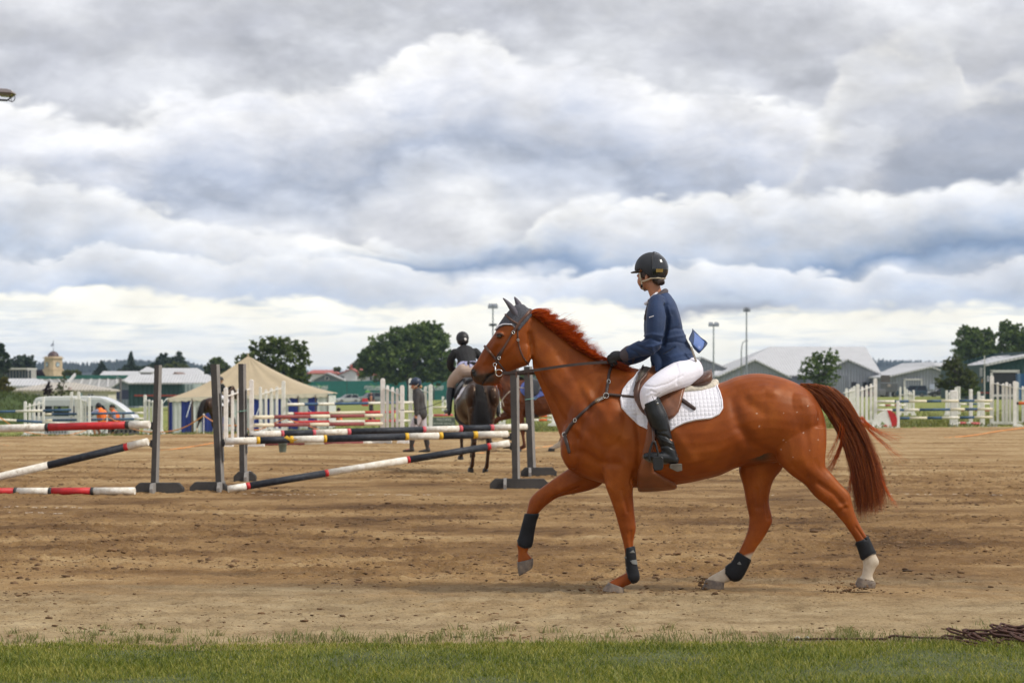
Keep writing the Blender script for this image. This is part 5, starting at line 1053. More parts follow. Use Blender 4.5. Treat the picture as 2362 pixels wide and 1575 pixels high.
# grassy mound at the left
mx_ = np.linspace(-1, 1, 50)[None, :]; my_ = np.linspace(-1, 1, 30)[:, None]; c = onG(-10, 200); hgt = P(0, 901, 200).z - c.z
rr = np.sqrt(mx_ ** 2 + my_ ** 2); mz = hgt * np.clip(1 - rr ** 1.6, 0, 1) * (1 + .05 * np.sin(mx_ * 9)) - .3
MOUND = mat('mound_grass', (.055, .085, .018), .95, .35, .9, .12, 3); tag(grid_mesh('mound', c.x + mx_ * 9.5 * (1 + .35 * (mx_ > 0)) + 0 * my_, c.y + my_ * 9 + 0 * mx_, c.z + mz, MOUND), kind='structure')
n = 9000; a_ = RNG.uniform(-.98, .98, n); d_ = RNG.uniform(-1, .3, n); z_ = hgt * np.clip(1 - np.sqrt(a_ ** 2 + d_ ** 2) ** 1.6, 0, 1) * (1 + .05 * np.sin(a_ * 9)) - .3; k = z_ > -.1
tag(blades('mound_tussocks', (c.x + a_ * 9.5 * (1 + .35 * (a_ > 0)))[k], (c.y + d_ * 9)[k], (c.z + z_)[k], RNG.uniform(.15, .4, n)[k], np.full(n, .05)[k], leaf_mat('tussock', (.035, .055, .012), (.07, .10, .02), (.12, .15, .035)), .6, 4), kind='stuff')
# long grass of the field beside the arena edge
n = 60000; fx = RNG.uniform(-34, 34, n); fy = edge_y(fx) + 1.0 + RNG.exponential(22, n); fz = np.array([ground_z(a, b_) for a, b_ in zip(fx, fy)])
FBL = blade_mat('field_blade', (.075, .10, .02), (.15, .165, .035), (.30, .26, .09)); tag(blades('field_tufts', fx, fy, fz, RNG.uniform(.05, .16, n), np.full(n, .035), FBL, .7, 6), kind='stuff')
# hills
HILL = mat('hill_forest', (.014, .026, .020), .95, .3, .02, 3., .06)
def ridge(name, Y, pts, dep, seed):
    us = np.linspace(pts[0][0], pts[-1][0], 260); vs = np.interp(us, *zip(*pts)); X = (us - CX) * Y / F; top = CAMZ - (vs - YH) * Y / F
    tt = np.linspace(-1, 1.2, 16)[:, None]; prof = np.clip(np.cos(tt * pi / 2 * .95), -.3, 1); Z = prof * (top + 8)[None, :] - 8 + 2.5 * (fbm(X[None, :] * .01 + 0 * tt, tt * 3 + 0 * X[None, :], 3, seed) - .5)
    return tag(grid_mesh(name, X[None, :] + 0 * tt, Y + tt * dep + 0 * X[None, :], Z, HILL), kind='structure'), us, vs
_, us1, vs1 = ridge('hills', 2600, [(-160,868), (60,860), (95,858), (150,857), (200,856), (245,852), (290,848), (340,846), (400,843), (440,846), (470,856), (520,866), (700,872), (1100,874)], 300, 3)
_, us2, vs2 = ridge('hills', 3200, [(1100,874), (1700,866), (1980,850), (2012,841), (2045,839), (2078,840), (2110,845), (2150,848), (2240,850), (2600,858)], 300, 8)
def forest(name, us, vs, Y, n, h, m, seed):
    r = np.random.default_rng(seed); u = r.uniform(us[0], us[-1], n); back = r.random(n); Yy = Y + (back - .6) * 160; X = (u - CX) * Yy / F; zt = CAMZ - (np.interp(u, us, vs) - YH) * Y / F; z0 = zt * np.cos((Yy - Y) / 300 * .9) - 3; H = h * (.5 + .8 * r.random(n)) * (.6 + .8 * fbm(X * .02, X * 0, 2, seed)); W_ = H * r.uniform(.18, .34, n); V, Fc = [], []
    k = 5; ang = np.arange(k) * 2 * pi / k
    base = np.stack([X[:, None] + W_[:, None] * np.cos(ang), Yy[:, None] + W_[:, None] * np.sin(ang), (z0 + H * .15)[:, None] + 0 * ang], -1); apex = np.stack([X, Yy, z0 + H], -1)[:, None]
    V = np.concatenate([base, apex], 1).reshape(-1, 3); i = (np.arange(n) * (k + 1))[:, None, None]; f = np.array([[j, (j + 1) % k, k] for j in range(k)])[None] + i; f = f.reshape(-1, 3).astype(np.int32)
    me = bpy.data.meshes.new(name); me.vertices.add(len(V)); me.vertices.foreach_set('co', V.astype(np.float32).ravel()); me.loops.add(f.size); me.loops.foreach_set('vertex_index', f.ravel()); me.polygons.add(len(f)); me.polygons.foreach_set('loop_start', np.arange(0, f.size, 3, dtype=np.int32)); me.update(calc_edges=True)
    me.materials.append(m); o = bpy.data.objects.new(name, me); COL.objects.link(o); return tag(o, kind='stuff')
forest('distant_forest', us1, vs1, 2600, 3800, 11, HILL, 5); forest('distant_forest', us2, vs2, 3200, 3800, 9, HILL, 9)

# a little air over the town: far hills go blue
hz = MB(); hz.box((0, 1800, 18), (6600, 3960, 64)); o = hz.build('haze', None); o.data.materials.clear()
m = bpy.data.materials.new('air'); m.use_nodes = True; g = G(m.node_tree); g.n.clear(); v = g.n.new('ShaderNodeVolumePrincipled'); v.inputs['Color'].default_value = (.58, .75, 1., 1); v.inputs['Density'].default_value = .0001; v.inputs['Anisotropy'].default_value = 0.
mo = g.n.new('ShaderNodeOutputMaterial'); g.link(v.outputs[0], mo.inputs['Volume']); o.data.materials.append(m); tag(o, kind='stuff')
# ============================================================ CHESTNUT HORSE
Y0 = 18.59
HX = (1560 - CX) * Y0 / F                       # root under the barrel
def L(u, v, dy=0.):
    Y = Y0 + dy; return Vector(((u - CX) * Y / F - HX, dy, CAMZ - (v - YH) * Y / F))
def UVof(co):
    Y = Y0 + co[:, 1]; return CX + (co[:, 0] + HX) * F / Y, YH + (CAMZ - co[:, 2]) * F / Y
def loft(rows, k=4, n=20, egg=0., p=2.0, caps=True):
    """rows: uA,vA,uB,vB,halfwidth,depth offset[,egg]; a closed body whose side outline runs through A and B"""
    A = spline([tuple(r) + ((egg,) if len(r) < 7 else ()) for r in rows], k); vs = []; fs = []; N = len(A)
    for r in A:
        a = L(r[0], r[1], r[5]); b = L(r[2], r[3], r[5]); c = (a + b) / 2; h = (a - b) / 2
        for j in range(n):
            t = 2 * pi * j / n; s_, c_ = math.sin(t), math.cos(t)
            s2 = math.copysign(abs(s_) ** (2 / p), s_); c2 = math.copysign(abs(c_) ** (2 / p), c_)
            vs.append(c + h * s2 + Vector((0, r[4] * c2 * (1 - r[6] * s_), 0)))
    for i in range(N - 1):
        for j in range(n): fs.append((i * n + j, i * n + (j + 1) % n, (i + 1) * n + (j + 1) % n, (i + 1) * n + j))
    fs.append(tuple(range(n - 1, -1, -1))); fs.append(tuple(range((N - 1) * n, N * n)))
    return vs, fs
TORSO = [(1293,990,1293,1048,.05,0), (1299,960,1299,1062,.12,0), (1312,915,1314,1084,.185,0), (1345,872,1345,1100,.235,0), (1400,846,1400,1117,.265,0,.12),
         (1450,847,1450,1124,.285,0,.2), (1500,857,1500,1124,.305,0,.2), (1560,873,1560,1118,.325,0,.14), (1610,883,1610,1109,.335,0,.1),
         (1657,884,1657,1097,.325,0,.06), (1700,868,1700,1079,.31,0,.02), (1743,861,1743,1070,.30,0), (1786,866,1786,1066,.29,0), (1832,881,1832,1066,.265,0),
         (1868,903,1868,1060,.215,0), (1892,938,1892,1050,.15,0), (1904,975,1904,1035,.08,0)]
NECK = [(1204,706,1233,800,.06,0), (1222,716,1229,846,.075,0), (1258,738,1243,884,.085,0,.15), (1296,766,1257,918,.10,0,.2), (1334,796,1271,950,.115,0,.2),
        (1372,822,1285,985,.145,0,.15), (1405,838,1297,1020,.18,0,.1), (1440,846,1315,1060,.21,0)]
HEAD = [(1207,705,1240,752,.055,0), (1190,707,1236,765,.078,0), (1168,728,1230,803,.094,0), (1148,757,1221,838,.100,0), (1138,773,1206,846,.096,0), (1128,787,1190,852,.082,0),
        (1116,804,1175,858,.067,0), (1103,827,1163,864,.058,0), (1093,843,1156,873,.058,0), (1086,855,1150,882,.060,0), (1086,866,1140,887,.056,0), (1092,878,1128,889,.044,0), (1099,885,1118,890,.025,0)]
FORE_NEAR = [(1372,960,1462,985,.06,-.18), (1384,1050,1470,1058,.085,-.185), (1391,1095,1465,1095,.085,-.18), (1397,1122,1461,1115,.076,-.175), (1405,1145,1460,1137,.062,-.17), (1411,1162,1461,1153,.055,-.165),
    (1419,1184,1463,1178,.049,-.16), (1424,1203,1466,1202,.046,-.155), (1428,1218,1467,1219,.046,-.155), (1433,1236,1463,1239,.040,-.15), (1438,1255,1461,1256,.033,-.15),
    (1443,1285,1464,1285,.031,-.15), (1446,1303,1467,1308,.034,-.15), (1445,1319,1472,1334,.038,-.15), (1427,1329,1457,1346,.034,-.15), (1409,1339,1443,1352,.036,-.15), (1401,1344,1437,1356,.040,-.15)]
FORE_FAR = [(1330,1035,1420,1060,.08,.13), (1312,1078,1392,1112,.088,.15), (1306,1084,1362,1130,.08,.155), (1281,1101,1327,1138,.068,.16), (1256,1119,1290,1146,.056,.16), (1237,1134,1269,1159,.05,.16),
    (1222,1151,1254,1171,.047,.16), (1217,1168,1243,1183,.042,.16), (1212,1190,1236,1196,.035,.16), (1206,1215,1230,1221,.031,.16), (1199,1240,1227,1244,.034,.16), (1192,1253,1224,1257,.037,.16),
    (1195,1270,1217,1272,.032,.16), (1194,1285,1223,1281,.034,.16), (1193,1298,1229,1288,.040,.16)]
HIND_NEAR = [(1772,985,1905,985,.12,-.13), (1778,1025,1907,1020,.128,-.14), (1788,1058,1905,1048,.122,-.15), (1804,1077,1904,1064,.108,-.155), (1828,1098,1906,1078,.09,-.16), (1854,1116,1918,1091,.074,-.16),
    (1879,1145,1934,1110,.062,-.16), (1903,1163,1950,1127,.052,-.16), (1921,1178,1961,1141,.047,-.16), (1934,1193,1966,1160,.044,-.16), (1945,1205,1973,1184,.040,-.16), (1956,1221,1982,1206,.034,-.16),
    (1967,1237,1992,1225,.031,-.16), (1977,1254,2002,1242,.031,-.16), (1985,1275,2013,1266,.034,-.16), (1990,1296,2028,1295,.038,-.16), (1990,1312,2019,1312,.034,-.16), (1987,1327,2013,1328,.033,-.16), (1980,1333,2019,1342,.039,-.16)]
HIND_FAR = [(1745,1010,1850,1010,.11,.10), (1716,1050,1822,1050,.11,.11), (1704,1080,1803,1083,.098,.12), (1708,1102,1787,1104,.085,.13), (1714,1122,1778,1126,.074,.13), (1721,1160,1774,1158,.06,.13), (1727,1188,1781,1190,.05,.13),
    (1727,1205,1782,1203,.046,.13), (1725,1220,1774,1220,.042,.13), (1718,1240,1761,1242,.036,.13), (1708,1262,1745,1263,.032,.13), (1699,1280,1732,1288,.032,.13), (1690,1298,1721,1312,.034,.13),
    (1678,1305,1707,1335,.037,.13), (1659,1317,1692,1339,.033,.13), (1640,1328,1679,1342,.036,.13), (1629,1336,1671,1344,.041,.13)]
HOOVES = {'near_fore': [(1404,1342,1438,1355,.043,-.15), (1395,1353,1439,1361,.052,-.15), (1388,1362,1439,1367,.056,-.15)],
          'far_fore': [(1193,1296,1230,1287,.043,.16), (1194,1312,1230,1297,.050,.16), (1197,1328,1228,1309,.052,.16)],
          'near_hind': [(1979,1331,2020,1343,.042,-.16), (1974,1343,2020,1349,.048,-.16), (1970,1353,2018,1356,.050,-.16)],
          'far_hind': [(1628,1335,1671,1343,.044,.13), (1623,1347,1670,1352,.052,.13), (1619,1358,1669,1362,.055,.13)]}
# far rows narrow, hooves end flat
def horse_shapes():
    S_ = [loft(TORSO, 4, 32), loft(NECK, 4, 24), loft(HEAD, 4, 24, p=2.3)]
    for leg in (FORE_NEAR, FORE_FAR, HIND_NEAR, HIND_FAR): S_.append(loft(leg, 4, 16))
    m = lambda u, v, y, r: S_.append(ball(L(u, v, y), [q for q in r]))
    for s in (-1, 1):
        m(1415, 985, .17 * s, (.20, .12, .24))            # shoulder
        m(1322, 1030, .10 * s, (.10, .10, .17))           # breast
        m(1838, 965, .17 * s, (.17, .10, .20))            # thigh
        m(1205, 815, .072 * s, (.075, .036, .085))        # cheek
        m(1153, 771, .075 * s, (.035, .026, .026))        # eye socket
        m(1092, 861, .042 * s, (.028, .022, .03))         # nostril flare
        m(1436, 1072, .17 * s, (.09, .085, .11))           # elbow muscle
    m(1138, 881, 0, (.058, .036, .030))                    # chin
    return S_
co, faces = fuse(horse_shapes(), .0085, 5)
u_, v_ = UVof(co)
# surface normals per vertex
def vnormals(co, faces):
    Fq = np.array([f if len(f) == 4 else (*f, f[-1]) for f in faces]); a = co[Fq[:, 2]] - co[Fq[:, 0]]; b = co[Fq[:, 3]] - co[Fq[:, 1]]
    nf = np.cross(a, b); N = np.zeros_like(co)
    for k in range(4):
        for d in range(3): N[:, d] += np.bincount(Fq[:, k], nf[:, d], len(co))
    return N / np.maximum(np.linalg.norm(N, axis=1, keepdims=True), 1e-12)
NRM = vnormals(co, faces)
if np.mean((NRM * (co - co.mean(0))).sum(1)) < 0: NRM = -NRM
def seg_d(u, v, pts):
    d = np.full(len(u), 1e9)
    for (a, b), (c, e) in zip(pts[:-1], pts[1:]):
        t = np.clip(((u - a) * (c - a) + (v - b) * (e - b)) / ((c - a) ** 2 + (e - b) ** 2 + 1e-9), 0, 1)
        d = np.minimum(d, np.hypot(u - a - t * (c - a), v - b - t * (e - b)))
    return d
# muscle relief: grooves (-) and ridges (+) along lines drawn on the side view, mm
def relief(pts, amp, wpx, near_only=False, far_only=False, ymin=.02):
    m = np.exp(-(seg_d(u_, v_, pts) / wpx) ** 2) * np.clip((np.abs(NRM[:, 1]) - .15) / .4, 0, 1) * (np.abs(co[:, 1]) > ymin)
    if near_only: m = m * (co[:, 1] < 0)
    if far_only: m = m * (co[:, 1] > 0)
    return m[:, None] * NRM * amp * 2.3 / 1000
disp = 0
for a in [([(1232,842),(1262,900),(1295,962),(1330,1010)], -9, 9), ([(1252,760),(1300,815),(1350,880),(1385,920)], -5, 14),   # jugular groove, neck
          ([(1385,880),(1360,940),(1335,1000),(1330,1040)], -8, 10), ([(1345,1045),(1385,1068),(1425,1070)], -7, 9),          # shoulder edge, breast
          ([(1468,960),(1476,1020),(1472,1080),(1462,1112)], -11, 9), ([(1395,900),(1420,960),(1440,1010)], 6, 15),           # behind the shoulder
          ([(1500,1080),(1580,1070),(1650,1045),(1700,1010)], 4, 18), ([(1690,920),(1705,985),(1740,1030),(1780,1052)], -9, 14),   # flank
          ([(1800,930),(1815,1000),(1835,1060)], 3, 26), ([(1885,930),(1884,1000),(1893,1050)], -2, 14),                        # thigh
          ([(1848,945),(1862,1005),(1872,1060),(1905,1092)], -3, 11), ([(1738,912),(1764,898),(1782,905)], 7, 13), ([(1700,900),(1725,930),(1760,950)], -5, 14), ([(1530,930),(1560,1000),(1600,1060)], 3, 12), ([(1350,900),(1390,950),(1418,1005)], 7, 13), ([(1310,985),(1345,1005),(1385,1045)], 6, 13), ([(1270,880),(1320,925),(1370,985)], 5, 16), ([(1420,1040),(1450,1070)], 5, 12), ([(1290,820),(1330,880),(1360,940)], -4, 10),
          ([(1143,792),(1128,815),(1118,835)], 4, 5), ([(1150,800),(1140,822),(1135,842)], -4, 6), ([(1190,775),(1176,800),(1160,815)], 4, 6), ([(1222,770),(1228,800),(1222,836)], -8, 6),
          ([(1124,869),(1142,858)], -9, 2.4), ([(1114,884),(1124,869)], -8, 2.6), ([(1100,868),(1112,862)], 4, 5)]:
    disp = disp + relief(*a)
for a in [([(1405,1120),(1432,1150),(1440,1180)], 5, 8), ([(1436,1130),(1446,1180)], -5, 4), ([(1455,1225),(1456,1262)], -3, 3), ([(1446,1235),(1450,1262)], 2, 3),
          ([(1890,1115),(1925,1140),(1950,1170)], -5, 6), ([(1935,1170),(1950,1165)], 5, 5), ([(1880,1125),(1905,1150)], 4, 8), ([(1975,1215),(1996,1245)], -4, 2.2), ([(1830,1075),(1860,1100)], -4, 8)]:
    disp = disp + relief(*a, near_only=True)
for a in [([(1745,1130),(1748,1170)], -4, 6), ([(1765,1150),(1770,1195)], -4, 3), ([(1330,1110),(1290,1130)], 4, 8), ([(1335,1125),(1275,1150)], -4, 4)]:
    disp = disp + relief(*a, far_only=True, ymin=-1)
co = co + disp
# nostrils pressed in
for s in (-1, 1):
    c = np.array(L(1092.5, 860, .055 * s)); 
    q = ((u_ - 1093) * .75 + (v_ - 860) * .35) ** 2 / 5.0 ** 2 + ((v_ - 860) * .75 - (u_ - 1093) * .35) ** 2 / 8.5 ** 2
    m = np.exp(-q * 1.3) * (co[:, 1] * s > .02); co = co - NRM * (m * .034)[:, None]
fine = np.array([mnoise.noise(Vector(c) * 7) for c in co]); co = co + NRM * (fine * .0022)[:, None]
HCO, HF = co, faces; HN = vnormals(co, faces)
if np.mean((HN * (co - co.mean(0))).sum(1)) < 0: HN = -HN
HU, HV = UVof(HCO)

def coat_mat(name, body, dark, light, points=None, white=True, rough=.49):
    m = bpy.data.materials.new(name); m.use_nodes = True; g = G(m.node_tree); b = m.node_tree.nodes['Principled BSDF']
    tc = g.n.new('ShaderNodeTexCoord').outputs['Object']
    n1 = g.noise(tc, 3.2, 5, .55, .3); n2 = g.noise(g.vmath('MULTIPLY', tc, (1., 1., .35)), 160, 3, .6)
    c = g.ramp(n1, [(.30, dark), (.5, body), (.72, light)])
    c = g.mix(g.math('MULTIPLY', g.ss(n2, .45, .75), .25), c, tuple(x * .6 for x in dark))
    n4 = g.noise(tc, 13, 4, .6); c = g.mix(g.math('MULTIPLY', g.ss(n4, .62, .40), .30), c, dark)
    at = g.n.new('ShaderNodeVertexColor'); at.layer_name = 'marks'
    r, gg, bb = g.n.new('ShaderNodeSeparateColor').outputs[:3]; g.link(at.outputs['Color'], r.node.inputs[0])
    c = g.mix(r, c, points or (.040, .025, .019))                # dark muzzle, eye and sheath skin
    c = g.mix(gg, c, g.mix(g.noise(tc, 30, 3), (.62, .55, .45), (.40, .32, .23)))   # white socks, dusty
    c = g.mix(bb, c, (.62, .50, .40))                          # fly spots of thrown sand
    g.link(c, b.inputs['Base Color']); b.inputs['Roughness'].default_value = rough; b.inputs['Specular IOR Level'].default_value = .42
    b.inputs['Specular Tint'].default_value = (1, .72, .5, 1); b.inputs['Sheen Weight'].default_value = .0; b.inputs['Sheen Roughness'].default_value = .35
    bp = g.n.new('ShaderNodeBump'); bp.inputs['Strength'].default_value = .6; bp.inputs['Distance'].default_value = .0015
    g.link(n2, bp.inputs['Height']); g.link(bp.outputs[0], b.inputs['Normal']); return m
CHEST = coat_mat('chestnut_coat', (.275, .060, .0072), (.165, .031, .004), (.35, .090, .012))
def set_marks(o, R, Gc, B):
    ca = o.data.color_attributes.new('marks', 'FLOAT_COLOR', 'POINT')
    ca.data.foreach_set('color', np.stack([R, Gc, B, np.ones_like(R)], -1).astype(np.float32).ravel())

HORSE = thing('chestnut_horse', 'big glossy chestnut horse trotting in front, ridden by the person in the navy jacket', 'horse', (HX, Y0, 0))
hb = mesh_np('body', HCO, HF, CHEST, HORSE)
near = HCO[:, 1] < 0
muz = sum(np.exp(-(((HU - a) / r) ** 2 + ((HV - b) / q) ** 2)) * k for a, b, r, q, k in [(1106, 873, 28, 19, 1.0), (1093, 860, 6, 9, 1.2), (1136, 874, 19, 12, .75), (1132, 863, 11, 3, .8)])
eyeb = np.exp(-(((HU - 1152) / 8) ** 2 + ((HV - 774) / 6) ** 2)) * .7
she = np.exp(-(((HU - 1752) / 28) ** 2 + ((HV - 1050) / 16) ** 2)) * (HCO[:, 1] > -.16) * 1.1
sock = np.where(near & (HU > 1960), np.clip((HV - 1262) / 8, 0, 1), 0) + np.where(~near & (HU > 1600) & (HU < 1760), np.clip((HV - 1284 + .35 * (HU - 1700)) / 8, 0, 1), 0)
spots = np.zeros(len(HU))
for i in range(34):
    a, b = RNG.normal(1825, 45), RNG.normal(985, 60)
    spots = np.maximum(spots, (np.hypot(HU - a, HV - b) < RNG.uniform(.6, 1.25)) * 1.)
set_marks(hb, np.clip(muz + eyeb + she, 0, 1), np.clip(sock, 0, 1), spots * near)
HOOF = mat('hoof', (.19, .145, .105), .6, .25, 25., .001, 120, c2=(.10, .08, .07))
for key, rows in HOOVES.items():
    v, f = loft(rows, 4, 20, p=2.4); o = MB().add(v, f).build('hoof', HOOF, HORSE, True)
# eye
EYE = mat('eye_dark', (.012, .008, .006), .08, 0, coat=1.)
for s in (-1, 1):
    v, f = ball(L(1152, 774.5, .093 * s), (.021, .014, .017)); MB().add(v, f).build('eye', EYE, HORSE, True)
LID = mat('eyelid', (.09, .03, .015), .5)
for s in (-1, 1):
    up = [L(1142 + i * 2.6, 774 - 5.4 * math.sin(pi * i / 8) + .15 * i, (.098 + .012 * math.sin(pi * i / 8)) * s) for i in range(9)]
    MB().tube(up, [.003, .006, .007, .008, .008, .008, .007, .006, .003], 6).build('eyelid', LID, HORSE, True)

# ---- hair made of strands
def strands(name, roots, ctrl, r0, mat_, parent, nseg=6, seed=0, kind='stuff'):
    """ctrl: list of arrays (n,3): root, two mid points, tip -> cubic Bezier strands, three-sided"""
    n = len(roots); t = np.linspace(0, 1, nseg + 1)[None, :, None]
    p0, p1, p2, p3 = [c[:, None, :] for c in ctrl]
    C = (1 - t) ** 3 * p0 + 3 * (1 - t) ** 2 * t * p1 + 3 * (1 - t) * t * t * p2 + t ** 3 * p3
    T = np.gradient(C, axis=1); T /= np.linalg.norm(T, axis=2, keepdims=True) + 1e-9
    A = np.cross(T, np.array([0, 1, 0.])); A /= np.linalg.norm(A, axis=2, keepdims=True) + 1e-9; B = np.cross(T, A)
    rr = r0[:, None, None] * np.linspace(1, .12, nseg + 1)[None, :, None] ** .8
    V = np.stack([C + (A * math.cos(k) + B * math.sin(k)) * rr for k in (0, 2 * pi / 3, 4 * pi / 3)], 2)
    idx = np.arange(n * (nseg + 1) * 3).reshape(n, nseg + 1, 3); q = []
    for k in range(3):
        q.append(np.stack([idx[:, :-1, k], idx[:, :-1, (k + 1) % 3], idx[:, 1:, (k + 1) % 3], idx[:, 1:, k]], -1).reshape(-1, 4))
    q = np.concatenate(q).astype(np.int32); me = bpy.data.meshes.new(name); cc = V.reshape(-1, 3).astype(np.float32)
    me.vertices.add(len(cc)); me.vertices.foreach_set('co', cc.ravel()); me.loops.add(q.size); me.loops.foreach_set('vertex_index', q.ravel())
    me.polygons.add(len(q)); me.polygons.foreach_set('loop_start', np.arange(0, q.size, 4, dtype=np.int32)); me.update(calc_edges=True)
    me.polygons.foreach_set('use_smooth', np.ones(len(q), bool)); me.materials.append(mat_)
    o = bpy.data.objects.new(name, me); COL.objects.link(o); o.parent = parent
    if kind: o['kind'] = kind
    return o
def hair_mat(name, c1, c2, c3, transl=.35):
    m = bpy.data.materials.new(name); m.use_nodes = True; g = G(m.node_tree); b = m.node_tree.nodes['Principled BSDF']
    ri = g.n.new('ShaderNodeNewGeometry').outputs['Random Per Island']
    c = g.ramp(ri, [(.1, c1), (.5, c2), (.95, c3)]); g.link(c, b.inputs['Base Color']); b.inputs['Roughness'].default_value = .38
    t = g.n.new('ShaderNodeBsdfTranslucent'); g.link(c, t.inputs[0]); x = g.n.new('ShaderNodeMixShader'); x.inputs[0].default_value = transl
    out = [q for q in g.n if q.type == 'OUTPUT_MATERIAL'][0]
    g.link(b.outputs[0], x.inputs[1]); g.link(t.outputs[0], x.inputs[2]); g.link(x.outputs[0], out.inputs[0]); return m
MANE = hair_mat('mane_hair', (.42, .06, .006), (.70, .14, .014), (.88, .29, .04), .72)
TAILH = hair_mat('tail_hair', (.11, .022, .005), (.34, .072, .011), (.64, .19, .034), .5)
def PV(poly, s):                # point along a polyline by fraction
    A = np.array(poly, float); d = np.r_[0, np.cumsum(np.hypot(*np.diff(A, axis=0).T))]; d /= d[-1]
    return np.stack([np.interp(s, d, A[:, 0]), np.interp(s, d, A[:, 1])], -1)
def Lnp(uv, dy):
    Y = Y0 + dy; return np.stack([(uv[:, 0] - CX) * Y / F - HX, dy + 0 * Y, CAMZ - (uv[:, 1] - YH) * Y / F], -1)
n = 5200
s = RNG.random(n); s = np.where(RNG.random(n) < .7, np.round(s * 26) / 26 + RNG.normal(0, .011, n), s).clip(0, 1); crest = PV([(1206,710),(1228,722),(1256,742),(1290,768),(1322,794),(1352,815),(1374,826)], s)
tipl = PV([(1262,712),(1276,722),(1298,738),(1318,741),(1338,758),(1346,776),(1352,796),(1366,812),(1384,824)], np.clip(np.round(s * 26) / 26 + .03 * np.sin(np.round(s * 26) * 2.3) + RNG.normal(0, .012, n), 0, 1))
low = PV([(1232,727),(1262,752),(1296,779),(1326,802),(1354,818),(1374,828)], s)
a = RNG.random(n)                                    # 0: hugs the neck, 1: stands up
tip = tipl * a[:, None] + (low + np.array([26, 2])) * (1 - a[:, None]) + RNG.normal(0, 2.4, (n, 2)) + (5. * np.sin(np.round(s * 26) * 1.7) * a)[:, None] * np.array([.7, -1.])
spike = RNG.random(n) < .17 * np.clip((s - .25) * 5, 0, 1); tip[spike] += np.stack([RNG.normal(4, 5, spike.sum()), -RNG.uniform(4, 22, spike.sum())], -1)
root = low * (1 - a[:, None] * .45) + crest * (a[:, None] * .45) + RNG.normal(0, 1.2, (n, 2))
dyr = -.045 + RNG.normal(0, .018, n) + .035 * a; dyt = -.075 + RNG.normal(0, .035, n) + .06 * a
d = tip - root
c1 = root + d * .35 + np.stack([-5 * a, -6 * a + RNG.normal(0, 2, n)], -1); c2 = root + d * .7 + np.stack([-2 * a, -4 * a], -1) + RNG.normal(0, 1.5, (n, 2))
strands('mane', root, [Lnp(root, dyr), Lnp(c1, dyr * .6 + dyt * .4), Lnp(c2, dyt), Lnp(tip, dyt)], RNG.uniform(.0011, .0022, n), MANE, HORSE)
# hair laid on the withers in front of the saddle
n = 900; s = RNG.random(n); root = PV([(1384,825),(1400,834),(1430,845)], s) + RNG.normal(0, 1.5, (n, 2)); tip = root + np.stack([RNG.uniform(18, 40, n), RNG.uniform(6, 16, n)], -1)
yy = -.03 + RNG.normal(0, .012, n)
strands('mane', root, [Lnp(root, yy), Lnp(root + (tip - root) * .3 + np.array([0, -5]), yy - .02), Lnp(root + (tip - root) * .7 + np.array([0, -3]), yy - .05), Lnp(tip, yy - .06)], RNG.uniform(.001, .002, n), MANE, HORSE)
# tail
n = 4600; q = RNG.random(n); l = .30 + .70 * RNG.random(n) ** .55
outer = [(1838,884),(1879,884),(1921,891),(1954,916),(1979,950),(1994,978),(2008,1020),(2025,1070),(2034,1116),(2040,1165)]
inner = [(1838,892),(1866,900),(1890,922),(1914,956),(1934,985),(1948,1020),(1956,1050),(1966,1085),(1972,1125),(1978,1185)]
def tail_pt(q, s):
    A = PV(outer, s); B = PV(inner, s); return A * q[:, None] + B * (1 - q[:, None])
s0 = .02 + .33 * RNG.random(n) ** 1.4
sE = np.clip(.55 + .5 * l, 0, 1)
jit = RNG.normal(0, 2.5, (n, 2))
p0 = tail_pt(q, s0); p1 = tail_pt(q, s0 + (sE - s0) * .36); p2 = tail_pt(q, s0 + (sE - s0) * .72) ; p3 = tail_pt(q, sE)
p1 = p1 + (p1 - (p0 + p3) / 2) * .35; p2 = p2 + (p2 - (p0 + p3) / 2) * .25
q = np.where(RNG.random(n) < .75, np.round(q * 11) / 11 + RNG.normal(0, .019, n), q).clip(0, 1); clump = np.sin(q * 47) * 7; p3 = p3 + jit * 2.0 + np.stack([clump, 0 * clump], -1) + np.stack([0 * clump, RNG.uniform(-10, 12, n)], -1)
y0_ = RNG.normal(0, .035, n) * (.4 + s0); y3 = RNG.normal(0, .06, n)
strands('tail', p0, [Lnp(p0, y0_), Lnp(p1, y0_ * 1.6), Lnp(p2 + jit, y3), Lnp(p3, y3)], RNG.uniform(.0008, .0018, n), TAILH, HORSE, 8)
# loose wisps of the tail
W_ = []
for (a, b, c, dd, k, sp) in [((1945,985),(1946,1020),(1930,1058),(1908,1088),90,8), ((1940,975),(1935,1010),(1918,1040),(1907,1062),24,6), ((1986,962),(2010,995),(2040,1002),(2078,1016),34,9), ((1990,975),(2020,1010),(2045,1025),(2080,1062),22,9), ((1978,1030),(1966,1080),(1962,1120),(1958,1145),46,6), ((2026,1085),(2038,1120),(2052,1145),(2066,1165),26,7)]:
    for i in range(k):
        j = lambda w: np.array([RNG.normal(0, w), RNG.normal(0, w)])
        W_.append([np.array(a) + j(3), np.array(b) + j(sp * .5), np.array(c) + j(sp * .7), np.array(dd) + j(sp)])
W_ = np.array(W_); yy = RNG.normal(-.02, .04, len(W_))
strands('tail', W_, [Lnp(W_[:, i], yy) for i in range(4)], RNG.uniform(.0008, .0016, len(W_)), MANE, HORSE, 8)
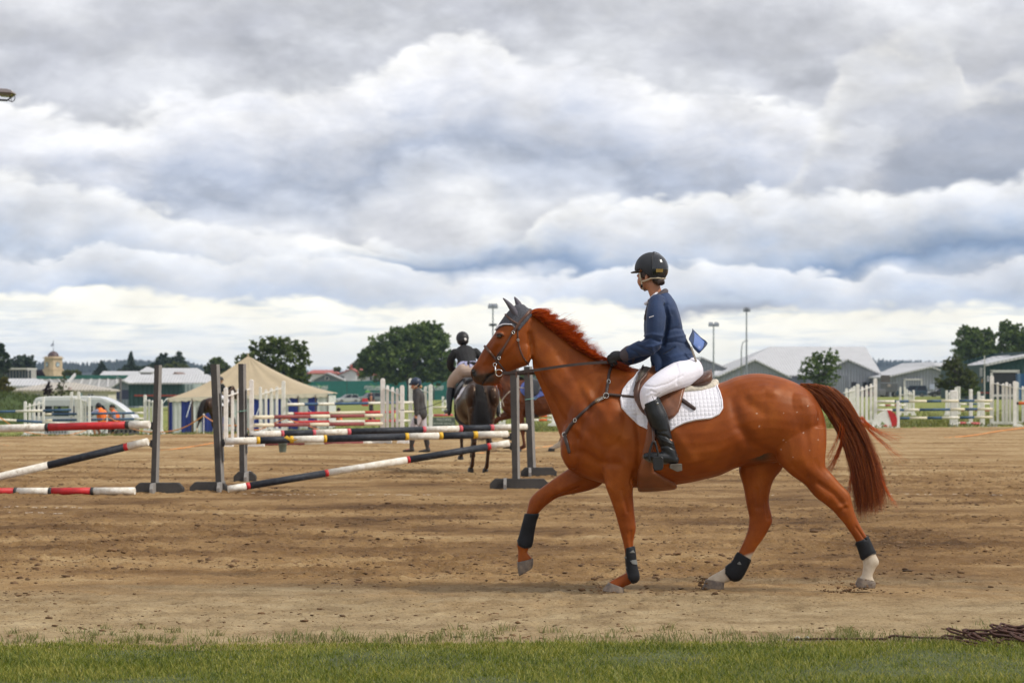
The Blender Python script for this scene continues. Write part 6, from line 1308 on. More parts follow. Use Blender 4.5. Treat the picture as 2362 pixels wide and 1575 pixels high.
# chin whiskers
n = 40; r = np.stack([RNG.uniform(1138, 1156, n), RNG.uniform(884, 888, n)], -1); t = r + np.stack([RNG.uniform(0, 14, n), RNG.uniform(6, 18, n)], -1); yy = RNG.normal(-.02, .02, n)
strands('whiskers', r, [Lnp(r, yy), Lnp(r * .7 + t * .3, yy), Lnp(r * .3 + t * .7, yy), Lnp(t, yy)], np.full(n, .0008), MANE, HORSE, 4)
# ============================================================ TACK, cut to the horse's own surface
TRI = np.array([t for f in HF for t in ([(f[0], f[1], f[2]), (f[0], f[2], f[3])] if len(f) == 4 else [tuple(f)])])
def f_poly(poly):
    A = np.array(poly, float); ins = np.zeros(len(HU), bool)
    for (x1, y1), (x2, y2) in zip(A, np.roll(A, -1, 0)):
        c = ((y1 > HV) != (y2 > HV)); x = (x2 - x1) * (HV - y1) / (y2 - y1 + 1e-12) + x1; ins ^= c & (HU < x)
    d = seg_d(HU, HV, [tuple(p) for p in A] + [tuple(A[0])]); return np.where(ins, d, -d)
def f_strip(pts, hw): return hw - seg_d(HU, HV, [tuple(p) for p in spline(pts, 4)])
NEAR = lambda: (HCO[:, 1] < 0); FAR = lambda: (HCO[:, 1] > 0)
def shell(name, fld, off, m, parent, sel=None, edge=3., smooth=True, inner=-.004):
    """piece of cloth or leather: clip the horse's skin where fld>0, lift it, close the rim"""
    fld = fld.copy()
    if sel is not None: fld = np.where(sel, fld, -50.)
    T = TRI[(fld[TRI] > 0).any(1)]
    vid = {}; pos = []; val = []; nr = []; out = []; rim = []
    def vert(i):
        if i not in vid: vid[i] = len(pos); pos.append(HCO[i]); nr.append(HN[i]); val.append(fld[i])
        return vid[i]
    def cut(i, j):
        k = (min(i, j), max(i, j), 'c')
        if k not in vid:
            t = fld[i] / (fld[i] - fld[j]); vid[k] = len(pos); pos.append(HCO[i] + t * (HCO[j] - HCO[i])); nr.append(HN[i] + t * (HN[j] - HN[i])); val.append(0.)
        return vid[k]
    for tri in T:
        p = [int(q) for q in tri]; ins = [fld[q] > 0 for q in p]; poly = []; cuts = []
        for a in range(3):
            i, j = p[a], p[(a + 1) % 3]
            if ins[a]: poly.append(vert(i))
            if ins[a] != ins[(a + 1) % 3]: c = cut(i, j); poly.append(c); cuts.append(c)
        if len(set(poly)) >= 3: out.append(tuple(poly))
        if len(cuts) == 2 and cuts[0] != cuts[1]: rim.append(tuple(cuts))
    if not out: print('empty shell', name); return None
    pos = np.array(pos); nr = np.array(nr); nr /= np.linalg.norm(nr, axis=1, keepdims=True) + 1e-9; val = np.array(val)
    o_ = off * (.55 + .45 * np.clip(val / edge, 0, 1) ** .5) if edge else np.full(len(val), off)
    top = pos + nr * o_[:, None]; n = len(top); low = pos + nr * inner
    idx = {}; lowv = []
    fs = list(out)
    for a, b in rim:
        for q in (a, b):
            if q not in idx: idx[q] = n + len(lowv); lowv.append(low[q])
        fs.append((a, b, idx[b], idx[a]))
    V = np.concatenate([top, np.array(lowv)]) if lowv else top
    me = bpy.data.meshes.new(name); me.from_pydata([tuple(x) for x in V], [], fs)
    bm = bmesh.new(); bm.from_mesh(me); bmesh.ops.recalc_face_normals(bm, faces=bm.faces[:]); bm.to_mesh(me); bm.free()
    me.materials.append(m)
    if smooth: me.polygons.foreach_set('use_smooth', [True] * len(me.polygons))
    o = bpy.data.objects.new(name, me); COL.objects.link(o); o.parent = parent; return o
LEATHER = mat('brown_leather', (.105, .048, .030), .42, .3, 9., .0006, 300, c2=(.06, .025, .016))
TANL = mat('tan_leather', (.19, .068, .028), .40, .35, 5., .0006, 200, c2=(.10, .038, .018))
DARKL = mat('dark_leather', (.055, .032, .026), .42, .25, 12.)
STEEL = mat('bright_steel', (.75, .74, .72), .22, 0, metal=1.)
FLEECE = mat('fleece', (.62, .56, .46), .95, .2, 60., .004, 180)
BROWNQ = mat('brown_quilt', (.10, .082, .066), .85, .2, 8., .003, 45)
BLACK = mat('black_rubber', (.011, .011, .012), .5, .2, 20.)
def quilt(name, c, s, depth):
    m = mat(name, c, .82, .03, 5.); g = G(m.node_tree); b = m.node_tree.nodes['Principled BSDF']; tc = g.n.new('ShaderNodeTexCoord').outputs['Object']
    x, y, z = g.sep(tc)
    fx = g.math('ABSOLUTE', g.math('SINE', g.math('MULTIPLY', g.math('ADD', x, g.math('MULTIPLY', z, .08)), pi / s))); fz = g.math('ABSOLUTE', g.math('SINE', g.math('MULTIPLY', g.math('ADD', z, g.math('MULTIPLY', x, -.05)), pi / s)))
    h = g.math('MULTIPLY', g.math('POWER', fx, .35), g.math('POWER', fz, .35))
    bp = g.n.new('ShaderNodeBump'); bp.inputs['Distance'].default_value = depth; bp.inputs['Strength'].default_value = 1
    g.link(h, bp.inputs['Height']); g.link(bp.outputs[0], b.inputs['Normal']); return m
WHITEQ = quilt('white_quilt', (.80, .785, .84), .030, .0042)
WHITEC = mat('white_cloth', (.80, .785, .84), .8, .04, 8.)

NOSTR = mat('nostril_dark', (.008, .006, .005), .7)
for sd_ in (NEAR(), FAR()):
    shell('nostril', f_poly([(1088,852),(1093,851.5),(1097,857),(1098.5,864),(1096,869),(1092,867),(1089,860)]), .002, NOSTR, HORSE, sd_ & (HU < 1110), edge=0)
    shell('lip_line', 1.3 - seg_d(HU, HV, [(1112,887),(1120,875),(1128,867),(1142,858)]), .0015, NOSTR, HORSE, sd_ & (HU < 1150), edge=0)
# saddle pad
PAD = thing('saddle_pad', 'white quilted saddle pad under the brown saddle on the chestnut horse', 'saddle pad', (HX, Y0, 0))
pad_poly = [(1478,846),(1464,870),(1449,883),(1437,899),(1431,920),(1434,940),(1448,956),(1470,977),(1502,994),(1524,1001),(1547,993),(1560,984),(1580,975),(1605,969),(1640,965),(1658,956),(1667,942),(1666,924),(1661,906),(1655,893),(1651,868),(1648,820),(1500,820)]
torso = (HU > 1390) & (HU < 1700) & (HV < 1060)
shell('pad_cloth', f_poly(pad_poly), .013, WHITEQ, PAD, torso, edge=4.)
shell('piping', 2.2 - np.abs(f_poly(pad_poly) - 1.2), .019, WHITEC, PAD, torso & (HV > 860), edge=1.5)
HALF = thing('half_pad', 'cream fleece half pad with dark brown quilted front, between saddle and white pad', 'half pad', (HX, Y0, 0))
hp = [(1500,836),(1484,848),(1474,866),(1466,888),(1462,906),(1500,955),(1560,940),(1578,906),(1620,903),(1648,896),(1659,886),(1655,868),(1640,820)]
shell('fleece_panel', np.minimum(f_poly(hp), HU - 1520), .036, FLEECE, HALF, torso, edge=5.)
shell('front_quilt', np.minimum(f_poly(hp), 1520 - HU), .034, BROWNQ, HALF, torso, edge=4.)
shell('binding', np.minimum(1.8 - seg_d(HU, HV, [(1578,897),(1610,893),(1640,887),(1657,876)]), 5), .047, DARKL, HALF, torso, edge=0)
shell('binding', np.minimum(1.5 - seg_d(HU, HV, [(1500,836),(1484,848),(1474,866),(1466,888),(1462,906)]), 5), .040, DARKL, HALF, torso, edge=0)

# saddle
SAD = thing('jumping_saddle', 'brown leather jumping saddle on the chestnut horse', 'saddle', (HX, Y0, 0))
flap_poly = [(1484,872),(1470,886),(1463,900),(1461,910),(1464,924),(1473,941),(1484,955),(1497,966),(1520,973),(1542,970),(1554,964),(1565,952),(1570,939),(1574,921),(1578,905),(1590,884),(1600,860),(1540,850),(1500,855)]
for sd_ in (NEAR(), FAR()):
    shell('flap', f_poly(flap_poly), .052, TANL, SAD, torso & sd_, edge=3.)
    shell('knee_roll', np.minimum(f_poly(flap_poly) - .5, 11 - seg_d(HU, HV, [(1482,872),(1468,892),(1466,915),(1478,940),(1494,962)])), .078, LEATHER, SAD, torso & sd_, edge=9.)
    shell('billet_strap', 4.2 - seg_d(HU, HV, [(1568,922),(1601,944)]), .034, DARKL, SAD, torso & sd_, edge=1.5)
seat_rows = [(1479,848,1474,872,.04,0),(1486,850,1484,884,.075,0),(1500,861,1500,894,.11,0),(1530,871,1530,900,.135,0),(1570,875,1570,902,.165,0),(1602,868,1602,900,.195,0),(1626,856,1624,895,.195,0),(1637,853,1636,888,.17,0),(1641,856,1640,878,.13,0)]
v, f = fuse([loft(seat_rows, 5, 28, p=2.2)], .006, 3); mesh_np('seat', v, f, LEATHER, SAD)
MB().tube([L(1640 - 3 * abs(i) ** 1.5 * .6, 853 + 2.1 * i * i, .055 * i) for i in (-3, -2, -1, 0, 1, 2, 3)], .009, 8).build('cantle_welt', DARKL, SAD, True)
for s in (-1, 1): MB().tube([L(1494 + 3 * math.cos(t), 873 + 4 * math.sin(t), .15 * s) for t in np.linspace(0, 2 * pi, 10)], .004, 6).build('d_ring', STEEL, SAD, True)
def stirrup(s, foot=(1508, 1054)):
    y = .475 * s
    o = MB()
    o.bar(L(1502,955, .345*s), L(1506, 1020, y), .028, .006, 0, up=(1, 0, 0)); o.bar(L(1508,955, .35*s), L(1508.5, 1022, y+.004*s), .028, .005, 0, up=(1, 0, 0))
    o.build('stirrup_leather', DARKL, SAD)
    q = MB(); arc = [(1499,1062),(1497,1050),(1501,1032),(1506,1019),(1510,1018),(1514,1030),(1518,1048),(1519,1064)]
    q.tube([L(a, b, y) for a, b in spline(arc, 3)], .0085, 8); q.build('stirrup_iron', BLACK, SAD, True)
    t = MB(); t.prism([(L(a, b).x, L(a, b).z) for a, b in [(1497,1049),(1516,1047),(1521,1052),(1521,1074),(1517,1079),(1501,1080),(1498,1074)]], y - .02, y + .02); t.build('tread', BLACK, SAD, bevel=.005)
for s in (-1, 1): stirrup(s)
# girth with belly guard
GIRTHL = mat('girth_leather', (.20, .062, .020), .5, .25, 6.)
GIR = thing('girth', 'brown girth with wide belly guard round the chestnut horse', 'girth', (HX, Y0, 0))
under = (HU > 1440) & (HU < 1600) & (HV > 930) & ~((HU < 1470) & (np.abs(HCO[:, 1]) < .24) & (HV > 1135))
legfree = under & ~((HV > 1126) & (np.abs(HCO[:, 1]) > .09) & (HU < 1475))
for sd_ in (NEAR(), FAR()): shell('strap', np.minimum(f_strip([(1506,965),(1500,1020),(1492,1060),(1486,1100)], 11), HV - 950), .022, GIRTHL, GIR, under & (HV < 1110) & sd_, edge=3.)
shell('belly_guard', f_poly([(1470,1138),(1474,1085),(1488,1050),(1502,1050),(1508,1085),(1540,1104),(1558,1113),(1564,1122),(1560,1145),(1480,1150)]), .034, GIRTHL, GIR, legfree, edge=6.)
MB().box(L(1483, 1124, -.12), (.05, .012, .018)).build('buckle', STEEL, GIR)

# breastplate
BP = thing('breastplate', 'brown leather breastplate with steel rings across the chestnut horse\'s chest', 'breastplate', (HX, Y0, 0))
fr = (HU < 1485) & (HV < 1080)
for sd_ in (NEAR(), FAR()):
    shell('side_strap', f_strip([(1478,919),(1455,916),(1437,914),(1404,911)], 3.0), .022, DARKL, BP, fr & sd_, edge=1.2)
    shell('wither_strap', f_strip([(1398,912),(1403,880),(1405,862),(1410,846),(1414,838)], 3.2), .012, DARKL, BP, fr & sd_, edge=1.2)
    shell('shoulder_strap', f_strip([(1397,913),(1370,929),(1345,950),(1325,971),(1311,990),(1303,1004)], 3.2), .013, DARKL, BP, fr & sd_, edge=1.2)
    shell('chest_strap', f_strip([(1303,1004),(1309,1026),(1313,1042)], 3.4), .013, DARKL, BP, fr & sd_, edge=1.2)
def hit(u, v, near=True, off=.012):
    """point on the horse's skin under pixel (u,v), lifted"""
    m = NEAR() if near else FAR(); d = np.where(m, np.hypot(HU - u, HV - v) - np.abs(HN[:, 1]) * 2, 1e9); k = np.argsort(d)[:6]
    y = np.mean(HCO[k, 1]); return L(u, v, y + (-off if near else off))
def ringat(name, u, v, r, parent, near=True, off=.018, th=.0035, n=16, sx=1.):
    c = hit(u, v, near, off); MB().tube([c + Vector((math.cos(t) * r * sx, 0, math.sin(t) * r)) for t in np.linspace(0, 2 * pi, n + 1)], th, 6, cap=False).build(name, STEEL, parent, True)
for nr_ in (True, False):
    ringat('ring', 1398, 912, .020, BP, nr_); ringat('ring', 1302, 1002, .017, BP, nr_); ringat('buckle', 1404, 880, .016, BP, nr_, th=.003, sx=.8); ringat('buckle', 1326, 969, .014, BP, nr_, th=.003, sx=.8)
shell('label_band', f_strip([(1392,917),(1376,926)], 3.6), .0155, mat('buff_strap', (.17, .105, .06), .6), BP, fr & NEAR(), edge=0)
def text_mesh(body, size, m, parent, loc, rot=(pi / 2, 0, 0), name='lettering', ext=.0004, shear=0., bold=0.):
    cu = bpy.data.curves.new('t', 'FONT'); cu.body = body; cu.size = size; cu.extrude = ext; cu.align_x = 'CENTER'; cu.align_y = 'CENTER'; cu.shear = shear; cu.offset = bold; cu.resolution_u = 2
    o = bpy.data.objects.new('t', cu); COL.objects.link(o); me = bpy.data.meshes.new_from_object(o.evaluated_get(bpy.context.evaluated_depsgraph_get()))
    bpy.data.objects.remove(o); me.materials.append(m); q = bpy.data.objects.new(name, me); COL.objects.link(q)
    if parent: q.parent = parent
    q.location = loc; q.rotation_euler = rot; return q
WHITEP = mat('white_print', (.8, .8, .8), .6, 0)
text_mesh('CWD', .024, WHITEP, BP, hit(1385, 921, True, .022), (pi / 2, rad(-30), 0), bold=.0006)

# bridle
BR = thing('bridle', 'dark brown leather bridle on the chestnut horse\'s head, reins running back to the rider', 'bridle', (HX, Y0, 0))
hd = (HU < 1245) & (HV < 905)
for sd_ in (NEAR(), FAR()):
    shell('headpiece', f_strip([(1226,712),(1218,722),(1202,740),(1192,754),(1184,766)], 3.6), .018, LEATHER, BR, hd & sd_, edge=1.5)
    shell('browband', f_strip([(1168,727),(1181,740),(1197,749)], 2.7), .020, LEATHER, BR, hd & sd_, edge=1.5)
    shell('cheekpiece', f_strip([(1186,762),(1166,797),(1153,821),(1144,838)], 2.1), .012, LEATHER, BR, hd & sd_, edge=1.)
    shell('noseband_strap', f_strip([(1182,768),(1161,803),(1142,829)], 1.8), .010, DARKL, BR, hd & sd_, edge=1.)
    shell('throatlash', f_strip([(1194,756),(1195,783),(1199,803),(1206,822),(1218,840)], 1.7), .010, LEATHER, BR, hd & sd_, edge=1.)
    shell('noseband', f_strip([(1113,793),(1119,799),(1130,812),(1144,829)], 2.9), .015, LEATHER, BR, hd & sd_, edge=1.5)
    shell('flash_strap', f_strip([(1144,829),(1152,839),(1161,851),(1168,860)], 2.0), .010, DARKL, BR, hd & sd_, edge=1.)
for nr_ in (True, False):
    ringat('buckle', 1184, 767, .011, BR, nr_, th=.003, off=.02); ringat('buckle', 1151, 826, .011, BR, nr_, th=.003, off=.02); ringat('buckle', 1195, 784, .008, BR, nr_, th=.0025)
    s = -1 if nr_ else 1
    b = MB(); c1 = L(1141.5, 841, .072 * s); c2 = L(1151, 860, .078 * s)
    b.tube([c1 + Vector((math.cos(t), 0, math.sin(t))) * .013 for t in np.linspace(0, 2 * pi, 15)], .0035, 6, cap=False)
    b.tube([c2 + Vector((math.cos(t), 0, math.sin(t))) * .026 for t in np.linspace(0, 2 * pi, 21)], .0038, 6, cap=False)
    b.tube([c1 + Vector((.002, 0, -.012)), L(1143, 853, .078 * s), L(1144, 861, .078 * s)], .0065, 8); b.build('bit', STEEL, BR, True)
HAND = {-1: (1400, 835, -.13), 1: (1432, 842, .09)}
for s in (-1, 1):
    hu, hv_, hy = HAND[s]
    pts = [L(1158, 860, .082 * s), L(1190, 858.5 if s < 0 else 862, .115 * s), L(1234, 853.5 if s < 0 else 860, .145 * s), L(1300, 844, .165 * s), L(1350, 838.5, .155 * s), L(hu, hv_, hy)]
    A = [Vector(p) for p in spline([tuple(p) for p in pts], 4)]; q = MB()
    for a_, b_ in zip(A[:-1], A[1:]): q.bar(a_, b_ + (b_ - a_) * .02, .004, .021)
    q.build('rein', DARKL, BR)
    if s < 0:
        for uu in (1191, 1219): MB().box(L(uu, 864, .125 * s), (.012, .02, .045)).build('rein_stop', LEATHER, BR)

# ear bonnet
BON = thing('ear_bonnet', 'grey crochet ear bonnet with white piping on the chestnut horse', 'ear bonnet', (HX, Y0, 0))
CRO = mat('crochet', (.085, .085, .10), .9, .55, 150., .004, 170, c2=(.025, .025, .03))
EARC = mat('ear_cloth', (.105, .095, .115), .85, .1, 8., .001, 200)
bon_poly = [(1232,700),(1230,722),(1218,739),(1204,755),(1198,763),(1188,757),(1181,751),(1164,751),(1153,756),(1141,766),(1130,760),(1160,715),(1195,690)]
shell('crochet_cap', f_poly(bon_poly), .012, CRO, BON, hd, edge=2.)
for sd_ in (NEAR(), FAR()): shell('white_piping', 1.0 - seg_d(HU, HV, [(1142,764),(1153,753.5),(1164,748.5),(1181,749),(1187,755)]), .016, WHITEC, BON, hd & sd_, edge=0)
for s, bu, bv, tu, tv, y0, y1 in [(-1, 1191, 726, 1159, 686.5, -.055, -.06), (1, 1200, 711, 1186, 684, .05, .05)]:
    q = lambda t, du: (bu + (tu - bu) * t + du, bv + (tv - bv) * t)
    rows = []
    for t, hw_, th in [(-.12, 9, .032), (.1, 10.2, .034), (.3, 9.6, .032), (.5, 7.6, .027), (.7, 5.2, .019), (.86, 3.2, .012), (.96, 1.7, .006)]:
        cu_, cv_ = bu + (tu - bu) * t, bv + (tv - bv) * t + (-3.0 * math.sin(pi * max(t, 0)) if s < 0 else -1.5 * math.sin(pi * max(t, 0)))
        dn = np.array([-(tv - bv), (tu - bu)], float); dn /= np.linalg.norm(dn)
        if dn[0] < 0: dn = -dn
        rows.append((cu_ - dn[0] * hw_ * .75, cv_ - dn[1] * hw_ * .75, cu_ + dn[0] * hw_ * .75, cv_ + dn[1] * hw_ * .75, th, y0 + (y1 - y0) * max(t, 0)))
    v, f = loft(rows, 4, 18, p=2); MB().add(v, f).build('ear', EARC, BON, True)

# tendon and fetlock boots
BOOT = mat('leg_boot', (.012, .013, .016), .6, .25, 14., .0015, 120, spec=.22); GREYP = mat('grey_print', (.16, .165, .16), .6, .1)
def leg_boot(poly, sel, label, straps=(), patch=()):
    t = thing('tendon_boot', label, 'leg boot', (HX, Y0, 0), group='protective boots on the chestnut horse')
    shell('boot_shell', f_poly(poly), .014, BOOT, t, sel, edge=2.)
    shell('edge_binding', 1.3 - np.abs(f_poly(poly)), .011, BLACK, t, sel & (HN[:, 1] < .1), edge=0)
    for p in straps: shell('strap', f_strip(p, 1.9), .012, GREYP, t, sel & (HN[:, 1] < -.05), edge=0)
    for p in patch: shell('badge', f_poly(p), .0165, GREYP, t, sel & (HN[:, 1] < -.2), edge=0, inner=.01)
LN, LF = NEAR() & (HV > 1175), FAR() & (HV > 1175)
leg_boot([(1446,1264),(1466,1259),(1472,1270),(1474,1289),(1481,1333),(1466,1342),(1457,1342),(1450,1333),(1446,1289)], LN & (HU < 1500), 'black tendon boot with grey badges on the standing foreleg', [[(1438,1286),(1449,1285)], [(1440,1308),(1451,1308)]], [[(1450,1275),(1458,1268),(1461,1275)], [(1453,1292),(1465,1290),(1468,1302),(1458,1301)]])
leg_boot([(1212,1185),(1241,1185),(1239,1205),(1233,1235),(1225,1260),(1208,1263),(1198,1257),(1196,1246),(1200,1228),(1207,1205)], LF & (HU < 1300), 'black tendon boot on the raised foreleg', [[(1205,1201),(1219,1203)], [(1197,1223),(1214,1226)]])
leg_boot([(1973,1251),(1990,1246),(2000,1237),(2010,1246),(2020,1266),(2030,1276),(2012,1276),(2003,1281),(1992,1290),(1985,1288)], LN & (HU > 1900), 'black short boot above the trailing white hind fetlock', [[(1982,1262),(2000,1255)], [(1986,1274),(2004,1267)]])
leg_boot([(1703,1274),(1714,1280),(1729,1290),(1726,1300),(1708,1334),(1697,1338),(1684,1335),(1674,1323),(1675,1310),(1688,1292)], LF & (HU > 1600), 'black rounded fetlock boot on the forward hind leg', [], [[(1700,1301),(1706,1294),(1711,1303)]])
# ============================================================ RIDER
SKIN = mat('skin', (.46, .20, .11), .5, .08, 12.)
NAVY = mat('navy_cloth', (.013, .034, .098), .75, .18, 7., .0022, 34, sheen=.15)
NAVYL = mat('blue_lining', (.10, .17, .42), .45, .1, 6.)
GREYCOL = mat('grey_collar', (.085, .07, .08), .8, .1)
BREECH = mat('white_breeches', (.80, .775, .85), .75, .03, 6., .0016, 60)
BOOTL = mat('black_boot', (.008, .009, .011), .36, .3, 7., .001, 40)
SOLE = mat('dusty_sole', (.13, .11, .085), .8, .3, 20.)
HELM = mat('helmet_shell', (.022, .024, .029), .62, .05)
HELMG = mat('helmet_gloss', (.012, .014, .018), .16, 0, coat=.6)
STRAPC = mat('tan_strap', (.62, .52, .38), .7, .1); BROWNH = mat('brown_hair', (.035, .018, .012), .5, .4, 60.)
GLOVE = mat('black_glove', (.014, .014, .015), .55, .2, 30.); GOLD = mat('brass_plate', (.55, .36, .12), .35, .1, metal=.8)
RID = thing('person', 'person in navy jacket, white breeches and black helmet riding the chestnut horse', 'rider', (HX, Y0, 0))
def ch(rows, k=4, n=14, sq=None):
    """rows u,v,depth,radius px[,flatness]"""
    return chain([(*L(r[0], r[1], r[2]), r[3] / 300., *(r[4:5] or (1.,))) for r in rows], k, n, sq)
def piece(name, shapes, vox, m, parent, sm=3): v, f = fuse(shapes, vox, sm); return mesh_np(name, v, f, m, parent)
# -- body under the clothes: one continuous figure (head, neck, trunk, arms, hands, legs)
HY = 37                                                      # degrees the head turns away
hc = L(1500, 634, .01); HR = Matrix.Rotation(rad(-HY), 3, 'Z')
def hp_(x, y, z): return hc + HR @ Vector((x, y, z))          # head space: -x is the face
def hball(c, r):
    v, f = ball((0, 0, 0), r); return [hp_(*(Vector(p) + Vector(c))) for p in v], f
arms = {s: [(1516, 710, .155 * s, 14), (1514, 742, .215 * s, 16), (1512, 776, .235 * s, 14), (1502, 794, .235 * s, 14), (1470, 806 if s < 0 else 816, .19 * s, 12), (1440, 818 if s < 0 else 832, .145 * s if s < 0 else .11, 9)] for s in (-1, 1)}
legs = {s: [(1590, 856, .085 * s, 28), (1562, 868, .21 * s, 27), (1530, 883, .31 * s, 24), (1502, 901, .365 * s, 19), (1500, 925, .375 * s, 16), (1522, 965, .385 * s, 15), (1538, 1010, .395 * s, 11), (1546, 1045, .40 * s, 10), (1525, 1055, .405 * s, 9), (1500, 1053, .41 * s, 7)] for s in (-1, 1)}
body = [hball((.005, 0, .03), (.098, .075, .095)), hball((-.035, 0, -.03), (.066, .060, .085)), hball((-.060, 0, -.085), (.034, .036, .032)),
        hball((-.103, 0, -.035), (.016, .014, .022)), hball((-.094, 0, -.072), (.016, .024, .010)), hball((-.088, .028, -.005), (.02, .02, .012)), hball((-.088, -.028, -.005), (.02, .02, .012)),
        hball((-.060, -.045, -.050), (.03, .02, .035)), hball((.018, -.079, -.028), (.018, .010, .032)), hball((.018, .079, -.028), (.018, .010, .032)),
        ch([(1506, 656, .0, 16), (1512, 676, 0, 15), (1520, 696, 0, 16), (1524, 706, 0, 18)]),
        ch([(1526, 722, 0, 26, 1.5), (1528, 735, 0, 36, 1.2), (1534, 775, 0, 36, 1.05), (1548, 812, 0, 38, 1.15), (1572, 848, 0, 30, 1.3)])]
for s in (-1, 1): body += [ch(arms[s]), ch(legs[s])]
piece('body', body, .009, SKIN, RID, 3)
# -- jacket
JK = [(1500, 686, 1535, 670, .062, 0), (1496, 692, 1543, 677, .11, 0), (1493, 699, 1551, 687, .165, 0), (1490, 712, 1560, 702, .20, 0), (1486, 732, 1569, 730, .205, 0), (1485, 758, 1575, 756, .185, 0), (1489, 785, 1583, 780, .165, 0),
      (1496, 803, 1592, 797, .165, 0), (1503, 818, 1598, 812, .18, 0), (1510, 834, 1606, 828, .205, 0), (1514, 846, 1608, 838, .222, 0), (1518, 852, 1608, 843, .226, 0)]
sl = {s: [(1516, 699, .155 * s, 21), (1515, 722, .20 * s, 24), (1514, 750, .235 * s, 24), (1512, 776, .25 * s, 23), (1501, 795, .25 * s, 21), (1474, 805 if s < 0 else 817, .205 * s, 18.5), (1452, 813 if s < 0 else 827, .165 * s if s < 0 else .13, 15.5), (1441, 818 if s < 0 else 832, .148 * s if s < 0 else .115, 13.5)] for s in (-1, 1)}
v, f = fuse([loft(JK, 4, 28, egg=.0, p=2.15), ch(sl[-1], 4, 16), ch(sl[1], 4, 16)], .0075, 3)
# cloth folds: at the inner elbow, the waist and the back
N_ = vnormals(v, f); c_ = v.mean(0)
Un, Vn = UVof(v)
def fold(pts, amp, wpx, near=True):
    m = np.exp(-(seg_d(Un, Vn, pts) / wpx) ** 2) * ((v[:, 1] < .02) if near else 1); return (m * amp * 1.6)[:, None] * N_
sgn = 1 if np.mean((N_ * (v - c_)).sum(1)) > 0 else -1; N_ = N_ * sgn
dj = 0
for p_, a_, w_ in [([(1478,785),(1500,779),(1522,788)], -.008, 3), ([(1484,776),(1505,771),(1528,775)], .005, 3), ([(1492,800),(1512,797),(1530,790)], .006, 3), ([(1470,797),(1486,806),(1500,812)], -.006, 3), ([(1455,806),(1466,812),(1478,822)], -.005, 2.5), ([(1446,806),(1452,814),(1452,826)], .004, 2.5),
                   ([(1536,702),(1543,730),(1539,760),(1530,795)], -.020, 3.6), ([(1540,764),(1560,757),(1574,759)], -.005, 3), ([(1536,790),(1560,788),(1583,792)], -.006, 2.5), ([(1540,780),(1562,776),(1580,774)], .004, 3), ([(1530,815),(1545,808),(1556,801)], -.007, 1.8), ([(1505,800),(1508,830),(1514,852)], .006, 4), ([(1555,715),(1565,745)], .004, 5), ([(1533,690),(1545,705),(1550,725)], -.004, 2.5), ([(1545,825),(1570,818),(1595,815)], .005, 4)]:
    dj = dj + fold(p_, a_, w_)
v = v + dj; v = v + N_ * np.array([.0022 * mnoise.noise(Vector(q) * 16) for q in v])[:, None]
JAC = mesh_np('jacket', v, f, NAVY, RID)
# skirt fronts that hang over the thighs, collar, cuffs, tail flap thrown up behind
for s in (-1, 1):
    piece('skirt_front', [ch([(1512, 818, .12 * s, 12, .5), (1520, 838, .15 * s, 12, .45), (1516, 852, .16 * s, 6, .45)])] if s < 0 else [ch([(1508, 825, .1, 9, .5), (1508, 848, .11, 6, .5), (1500, 858, .11, 3, .5)])], .006, NAVY, JAC)
    e = arms[s][-1]; piece('cuff', [ch([(1452 - .5, (812.5 if s < 0 else 826.5), sl[s][-2][2], 16.2), (1442, 818 if s < 0 else 831.5, sl[s][-1][2], 14.6)])], .006, GREYCOL, JAC, 2)
piece('collar', [ch([(1498, 694, -.07, 4.5), (1512, 687, -.075, 6), (1530, 675, -.05, 7), (1535, 672, 0, 7), (1530, 675, .05, 7), (1512, 687, .075, 6), (1498, 694, .07, 4.5)]),
                 ch([(1500, 694, -.085, 4, .5), (1494, 712, -.105, 5, .5), (1488, 736, -.08, 4, .5)])], .006, GREYCOL, JAC, 2)
piece('shirt_collar', [ch([(1492, 699, -.04, 3.2), (1500, 690, -.062, 3.6), (1510, 680, -.06, 3.2), (1518, 674, -.03, 3)]), ch([(1490, 700, -.03, 4), (1489, 700, .03, 4)])], .004, WHITEC, RID, 2)
fl = MB()
rows = [[(1594, 790), (1590, 782), (1597, 766), (1598, 758)], [(1600, 803), (1604, 789), (1604, 774), (1601, 762)], [(1607, 811), (1613, 797), (1614, 781), (1610, 771)], [(1612, 815), (1622, 803), (1624, 790), (1618, 779)], [(1614, 814), (1627, 800), (1632, 792), (1628, 786)]]
G1 = np.array([spline(r_, 4) for r_ in rows]); G2 = np.array([spline(G1[:, k], 4) for k in range(G1.shape[1])]).transpose(1, 0, 2); na, nb = G2.shape[:2]
for side in (0, 1):
    for i in range(na):
        for j in range(nb): fl.v.append(tuple(L(G2[i, j, 0] - side * 1.2, G2[i, j, 1] - side, -.13 + .15 * j / nb + .05 * math.sin(pi * i / na) - .03 * math.sin(2 * pi * j / nb) + side * .007)))
for i in range(na - 1):
    for j in range(nb - 1):
        q = (i * nb + j, i * nb + j + 1, (i + 1) * nb + j + 1, (i + 1) * nb + j); fl.f += [q, tuple(x + na * nb for x in q[::-1])]; fl.m += [1 if 2 < i < na - 4 and 1 < j < nb - 3 else 0, 0]
fl.build('tail_flap', [NAVY, NAVYL], JAC, True, fixn=False)
MB().bar(L(1594, 800, -.185), L(1606, 834, -.17), .012, .012).build('vent_trim', mat('beige_trim', (.33, .29, .25), .8), JAC)
MB().bar(L(1497, 732, -.318), L(1508, 728.5, -.322), .006, .019, up=(0, 1, 0)).build('sleeve_badge', WHITEC, JAC)
MB().tube([L(1529, 817, -.205), L(1543, 809, -.200), L(1555, 802, -.19)], .0022, 5).build('pocket_seam', BLACK, JAC)
